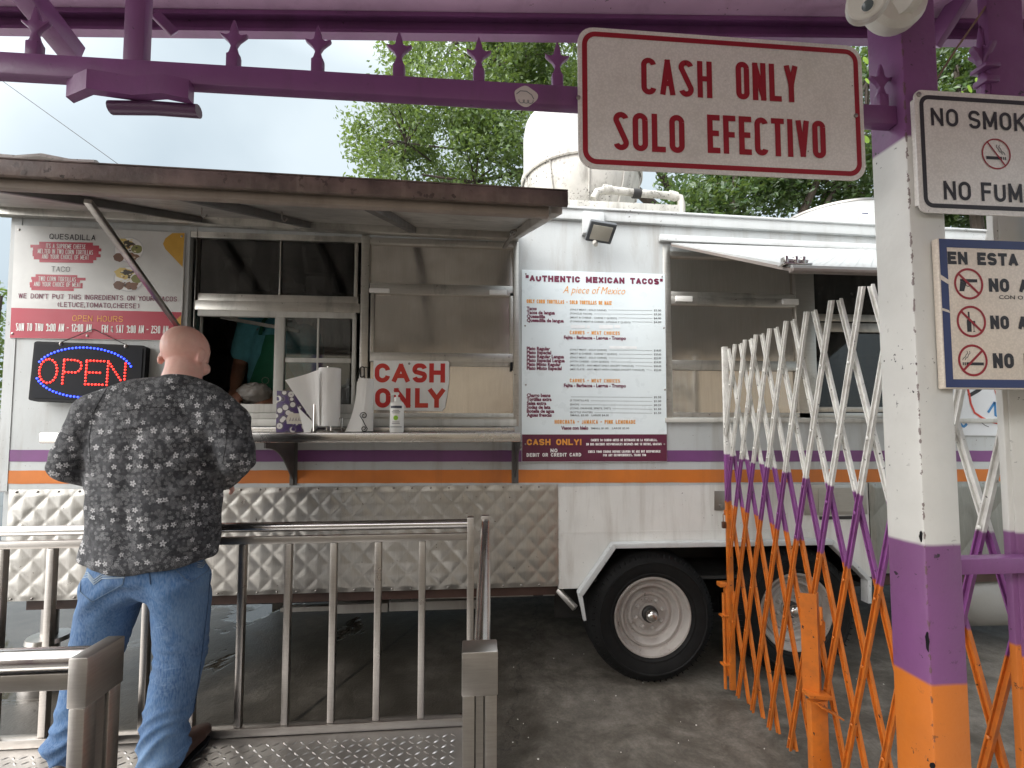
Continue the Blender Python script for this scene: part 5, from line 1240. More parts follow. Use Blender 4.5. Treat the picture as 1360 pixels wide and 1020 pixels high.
b = MB(); oslab(b, 0, 1, 0, 1, -.035, 0, .035); b.build('case', M['black'], os_)
b = MB(); oslab(b, .025, .975, .045, .955, .0005, .003, .03); b.build('face', flat('led_face', (.012, .013, .017), .65, spec=.15), os_)
SEG = {'O': [[(.5 + .5 * math.sin(2 * PI * k / 26), .5 + .5 * math.cos(2 * PI * k / 26)) for k in range(27)]],
       'P': [[(0, 0), (0, 1)], [(0, 1), (.7, 1), (.95, .9), (1, .75), (.95, .58), (.7, .48), (0, .48)]],
       'E': [[(0, 0), (0, 1)], [(0, 1), (1, 1)], [(0, .5), (.85, .5)], [(0, 0), (1, 0)]], 'N': [[(0, 0), (0, 1)], [(0, 1), (1, 0)], [(1, 0), (1, 1)]]}
def dots(mb, path, step, r, scale):
    d = 0; pts = []
    for a, c in zip(path[:-1], path[1:]):
        A = Vector(a); C = Vector(c); ln = ((C.x - A.x) ** 2 * scale[0] ** 2 + (C.y - A.y) ** 2 * scale[1] ** 2) ** .5
        while d < ln: pts.append(A.lerp(C, d / ln)); d += step
        d -= ln
    for p in pts:
        c = co[3] + ox * p.x + oz * p.y + on * .0035; mb.lathe([(r, -.001), (r * .8, .002), (r * .3, .003)], c, (U, V, on), 6)
Wd, Hd = ox.length, oz.length
b = MB()
for ch, x0 in (('O', .075), ('P', .285), ('E', .485), ('N', .675)):
    for path in SEG[ch]: dots(b, [(x0 + p[0] * .155, .30 + p[1] * .40) for p in path], .0175, .0058, (Wd, Hd))
def led(name, col, st):
    s = N(name); return s.set(Base_Color=c4([.3 * c for c in col]), Emission_Color=c4(col), Emission_Strength=st, Roughness=.3)
b.build('red_letters', led('led_red', (1, .02, .012), 3.2), os_)
b = MB(); dots(b, [(.47 + .43 * math.cos(a), .5 + .42 * math.sin(a)) for a in [R(18 + 144 * k / 40) for k in range(41)]], .0185, .0060, (Wd, Hd)); dots(b, [(.47 + .43 * math.cos(a), .5 + .42 * math.sin(a)) for a in [R(198 + 144 * k / 40) for k in range(41)]], .0185, .0060, (Wd, Hd))
b.build('blue_ring', led('led_blue', (.02, .05, 1), 3.6), os_)
b = MB(); h = spot(124, 437, BY - .006); e1, e2 = co[0] + ox * .24 - Vector((0, 0, .0)), co[0] + ox * .82
b.tube([e1, h, e2], .0024, 6); b.build('hanging_wire', M['wire'], os_)
for e in (e1, e2):
    b = MB(); b.lathe([(.007, 0), (.009, -.012), (.005, -.02)], e, (U, on, V), 8); b.build('hook', M['bolt'], os_)

# ================================================================ things on the counter
kz = kz1 + .0008
def cpt(px, Y): return spot(px, 573, Y).x
# patterned box of tissues
def bean_mat():
    s = N('coffee_bean_print')
    v = s.n('ShaderNodeTexVoronoi'); v.inputs['Scale'].default_value = 27; s.l(s.co, v.inputs['Vector'])
    d = v.outputs['Distance']; m = s.ramp(d, .50, .54, (1, 1, 1, 1), (0, 0, 0, 1)); ringm = s.ramp(d, .38, .42, (0, 0, 0, 1), (1, 1, 1, 1)); cen = s.ramp(d, .05, .09, (1, 1, 1, 1), (0, 0, 0, 1))
    col = s.mix(m, (.055, .025, .11, 1), (.60, .57, .54, 1)); col = s.mix(s.math('MULTIPLY', ringm, m), col, (.05, .03, .06, 1)); col = s.mix(cen, col, (.1, .05, .12, 1))
    col = s.mix(s.ramp(s.noise(11, 2), .64, .66), col, (.055, .025, .11, 1))
    return s.set(Base_Color=col, Roughness=.4)
x0, x1 = cpt(366, 2.47), cpt(404, 2.47); z1 = spot(385, 519, 2.47).z
tb = thing('tissue_box', ((x0 + x1) / 2, 2.53, kz), 'purple tissue box printed with pale coffee beans on the counter', 'box')
b = MB(); b.box(x0, x1, 2.47, 2.60, kz, z1, .002); b.build('carton', bean_mat(), tb)
b = MB(); a, c = spot(381, 563, 2.4695), spot(406, 549, 2.4695); poly2(b, [(a.x, a.z), (x1 - .001, a.z), (x1 - .001, c.z), (a.x + .012, c.z), (a.x - .004, (a.z + c.z) / 2)], 2.4693)
b.m = 1
for k in range(7): strip2(b, [(a.x + .012 + .014 * k, a.z + .014), (a.x + .018 + .014 * k, a.z + .032), (a.x + .02 + .014 * k, a.z + .016)], .0026, 2.4688)
b.build('label_patch', [flat('label_cream', (.55, .50, .42), .5), flat('label_purple', (.06, .03, .1), .5)], tb)
# paper towel roll on a chrome stand with a torn-up sheet
tx = cpt(437, 2.50); ty_ = 2.50; rz0, rz1 = spot(430, 566, ty_).z, spot(430, 489.5, ty_).z; rr_ = (spot(452, 520, ty_).x - spot(423, 520, ty_).x) / 2
tx = (spot(452, 520, ty_).x + spot(423, 520, ty_).x) / 2
th_ = thing('towel_holder', (tx, ty_, kz), 'paper towel roll with a sheet standing out, on a round chrome stand', 'paper towels')
b = MB(); b.lathe([(rr_, rz0), (rr_, rz1), (rr_ - .003, rz1 + .001), (.02, rz1 + .001)], (tx, ty_, 0), 'z', 40); b.build('roll', M['paper'], th_)
b = MB()
q = [spot(423, 491, 2.44), spot(379, 505, 2.44), spot(416, 562, 2.44), spot(424, 566, 2.44)]
nn = 10; v = []; f = []
for i in range(nn + 1):
    t = i / nn; top = q[0].lerp(q[1], t); bot = q[3].lerp(spot(404, 572, 2.44), 0).lerp(q[2], min(1, t * 1.6)) if t < .62 else q[2].lerp(q[1], (t - .62) / .38 * .98)
    y = .012 * math.sin(t * 4)
    v += [top + Vector((0, y, 0)), bot + Vector((0, y + .006, 0)), top + Vector((0, y + .0012, 0)), bot + Vector((0, y + .0072, 0))]
for i in range(nn):
    k = 4 * i; f += [(k, k + 4, k + 5, k + 1), (k + 2, k + 3, k + 7, k + 6), (k, k + 2, k + 6, k + 4), (k + 1, k + 5, k + 7, k + 3)]
b.add(v, f); b.build('loose_sheet', M['paper'], th_)
b = MB(); p3 = [spot(*w, 2.46) for w in ((395, 540), (417, 562), (412, 573), (404, 573.5))]; p3[2].z = p3[3].z = kz; b.prism([(w.x, w.z) for w in p3], 'xz', 2.46, 2.462); b.build('sheet_corner', M['paper'], th_)
b = MB(); b.lathe([(.068, kz), (.070, kz + .004), (.066, kz + .008), (.02, kz + .010)], (tx, ty_, 0), 'z', 36); b.tube([(tx - .01, ty_, kz + .008), (tx - .01, ty_, rz1 + .012)], .004, 8); b.tube([(tx + .012, ty_, kz + .008), (tx + .012, ty_, rz0 + .01)], .004, 8)
b.tube([(tx - .060, ty_ - .045, kz + .006), (tx - .060, ty_ - .045, kz + .145)], .004, 8)
pz = [(tx + .065, ty_, kz + .006), (tx + .072, ty_ - .02, kz + .03), (tx + .072, ty_ - .02, kz + .075), (tx + .064, ty_ - .02, kz + .08), (tx + .060, ty_ - .02, kz + .07)]; b.tube(pz, .0035, 8); b.build('stand', M['chrome'], th_)
# second roll in a black scroll-wire holder
sx0, sx1 = spot(475, 540, 2.52).x, spot(496, 540, 2.52).x; sx = (sx0 + sx1) / 2; sr = (sx1 - sx0) / 2; sz1 = spot(486, 503.5, 2.52).z
t2 = thing('scroll_towel_holder', (sx, 2.52, kz), 'slimmer paper towel roll in a black scroll-wire holder on the counter', 'paper towels')
b = MB(); b.lathe([(sr, kz + .006), (sr, sz1), (.012, sz1 + .001)], (sx, 2.52, 0), 'z', 32); b.build('roll', M['paper'], t2)
b = MB(); v = []; f = []
for i in range(9):
    t = i / 8; zz = kz + .004 + (sz1 - kz - .02) * t; out_ = .055 * (1 - t) ** 2.2
    v += [(sx - sr * .2 + .012 * t * 2, 2.52 - sr - .002, zz), (sx - sr - out_, 2.52 - sr * .7, zz)]
for i in range(8): f.append((2 * i, 2 * i + 1, 2 * i + 3, 2 * i + 2))
b.add([tuple(p) for p in v] + [(p[0], p[1] + .0012, p[2]) for p in v], f + [tuple(k + 18 for k in q_[::-1]) for q_ in f] + [(2 * i + 1, 2 * i + 19, 2 * i + 21, 2 * i + 3) for i in range(8)] + [(2 * i, 2 * i + 2, 2 * i + 20, 2 * i + 18) for i in range(8)]); b.build('loose_sheet', M['paper'], t2)
b = MB(); yw = 2.52 - sr - .008
def spiral(cx, cz, r, a0, turns, d=1): return [(cx + r * (1 - .78 * k / 22) * math.cos(a0 + d * 2 * PI * turns * k / 22), yw, cz + r * (1 - .78 * k / 22) * math.sin(a0 + d * 2 * PI * turns * k / 22)) for k in range(23)]
c1, c2 = spot(483, 552, yw), spot(483.5, 569.5, yw); r1_, r2_ = .019, .016; c2.z = kz + .020
top_sp = spiral(c1.x, c1.z, r1_, PI, 1.35, -1)[::-1]; bot_sp = spiral(c2.x, c2.z, r2_, 0, 1.35, -1)
b.tube(top_sp + [((c1.x + c2.x) / 2 - .012 + .024 * t, yw, c1.z - .012 + (c2.z - c1.z + .020) * t) for t in (.2, .5, .8)] + bot_sp, .0022, 6)
hp = spot(486, 490, 2.52); b.tube([(sx - .006 + .0, 2.52, sz1)] + [(sx - .006 + .012 * 0 + .010 * math.cos(a) + .004, 2.52, hp.z + .010 * math.sin(a)) for a in [PI - PI * k / 8 for k in range(9)]] + [(sx + .008, 2.52, sz1)], .0025, 6)
b.lathe([(.045, kz), (.045, kz + .004), (.01, kz + .005)], (sx, 2.52, 0), 'z', 24); b.build('scroll_frame', M['wire'], t2)
# pump bottle
bx = spot(527, 560, 2.45).x; br = (spot(537, 560, 2.45).x - spot(518.5, 560, 2.45).x) / 2; bz1 = spot(527, 533.5, 2.45).z; bzn = spot(527, 524, 2.45).z
pb = thing('pump_bottle', (bx, 2.45, kz), 'white pump bottle with a green dot label in front of the CASH ONLY poster', 'bottle')
b = MB(); b.lathe([(br * .9, kz), (br, kz + .006), (br, bz1 - .012), (br * .85, bz1 - .003), (br * .4, bz1)], (bx, 2.45, 0), 'z', 28); b.build('bottle_body', M['plastic_white'], pb)
b = MB(); b.lathe([(br * .42, bz1), (br * .42, bz1 + .022), (br * .2, bz1 + .023), (.005, bz1 + .024), (.005, bzn + .006)], (bx, 2.45, 0), 'z', 16); b.box(bx - .030, bx + .010, 2.443, 2.457, bzn - .002, bzn + .012, .004); b.box(bx - .033, bx - .026, 2.445, 2.455, bzn - .012, bzn, .002); b.build('pump', M['plastic_white'], pb)
b = MB()
def wrap(x0, x1, z0, z1, k): 
    n = 12; v = []
    for i in range(n + 1):
        x = x0 + (x1 - x0) * i / n; y = 2.45 - math.sqrt(max(0, (br + k) ** 2 - x * x)); v += [(bx + x, y, z0), (bx + x, y, z1)]
    b.add(v, [(2 * i, 2 * i + 2, 2 * i + 3, 2 * i + 1) for i in range(n)])
H_ = bz1 - kz
b.m = 0; wrap(-br * .8, br * .8, kz + H_ * .78, kz + H_ * .86, .0006); wrap(-br * .8, br * .8, kz + H_ * .17, kz + H_ * .19, .0006)
for zz_, w_ in ((.70, .45), (.66, .6), (.62, .5), (.33, .5), (.28, .55)): wrap(-br * w_, br * w_, kz + H_ * zz_, kz + H_ * (zz_ + .015), .0006)
b.m = 1
n = 16; v = [(bx, 2.45 - br - .0012, kz + H_ * .47)] + [(bx + .012 * math.cos(2 * PI * k / n), 2.45 - math.sqrt((br + .0012) ** 2 - (.012 * math.cos(2 * PI * k / n)) ** 2), kz + H_ * .47 + .012 * math.sin(2 * PI * k / n)) for k in range(n)]
b.add(v, [(0, k + 1, (k + 1) % n + 1) for k in range(n)]); b.build('label_print', [flat('bottle_ink', (.03, .035, .06), .4), flat('bottle_green', (.28, .55, .03), .4)], pb)
# things seen dimly through the upper glass
for i, px in enumerate((303, 329)):
    x = spot(px, 350, 3.05).x; t = thing('squeeze_bottle', (x, 3.05, 2.341), ('pale spray bottle behind the tinted glass, left of its pair', 'pale spray bottle behind the tinted glass, right of its pair')[i], 'bottle', 'bottles on the shelf behind the tinted glass')
    b = MB(); b.lathe([(.045, 2.341), (.047, 2.35), (.047, 2.47), (.02, 2.51), (.016, 2.53)], (x, 3.05, 0), 'z', 18); b.build('bottle_body', M['plastic_white'], t)
    b = MB(); b.lathe([(.017, 2.53), (.017, 2.555)], (x, 3.05, 0), 'z', 12); b.box(x - .03, x + .02, 3.04, 3.06, 2.556, 2.58, .004); b.build('spray_head', M['plastic_white'], t)
x = spot(394, 350, 3.05).x
b = MB(); b.lathe([(.05, 2.341), (.085, 2.37), (.09, 2.40), (.086, 2.40), (.05, 2.35)], (x, 3.05, 0), 'z', 24); o = b.build('foil_bowl', M['chrome'], None, (x, 3.05, 2.341)); tag(o, 'shiny foil bowl on the shelf behind the tinted glass', 'bowl')
x = spot(428, 350, 3.05).x
b = MB(); b.box(x - .085, x + .085, 3.0, 3.12, 2.341, 2.46, .006); b.box(x - .09, x + .09, 2.995, 3.125, 2.461, 2.48, .003); o = b.build('storage_box', M['inside'], None, (x, 3.05, 2.341)); tag(o, 'grey storage box with a lid behind the tinted glass', 'box')
# ================================================================ people
def skin_mat(name, base, red):
    s = N(name)
    m = s.ramp(s.noise(9, 5, .6), .35, .7); m2 = s.ramp(s.noise(55, 4, .6), .3, .7)
    col = s.mix(m, c4(base), c4(red)); col = s.mix(s.math('MULTIPLY', m2, .18), col, c4([x * .7 for x in base]))
    return s.set(Base_Color=col, Roughness=.48, Subsurface_Weight=.12, Subsurface_Radius=(.012, .005, .003), Normal=s.bump(s.noise(160, 3), .12, .002))
SKIN = skin_mat('light_skin', (.82, .51, .43), (.78, .39, .33)); SKIN2 = skin_mat('tan_skin', (.24, .12, .075), (.26, .11, .07))
def hand(b, wrist, d, palm_n, side, k=1.0, curl=.6):
    """palm, four fingers and a thumb from the wrist along d; palm_n points out of the palm"""
    wrist = Vector(wrist); d = Vector(d).normalized(); pn = Vector(palm_n); pn = (pn - d * pn.dot(d)).normalized(); s = d.cross(pn) * side
    w = wrist; L = .088 * k
    b.limb([(*(w + d * .0), .026 * k, .020 * k), (*(w + d * L * .5), .038 * k, .017 * k), (*(w + d * L), .040 * k, .014 * k)], 12, tuple(pn))
    for i, (o, ln) in enumerate(((.030, .070), (.010, .080), (-.010, .074), (-.029, .058))):
        p = w + d * L * .96 + s * o * k; dirn = d.copy(); pts = [p]; r = [.0088 * k]
        for j, seg in enumerate((.45, .32, .23)):
            ang = curl * (.55 + .3 * j); dirn = (dirn * math.cos(ang) + pn * math.sin(ang)).normalized(); p = p + dirn * ln * k * seg; pts.append(p); r.append((.0084 - .0008 * (j + 1)) * k)
        b.limb([(*q, x, x) for q, x in zip(pts, r)], 8, tuple(s))
    p = w + d * L * .28 + s * .030 * k; t1 = (d * .55 + s * .75 + pn * .35).normalized(); t2 = (d * .85 + s * .2 + pn * .5).normalized()
    b.limb([(*p, .013 * k, .013 * k), (*(p + t1 * .034 * k), .011 * k, .011 * k), (*(p + t1 * .034 * k + t2 * .032 * k), .0088 * k, .0088 * k)], 8, tuple(pn))
def head(b, c, fwd, upd, k=1.0):
    """skull, jaw, nose, brow and ears; fwd is where the face looks"""
    c = Vector(c); f = Vector(fwd).normalized(); u = Vector(upd); u = (u - f * u.dot(f)).normalized(); r = f.cross(u)
    def el(o, rx, rf, ru, n=20, m=14):
        q = c + r * o[0] * k + f * o[1] * k + u * o[2] * k
        b.rings([[q + r * (rx * k * math.sin(PI * (i + .03) / (m + .06)) * math.cos(2 * PI * j / n)) + f * (rf * k * math.sin(PI * (i + .03) / (m + .06)) * math.sin(2 * PI * j / n)) + u * (-ru * k * math.cos(PI * (i + .03) / (m + .06))) for j in range(n)] for i in range(m + 1)])
    el((0, -.010, .025), .078, .098, .090); el((0, .028, -.035), .064, .066, .085); el((0, .058, -.085), .040, .036, .032)
    el((0, .088, -.030), .0125, .020, .024, 10, 8); el((0, .083, -.002), .009, .012, .030, 10, 8); el((0, .070, .018), .050, .022, .014, 12, 8)
    el((0, .078, -.066), .026, .014, .006, 10, 6); el((0, .076, -.075), .023, .014, .007, 10, 6)
    for s in (-1, 1):
        el((s * .050, .058, -.030), .024, .024, .026, 10, 8)
        b.rings([[c + r * (s * (.074 + .010 * e + .012 * math.cos(a) * -1 * .2)) * k + f * (-.012 - .020 * math.cos(a) * (1 - .15 * e) - .004 * e) * k + u * (-.018 + .034 * math.sin(a) * (1 - .1 * e)) * k for a in [2 * PI * q / 12 for q in range(12)]] for e in (0, .6, 1.2)])
    return c, f, u, r
def fabric_fold(scale, amp, stretch=(1, 1, 1)):
    from mathutils import noise
    def fn(p, n):
        q = Vector((p.x * stretch[0], p.y * stretch[1], p.z * stretch[2])) * scale
        return amp * (noise.noise(q) + .5 * noise.noise(q * 2.1 + Vector((3, 1, 7))))
    return fn

# ---- customer at the window, seen from behind
S = lambda x, y, Y: spot(x, y, Y)
PB = (-1.19, 1.86, PZ)
man = thing('person', PB, 'bald man from behind in a dark floral shirt and blue jeans at the window', 'person')
YT = 1.87
shL = S(126, 554, YT - .01); shR = S(304, 564, YT - .01); elL = S(91, 618, YT - .05); elR = S(315, 606, YT - .04)
wrL = Vector((-1.30, 2.13, 1.235)); wrR = Vector((-1.07, 2.12, 1.27)); neck0 = S(240, 512, YT); hd = S(246, 476, YT + .075)
b = MB()
b.limb([(*neck0, .068, .070), (*(neck0.lerp(hd, .5) + Vector((0, .005, 0))), .062, .066), (*hd, .06, .065)], 16)
hf = Vector((.10, .86, -.42)).normalized(); hu = Vector((.02, .42, .90))
hc_, f_, u_, r_ = head(b, hd + Vector((.0, .0, .012)), hf, hu, .99)
tor = [(-1.185, 1.88, .95, .15, .10), (-1.185, 1.88, 1.15, .16, .10), (-1.18, 1.875, 1.35, .17, .105), (-1.165, 1.87, 1.47, .15, .085), (-1.145, 1.87, 1.56, .075, .06), (*neck0, .06, .06)]
b.limb(tor, 18)
for sh, el_, wr, sd in ((shL, elL, wrL, -1), (shR, elR, wrR, 1)):
    b.limb([(*(sh + Vector((0, 0, -.02))), .050, .050), (*sh.lerp(el_, .5), .048, .048), (*el_, .043, .045)], 12); b.limb([(*el_, .044, .044), (*el_.lerp(wr, .4), .042, .04), (*wr, .028, .024)], 12)
    hand(b, wr, Vector((-sd * .55, .8, -.05)), Vector((-sd * .5, -.25, -.8)), -sd, 1.0, .55)
hipL, hipR = S(154, 778, YT), S(242, 776, YT); knL, knR = S(129, 866, YT + .02), S(241, 868, YT + .0); anL, anR = S(103, 972, YT - .01), S(218, 970, YT - .05)
for h_, k_, a_ in ((hipL, knL, anL), (hipR, knR, anR)):
    b.limb([(*h_, .085, .085), (*h_.lerp(k_, .5), .072, .075), (*k_, .052, .055)], 12); b.limb([(*k_, .052, .055), (*k_.lerp(a_, .35), .05, .056), (*a_, .036, .04)], 12)
b = blend(b, .0058, 3)
b.build('body', SKIN, man, ang=0 or 80)
for s in (-1, 1):
    e = MB(); c = hc_ + r_ * s * .031 + f_ * .080 + u_ * .002; e.ball(c, .0125, 12, 8); e.m = 1; e.lathe([(.0055, .0118), (.0045, .0130), (.001, .0132)], c, (r_, u_, f_), 10); e.build('eye', [M['plastic_white'], M['black']], man)

# shirt
def shirt_mat():
    s = N('floral_shirt'); x = s.xyz()
    cb = s.n('ShaderNodeCombineXYZ'); s.l(s.math('MULTIPLY_ADD', x['Y'], .55, x['X']), cb.inputs[0]); s.l(x['Z'], cb.inputs[1]); uv = cb.outputs[0]
    ds = s.n('ShaderNodeTexNoise'); ds.inputs['Scale'].default_value = 5; s.l(uv, ds.inputs['Vector'])
    base = s.mix(s.ramp(s.noise(190, 4, .7), .35, .65), (.006, .0065, .009, 1), (.036, .037, .042, 1))
    base = s.mix(s.ramp(s.noise(38, 6, .7), .45, .62), base, (.060, .060, .066, 1))
    def flowers(scale, petals, size, col, prob, off, rings=False, jit=.85):
        m = s.n('ShaderNodeMapping'); m.inputs['Location'].default_value = off; s.l(uv, m.inputs[0])
        v = s.n('ShaderNodeTexVoronoi', voronoi_dimensions='2D'); v.inputs['Scale'].default_value = scale; v.inputs['Randomness'].default_value = jit; s.l(m.outputs[0], v.inputs['Vector'])
        d = s.n('ShaderNodeVectorMath', operation='SUBTRACT'); s.l(m.outputs[0], d.inputs[0]); s.l(v.outputs['Position'], d.inputs[1])
        q = s.xyz(d.outputs[0]); rc = s.xyz(v.outputs['Color'])
        r = s.math('MULTIPLY', v.outputs['Distance'], 1.0); a = s.math('ARCTAN2', q['Y'], q['X'])
        a = s.math('MULTIPLY_ADD', rc['X'], 6.28, a)
        lim = s.math('MULTIPLY', s.math('MULTIPLY_ADD', s.math('COSINE', s.math('MULTIPLY', a, petals)), .24, .76), s.math('MULTIPLY_ADD', rc['Z'], size * .5, size * .6))
        inside = s.math('LESS_THAN', r, lim)
        pr_ = s.math('LESS_THAN', rc['Y'], prob)
        mask = s.math('MULTIPLY', inside, pr_)
        if rings:
            w = s.math('SINE', s.math('ADD', s.math('MULTIPLY', r, 52), s.math('MULTIPLY', a, 2)))
            w = s.math('ADD', w, s.math('MULTIPLY_ADD', s.noise(60, 2), 2.0, -1.0))
            mask = s.math('MULTIPLY', mask, s.math('GREATER_THAN', w, .45))
        else:
            mask = s.math('MULTIPLY', mask, s.math('GREATER_THAN', r, size * .16))
            vein = s.math('GREATER_THAN', s.math('ABSOLUTE', s.math('COSINE', s.math('MULTIPLY', a, petals * .5))), .22)
            mask = s.math('MULTIPLY', mask, vein)
        return mask
    dim = s.n('ShaderNodeMath')
    col = s.mix(s.math('MULTIPLY', flowers(25, 3, .56, 0, .8, (.31, .17, 0), True), .75), base, (.20, .20, .205, 1))
    dk = flowers(17, 4, .48, 0, .5, (.71, .53, 0), True); col = s.mix(s.math('MULTIPLY', dk, .85), col, (.006, .006, .008, 1))
    col = s.mix(s.math('MULTIPLY', flowers(60, 5, .46, 0, .7, (.11, .37, 0)), .7), col, (.17, .17, .175, 1))
    col = s.mix(s.math('MULTIPLY', flowers(33, 5, .38, 0, .36, (.5, .9, 0)), .85), col, (.42, .415, .42, 1))
    return s.set(Base_Color=col, Roughness=.82, Normal=s.bump(s.noise(420, 2), .25, .001), Sheen_Weight=.04)
def shirt_tor(grow=0):
    return [(S(200, 745, YT).x, YT, S(200, 748, YT).z, .232 + grow, .155 + grow), (-1.183, YT, 1.10, .226 + grow, .155 + grow), (-1.183, YT + .003, 1.24, .226 + grow, .158 + grow), (-1.181, YT, 1.36, .232 + grow, .158 + grow), (-1.178, YT, 1.45, .236 + grow, .152 + grow), (-1.170, YT, 1.53, .222 + grow, .130 + grow), (-1.155, YT, 1.585, .175 + grow, .105 + grow), (-1.13, YT, 1.625, .115 + grow, .085 + grow)]
b = MB(); b.limb(shirt_tor(), 28, ck=(.08, .5))
nk = S(240, 521, YT); b.limb([(-1.15, YT, 1.56, .13, .10), (*nk, .088, .086), (*(nk + Vector((.004, .010, .022))), .080, .080)], 20, ck=(.8, .1))
for sh in (shL, shR):                                          # yoke across the shoulders
    b.limb([(*(nk + Vector((0, 0, -.015))), .085, .075), (*(nk.lerp(sh, .5) + Vector((0, 0, .012))), .088, .080), (*(sh + Vector((0, 0, .0))), .086, .084)], 18)
for sh, el_, wr, sd in ((shL, elL, wrL, -1), (shR, elR, wrR, 1)):
    b.limb([(*(sh + Vector((-sd * .05, 0, .02))), .085, .085), (*sh, .078, .080), (*sh.lerp(el_, .55), .068, .071), (*(el_ + Vector((0, -.002, 0))), .063, .066)], 18)
    b.limb([(*el_, .063, .065), (*el_.lerp(wr, .35), .060, .060), (*el_.lerp(wr, .75), .052, .050), (*el_.lerp(wr, .95), .042, .040)], 18)
b = blend(b, .0088, 7)
zh0 = S(200, 757, YT).z
def fold_shirt(p, n):
    from mathutils import noise
    z = p.z; d = .0035 * noise.noise(Vector((p.x * 9, p.y * 9, z * 16))) + .0055 * noise.noise(Vector((p.x * 5 + 2, p.y * 5, z * 5)))
    # drag lines from the armpits, soft sag above the hem, creases in the elbows
    for (ax, az_, sg) in ((-1.40, 1.40, 1), (-.965, 1.40, -1)):
        t = (p.x - ax) * sg; k = (z - az_) + t * .75
        if 0 < t < .26: d += .0050 * math.sin(k * 62) * math.exp(-(k / .14) ** 2) * (1 - t / .26)
    if z < 1.16: d += .006 * math.sin(p.x * 34 + 2.5 * noise.noise(Vector((p.x * 3, 0, z * 4)))) * (1.16 - z) / .2
    for e in (elL, elR):
        r = (p - e).length
        if r < .13: d += .005 * math.sin((p.z - e.z) * 90 + p.x * 40) * (1 - r / .13)
    sp = abs(p.x + 1.182)
    if n.y < -.4 and z > 1.05 and z < 1.5: d -= .012 * math.exp(-(sp / .035) ** 2)
    return d
displace(b, fold_shirt)
b.v = [(x, y, z + (.045 * max(0, min(1, (x + 1.16) / .16)) * max(0, 1.10 - z) / .13 if z < 1.10 else 0)) for x, y, z in b.v]      # the hem rides up at his right hip

sh_o = b.build('shirt', shirt_mat(), man, ang=80)
bvh = BVHTree.FromPolygons([v.co + Vector(PB) for v in sh_o.data.vertices], [tuple(p.vertices) for p in sh_o.data.polygons])
def lay(px, py, off=.0015):
    o = Vector((0, 0, EYE)); d = ray(px, py).normalized(); h = bvh.ray_cast(o, d)
    return (h[0] + h[1] * off) if h[0] is not None else None
def lay_line(mb, pts, r, n=8):
    for a, c in zip(pts[:-1], pts[1:]):
        q = [lay(a[0] + (c[0] - a[0]) * k / n, a[1] + (c[1] - a[1]) * k / n) for k in range(n + 1)]; q = [p for p in q if p is not None]
        if len(q) > 1: mb.tube(q, r, 5)
seam_m = flat('shirt_seam', (.012, .012, .014), .9)
for pts in ([(142, 516), (124, 548), (119, 585), (121, 615)], [(296, 534), (303, 560), (300, 590), (296, 615)], [(150, 548), (200, 541), (250, 543), (296, 552)]):
    b = MB(); lay_line(b, pts, .0008)
    if b.v: b.build('seam', seam_m, sh_o)
# collar band
b = MB(); cr_ = []
cc_ = nk + Vector((.004, .012, .016)); tilt = Vector((-.02, .30, .95)).normalized(); cu = Vector((1, 0, 0)); cu = (cu - tilt * cu.dot(tilt)).normalized(); cv = tilt.cross(cu)
for rad, h in ((.088, -.026), (.0905, -.022), (.0865, .010), (.083, .024), (.0805, .025), (.080, .0), (.080, -.024)):
    cr_.append([cc_ + cu * rad * math.cos(2 * PI * k / 32) + cv * rad * .98 * math.sin(2 * PI * k / 32) + tilt * h for k in range(32)])
b.rings(cr_, closed=True); b.build('collar', bpy.data.materials['floral_shirt'], man, ang=60)

# jeans
def denim():
    s = N('blue_denim'); x = s.xyz()
    n1 = s.ramp(s.noise(7, 6, .62, stretch=(1, 1, .5)), .3, .72); wv = s.noise(210, 3, .6, stretch=(1, 1, .25))
    col = s.mix(n1, (.016, .050, .135, 1), (.052, .135, .29, 1))
    wear = s.ramp(s.noise(3.1, 3, .5, stretch=(1, 1, .6)), .50, .68); col = s.mix(s.math('MULTIPLY', wear, .6), col, (.17, .26, .39, 1))
    wh = s.ramp(s.noise(10, 5, .7, stretch=(.8, .8, 4.5), dist=1.0), .60, .74); col = s.mix(s.math('MULTIPLY', wh, .45), col, (.22, .31, .42, 1))
    col = s.mix(s.math('MULTIPLY', s.ramp(wv, .35, .65), .4), col, (.20, .28, .38, 1))
    return s.set(Base_Color=col, Roughness=.85, Normal=s.bump(wv, .25, .0015))
b = MB()
b.limb([(*S(199, 738, YT), .185, .135), (*S(197, 757, YT), .190, .142), (*S(196, 766, YT), .186, .138)], 24, ck=(.8, .05))
b.limb([(*(S(186, 752, YT)), .150, .130), (*(hipL + Vector((.0, -.008, -.005))), .098, .118), (*hipL.lerp(knL, .45), .092, .098), (*knL, .083, .084), (*knL.lerp(anL, .5), .078, .080), (*anL, .078, .080), (*(anL + Vector((-.020, -.01, -.035))), .078, .088)], 20)
b.limb([(*(S(208, 752, YT)), .150, .130), (*(hipR + Vector((-.0, -.008, -.005))), .098, .118), (*hipR.lerp(knR, .45), .092, .098), (*knR, .084, .085), (*knR.lerp(anR, .5), .079, .081), (*anR, .074, .080), (*(anR + Vector((.006, -.005, -.075))), .077, .090)], 20)
b = blend(b, .0078, 6)
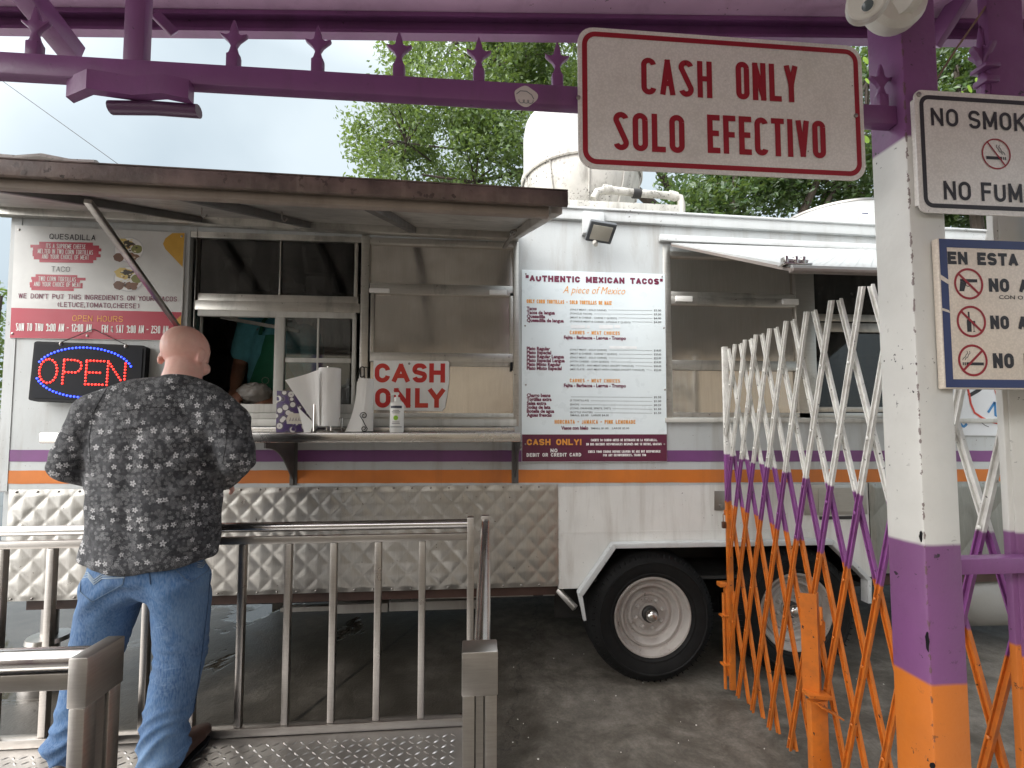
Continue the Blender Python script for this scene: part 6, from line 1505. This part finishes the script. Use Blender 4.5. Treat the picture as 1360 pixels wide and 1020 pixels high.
def fold_jean(p, n):
    from mathutils import noise
    d = .004 * noise.noise(Vector((p.x * 10, p.y * 10, p.z * 6)))
    for k_, a_ in ((knL, anL), (knR, anR)):
        side = abs(p.x - (k_.x + (a_.x - k_.x) * max(0, min(1, (k_.z - p.z) / max(.01, k_.z - a_.z))))) < .12
        if side:
            zk = p.z - k_.z
            if abs(zk) < .11: d += .0032 * (1 - 2 * abs(math.sin(zk * 75 + p.x * 30 + 2.5 * noise.noise(p * 9)))) * (1 - abs(zk) / .11)
            za = p.z - a_.z
            if za < .16: d += .0062 * (1 - 2 * abs(math.sin(za * 52 - p.x * 28 + 3.2 * noise.noise(p * 8)))) * (1 - max(0, za) / .16)
    zc = p.z - .90
    if abs(zc) < .10: d += .004 * math.sin(zc * 70 + abs(p.x + 1.19) * 60) * (1 - abs(zc) / .10)
    return d
displace(b, fold_jean)
jn = b.build('jeans', denim(), man, ang=80)
# stitched back pockets: thread lines laid on the denim
me = jn.data; bvh = BVHTree.FromPolygons([v.co + Vector(PB) for v in me.vertices], [tuple(p.vertices) for p in me.polygons])
def lay(px, py, off=.0015):
    o = Vector((0, 0, EYE)); d = ray(px, py).normalized(); h = bvh.ray_cast(o, d)
    return (h[0] + h[1] * off) if h[0] is not None else None
def lay_line(mb, pts, r, n=8):
    for a, c in zip(pts[:-1], pts[1:]):
        q = [lay(a[0] + (c[0] - a[0]) * k / n, a[1] + (c[1] - a[1]) * k / n) for k in range(n + 1)]; q = [p for p in q if p is not None]
        if len(q) > 1: mb.tube(q, r, 5)
thr = flat('pale_thread', (.30, .36, .42), .8)
for lab, out_, band in (('left back pocket', [(108, 769), (107, 786), (122, 799), (163, 776), (166, 763)], [(109, 762), (117, 760), (125, 770), (136, 762), (166, 761)]), ('right back pocket', [(229, 753), (246, 769), (254, 773), (276, 758), (279, 744)], [(262, 747), (268, 748), (274, 740), (280, 741)])):
    b = MB(); lay_line(b, out_, .0012); b.m = 1
    for dy in (0, 3.0, 6.0): lay_line(b, [(x, y + dy) for x, y in band], .0017)
    if b.v: 
        o = b.build('pocket_stitching', [flat('blue_thread', (.10, .15, .22), .8), thr], jn); o['label'] = lab
b = MB(); lay_line(b, [(198, 757), (199, 768), (200, 776)], .0016, 5); lay_line(b, [(279, 762), (276, 800), (270, 850), (264, 900), (256, 950)], .0015, 10)
if b.v: b.build('seam', flat('seam_thread', (.03, .06, .12), .8), jn)
# boots
LEA = paint('brown_leather', (.06, .026, .018), .42, .2, (.12, .06, .04), .4, streak=False)
def shoe(heel, toe):
    heel = Vector(heel); toe = Vector(toe); d = (toe - heel); L = d.length; d = d.normalized(); b = MB(); s = d.cross(Vector((0, 0, 1)))
    P = lambda t, z: heel + d * L * t + Vector((0, 0, z))
    b.limb([(*P(.04, .05), .034, .045), (*P(.25, .052), .036, .048), (*P(.45, .045), .040, .040), (*P(.70, .034), .047, .030), (*P(.9, .026), .042, .022), (*P(1.0, .022), .026, .016)], 14, (0, 0, 1))
    b.limb([(*P(.14, .05), .042, .05), (*(P(.14, .13)), .044, .05)], 14, tuple(d))
    b = blend(b, .006, 3); o = b.build('boot', LEA, man, ang=70)
    q = MB(); pr_ = [heel + d * L * t + s * w for t, w in ((-.02, .03), (.2, .034), (.45, .034), (.72, .046), (.92, .036), (1.02, .012))]; pr_ += [heel + d * L * t - s * w for t, w in ((1.02, .012), (.92, .036), (.72, .046), (.45, .034), (.2, .034), (-.02, .03))]
    q.prism([(p.x, p.y) for p in pr_], 'xy', PZ + .003, PZ + .016); q.build('sole', M['black'], o)
hL = S(90, 1010, 1.84); hL.z = PZ + .014
def onfloor(px, py, z): r = ray(px, py); return r * ((z - EYE) / r.z) + Vector((0, 0, EYE))
hR = onfloor(233, 1019, PZ + .014); tR = onfloor(272, 972, PZ + .014); hR = tR + (hR - tR).normalized() * .285
shoe(hR, tR)
shoe((hL.x + .01, hL.y - .02, hL.z), (hL.x - .10, hL.y + .23, hL.z))

# ---- worker behind the sliding window
wk = thing('person', (-1.30, 3.30, .96), 'kitchen worker in a teal shirt and green apron behind the open sliding window', 'person')
WY = 3.22
wsh = spot(338, 405, WY); wel = spot(318, 487, WY - .02); wwr = spot(311, 520, 2.98); cxw = spot(372, 450, WY).x
b = MB()
b.limb([(cxw, WY + .05, 1.05, .16, .12), (cxw, WY + .03, 1.45, .165, .115), (cxw, WY, 1.80, .18, .11), (cxw, WY, 2.14, .165, .09), (cxw + .02, WY, 2.24, .06, .06), (cxw + .02, WY + .0, 2.34, .055, .055)], 18)
hc_, f_, u_, r_ = head(b, (cxw + .02, WY - .03, 2.42), (-.1, -.9, -.4), (0, -.4, .9), .98)
b.limb([(*wsh, .055, .055), (*wsh.lerp(wel, .5), .050, .050), (*wel, .042, .044), (*wel.lerp(wwr, .45), .040, .038), (*wwr, .028, .024)], 12)
hand(b, wwr, (.35, -.75, -.35), (.55, .25, -.8), -1, 1.0, .75)
osh = Vector((cxw + .20, WY, 2.10)); oel = Vector((cxw + .26, WY - .05, 1.82)); ow = Vector((cxw + .08, WY - .24, 1.68))
b.limb([(*osh, .055, .055), (*oel, .043, .044), (*ow, .028, .024)], 12); hand(b, ow, (-.6, -.5, -.3), (-.4, .2, -.8), 1, 1.0, .7)
for sx_ in (-.09, .09): b.limb([(cxw + sx_, WY + .05, 1.10, .08, .08), (cxw + sx_, WY + .05, .99, .06, .06)], 12)
b = blend(b, .0065, 3); b.build('body', SKIN2, wk, ang=80)
for s in (-1, 1):
    e = MB(); c = hc_ + r_ * s * .031 + f_ * .079 + u_ * .002; e.ball(c, .0125, 12, 8); e.m = 1; e.lathe([(.0055, .0118), (.0045, .0130), (.001, .0132)], c, (r_, u_, f_), 10); e.build('eye', [M['plastic_white'], M['black']], wk)
b = MB(); b.limb([(cxw, WY + .05, 1.04, .178, .140), (cxw, WY + .03, 1.45, .182, .135), (cxw, WY, 1.82, .195, .130), (cxw, WY, 2.10, .188, .112), (cxw, WY, 2.20, .11, .085)], 22)
b.limb([(*(wsh + Vector((.05, 0, .03))), .08, .08), (*wsh, .078, .078), (*wsh.lerp(wel, .5), .073, .072), (*wsh.lerp(wel, .80), .072, .070)], 16)
b.limb([(*(osh + Vector((-.05, 0, .03))), .08, .08), (*osh, .078, .078), (*osh.lerp(oel, .7), .07, .07)], 16)
b = blend(b, .010, 5); displace(b, fabric_fold(9, .006)); b.build('shirt', flat('teal_cloth', (.11, .38, .45), .85, 0, .15), wk, ang=80)
b = MB()
rg = []
for z, hw, dy in ((1.05, .17, .148), (1.45, .175, .143), (1.80, .17, .140), (1.95, .12, .134), (2.10, .085, .118)):
    rg.append([(cxw + hw * math.sin(a), WY + .03 * max(0, (1.8 - z)) - (dy + .006) * math.cos(a * .85), z) for a in [-1 + 2 * k / 12 for k in range(13)]])
v = [p for r in rg for p in r]; n = 13; f = [(i * n + k, i * n + k + 1, (i + 1) * n + k + 1, (i + 1) * n + k) for i in range(4) for k in range(12)]
b.add(v, f); b.m = 0
for s in (-1, 1): b.tube([(cxw + s * .075, WY - .125, 2.10), (cxw + s * .07, WY - .09, 2.20), (cxw + s * .05, WY, 2.27)], .012, 6, flat=.4)
b.m = 1; c = (cxw - .02, WY - .158, 1.80)
for k in range(14): 
    a0, a1 = 2 * PI * k / 14, 2 * PI * (k + .7) / 14; b.add([(c[0] + r * math.cos(a), c[1], c[2] + r * math.sin(a)) for r, a in ((.018, a0), (.024, a0), (.024, a1), (.018, a1))], [(0, 1, 2, 3)])
b.build('apron', [flat('green_apron', (.02, .18, .10), .75, 0, .15), flat('apron_print', (.30, .36, .30), .7)], wk, ang=60)
# plastic bag in the worker's hand
bagc = spot(338, 523, 2.96); kk = .11
b = MB(); b.ball((bagc.x, 2.96, bagc.z + .002), (.105, .08, .066), 26, 18); b.limb([(bagc.x - .06, 2.95, bagc.z - .01, .04, .04), (bagc.x - .13, 2.95, bagc.z - .02, .022, .02)], 12)
b = blend(b, .008, 2); 
def crinkle(p, n):
    from mathutils import noise
    return .014 * (abs(noise.noise(p * 22)) + .6 * abs(noise.noise(p * 46))) - .006
displace(b, crinkle)
def bag_mat():
    s = N('thin_plastic'); return s.set(Base_Color=(.55, .52, .49, 1), Roughness=.22, Transmission_Weight=.35, IOR=1.2)
o = b.build('plastic_bag', bag_mat(), None, (bagc.x, 2.96, 1.54), ang=25); tag(o, 'crumpled clear plastic bag under the worker\'s hand on the window shelf', 'bag')
# ================================================================ trees, wire and what stands behind the viewer
from mathutils import noise as _nz
def tree(name, base, trunk, limbs, clumps, nleaf, size, mats, label, group=None):
    """trunk: [(x,y,z,r)...]; limbs: lists of the same; clumps: (x,y,z,rx,ry,rz) of foliage"""
    t = thing(name, base, label, 'tree', group)
    b = MB(); b.tube([p[:3] for p in trunk], [p[3] for p in trunk], 12); b.build('trunk', M['bark'], t)
    b = MB(); tips = []
    for L in limbs: b.tube([p[:3] for p in L], [p[3] for p in L], 8); tips.append(Vector(L[-1][:3]))
    for c in clumps:
        cc = Vector(c[:3])
        if limbs:
            src = min((Vector(p[:3]) for L in limbs for p in L), key=lambda p: (p - cc).length)
            for _ in range(3):
                e = cc + Vector((random.uniform(-.7, .7) * c[3], random.uniform(-.7, .7) * c[4], random.uniform(-.5, .7) * c[5])); m_ = src.lerp(e, .5) + Vector((0, 0, .12))
                b.tube([src, m_, e], [.030, .018, .006], 5)
    if b.v: b.build('limbs', M['bark'], t)
    b = MB(); vol = sum(c[3] * c[4] * c[5] for c in clumps) ; v = []; f = []; mi = []
    for c in clumps:
        n = int(nleaf * (c[3] * c[4] * c[5]) / vol); k = 0; tw = None
        while k < n:
            d = Vector((random.gauss(0, 1), random.gauss(0, 1), random.gauss(0, 1))).normalized(); r = random.random() ** .42
            p = Vector((c[0] + d.x * c[3] * r, c[1] + d.y * c[4] * r, c[2] + d.z * c[5] * r))
            if _nz.noise(p * .95) + .55 * _nz.noise(p * 2.3) < -.10 + .30 * (r - .5): 
                k += .34; continue
            for _ in range(random.randint(4, 7)):              # a spray of leaves at a twig's end
                q = p + Vector((random.gauss(0, 1), random.gauss(0, 1), random.gauss(0, .7))) * size * 1.0
                a = Vector((random.gauss(0, 1), random.gauss(0, 1), random.gauss(-.5, .6))).normalized(); u = a.cross(Vector((random.gauss(0, 1), random.gauss(0, 1), random.gauss(0, 1)))).normalized()
                s_ = size * random.uniform(.65, 1.25); w = a.cross(u) * s_ * .08
                o = len(v); v += [q, q + a * s_ * .45 + u * s_ * .26 + w, q + a * s_, q + a * s_ * .45 - u * s_ * .26 + w]; f.append((o, o + 1, o + 2, o + 3)); k += 1
    b.add(v, f); b.build('crown', mats, t, ang=0); return t
def px3(x, y, Y): return tuple(spot(x, y, Y))
# big tree behind the truck
TY = 10.5
clump_px = [(600, 130, 95, 75), (540, 190, 80, 55), (690, 110, 110, 80), (660, 200, 90, 60), (570, 90, 70, 50), (760, 180, 90, 80), (620, 40, 100, 60), (720, 40, 120, 70), (500, 215, 40, 28), (560, 235, 60, 35), (700, 235, 60, 40), (850, 140, 110, 80), (640, 160, 70, 50), (520, 150, 35, 30), (650, 75, 80, 50), (600, 205, 60, 40), (740, 95, 80, 60), (480, 178, 22, 18)]
cl = []
for x, y, rx, ry in clump_px:
    yy = TY + random.uniform(-1.2, 1.6); c = spot(x, y, yy); k = yy / FPX; cl.append((c.x, c.y, c.z, rx * k, 1.1, ry * k))
tb_ = spot(1010, 568, TY + .8); bx_, by_ = tb_.x, tb_.y
trunk = [(bx_, by_, -.1, .36), (bx_ - .1, by_, 1.6, .28), (bx_ - .35, by_, 3.2, .24), (bx_ - .7, by_, 4.6, .19), (bx_ - 1.2, by_ - .3, 6.4, .12)]
limbs = [[(bx_ - .3, by_, 3.3, .17), px3(900, 300, TY + .5) + (.13,), px3(830, 240, TY + .2) + (.11,), px3(740, 215, TY) + (.09,), px3(690, 190, TY) + (.06,), px3(640, 150, TY) + (.03,)],
         [px3(830, 240, TY + .2) + (.09,), px3(745, 240, TY) + (.075,), px3(690, 228, TY - .2) + (.06,), px3(630, 242, TY - .3) + (.04,), px3(560, 232, TY - .3) + (.02,)],
         [px3(740, 215, TY) + (.06,), px3(690, 150, TY) + (.045,), px3(640, 95, TY) + (.03,), px3(600, 60, TY) + (.015,)],
         [px3(690, 228, TY - .2) + (.04,), px3(620, 200, TY - .2) + (.03,), px3(540, 190, TY - .2) + (.012,)],
         [(bx_ - .7, by_, 4.6, .12), px3(820, 120, TY + .4) + (.08,), px3(740, 40, TY + .4) + (.04,)]]
tree('shade_tree', (bx_, by_, 0), trunk, limbs, cl, 52000, .115, M['leaf'], 'large light green tree spreading above the awning and exhaust fan')
# darker trees at the right
def righttree(px, Y, clumps, n, size, mat, label, seedx):
    bb = spot(px, 568, Y); cl = []
    for x, y, rx, ry in clumps:
        yy = Y + random.uniform(-.8, .9); c = spot(x, y, yy); k = yy / FPX; cl.append((c.x, c.y, c.z, rx * k, .9, ry * k))
    tr_ = [(bb.x, Y, -.1, .26), (bb.x + .05, Y, 1.8, .2), (bb.x - .1, Y, 3.2, .16), (bb.x + .15, Y, 5.2, .10)]
    lm = [[(bb.x - .05, Y, 2.4, .12)] + [(spot(x, y, Y).x, Y, spot(x, y, Y).z, .04)] for x, y, rx, ry in clumps[::2]]
    tree('dark_tree', (bb.x, Y, 0), tr_, lm, cl, int(n * 2.3), size, mat, label, 'darker trees behind the truck')
righttree(960, 8.6, [(930, 265, 70, 55), (1000, 240, 80, 60), (900, 290, 45, 40), (1060, 215, 70, 60), (1110, 250, 60, 60), (1150, 200, 60, 70), (980, 190, 80, 60), (1060, 120, 90, 70), (1150, 110, 60, 70)], 11000, .125, M['leaf2'], 'dark green tree between the exhaust fan and the banded post', 3)
righttree(1330, 7.6, [(1270, 95, 70, 70), (1320, 140, 60, 60), (1290, 200, 60, 60), (1250, 260, 60, 50), (1340, 230, 50, 60), (1310, 285, 50, 40), (1360, 90, 60, 60), (1200, 160, 40, 60)], 9000, .12, M['leaf2'], 'dark green tree behind the signs at the right edge', 4)
# shrub past the left end of the truck
sb = thing('shrub', (spot(-10, 568, 7.2).x, 7.2, 0), 'leafy shrub past the left end of the truck', 'shrub')
c0 = spot(-8, 385, 7.2)
b = MB(); b.tube([(c0.x, 7.2, -.05), (c0.x - .05, 7.2, 1.6), (c0.x + .1, 7.2, 3.4)], [.06, .05, .02], 8); b.build('trunk', M['bark'], sb)
b = MB(); v = []; f = []
for _ in range(5200):
    d = Vector((random.gauss(0, 1), random.gauss(0, 1), random.gauss(0, 1))).normalized() * random.random() ** .4
    q = Vector((c0.x - .5 + d.x * .85, 7.2 + d.y * .8, 2.4 + d.z * 1.55)); a = Vector((random.gauss(0, 1), random.gauss(0, 1), random.gauss(-.4, .6))).normalized(); u = a.cross(Vector((random.gauss(0, 1), random.gauss(0, 1), random.gauss(0, 1)))).normalized(); s_ = random.uniform(.06, .11)
    o = len(v); v += [q, q + a * s_ * .5 + u * s_ * .25, q + a * s_, q + a * s_ * .5 - u * s_ * .25]; f.append((o, o + 1, o + 2, o + 3))
b.add(v, f); b.build('crown', M['leaf'], sb, ang=0)
# bright sprig by the picket
sg_ = thing('leaf_sprig', tuple(spot(1290, 120, 2.2)), 'bright yellow-green sprig of round leaves above the NO SMOKING sign', 'leaves')
b = MB(); b.tube([px3(1240, 160, 2.3), px3(1275, 122, 2.25), px3(1298, 112, 2.2), px3(1310, 95, 2.2)], .003, 6); b.build('twig', M['bark'], sg_)
for x, y, w, h, an in ((1288, 118, 8, 6, .2), (1299, 108, 9, 6, .9), (1279, 124, 7, 4, .5), (1306, 84, 6, 4, .6), (1150, 80, 8, 6, .4), (1153, 108, 7, 6, 1.0), (1150, 185, 9, 6, .2)):
    c = spot(x, y, 2.2); b = MB(); k = 2.2 / FPX; n = 14; ca, sa = math.cos(an), math.sin(an)
    b.add([(c.x, c.y - .003, c.z)] + [(c.x + k * (w * math.cos(t) * ca - h * math.sin(t) * sa), c.y + .012 * math.cos(t), c.z + k * (w * math.cos(t) * sa + h * math.sin(t) * ca)) for t in [2 * PI * q / n for q in range(n)]], [(0, q + 1, (q + 1) % n + 1) for q in range(n)])
    b.build('leaf', M['leaf3'], sg_)
b = MB(); v = []; f = []                                     # far tree line along the horizon
for _ in range(9000):
    x = random.uniform(-60, 60); h = 2.2 + 1.6 * _nz.noise(Vector((x * .16, 0, 0))) + .8 * _nz.noise(Vector((x * .6, 3, 0)))
    q = Vector((x, 38 + random.uniform(-2, 2), random.uniform(0, max(.6, h)))); a = Vector((random.gauss(0, 1), random.gauss(0, 1), random.gauss(0, 1))).normalized(); u = a.orthogonal().normalized(); s_ = random.uniform(.35, .8)
    o = len(v); v += [q, q + a * s_ * .5 + u * s_ * .3, q + a * s_, q + a * s_ * .5 - u * s_ * .3]; f.append((o, o + 1, o + 2, o + 3))
b.add(v, f); o = b.build('distant_trees', M['leaf2'], None, (0, 38, 0), ang=0, kind='stuff'); tag(o, 'low far-off line of dark green trees on the horizon', 'trees')
# overhead wire
b = MB(); a, c = spot(-60, 62, 14), spot(150, 213, 14); d = c - a; pts = [a - d * 1.5 + d * 6 * t - Vector((0, 0, .55 * math.sin(PI * t))) + Vector((0, 0, .30)) for t in [k / 24 for k in range(25)]]
pts = [a + d * t for t in (-1.5, 0, 1, 3)]
b.tube(pts, .009, 6); o = b.build('overhead_wire', M['wire'], None, tuple(a)); tag(o, 'thin black overhead wire crossing the grey sky', 'wire')
# unseen building behind the viewer, mirrored in the steel; raised to block low sky
sh = thing('shop_building', (0, -6.2, 0), 'tan stucco shop behind the viewer, seen only as reflections in the steel', 'building')
b = MB(); b.box(-9, 9, -7.0, -6.2, 0, 4.6); b.build('wall', M['stucco'], sh)
for x in (-4.6, -1.9, .9, 3.6):
    b = MB(); b.box(x - .45, x + .45, -6.23, -6.19, .0, 2.05, .01); o = b.build('door', flat('door_brown', (.10, .05, .03), .5), sh)
    b = MB(); b.lathe([(.03, 0), (.03, -.05)], (x + .36, -6.23, 1.0), 'y', 10); b.build('handle', M['chrome'], o)
for x in (-1.95, 2.5):
    t = thing('canopy_post', (x, -.44, 0), 'plain purple canopy post behind the viewer', 'post', 'plain posts carrying the back of the canopy'); b = MB(); b.box(x - .05, x + .05, -.49, -.39, 0, 2.69, .006); b.build('tube', M['purple'], t)

for o in bpy.data.objects:
    if '_b' in o: del o['_b']
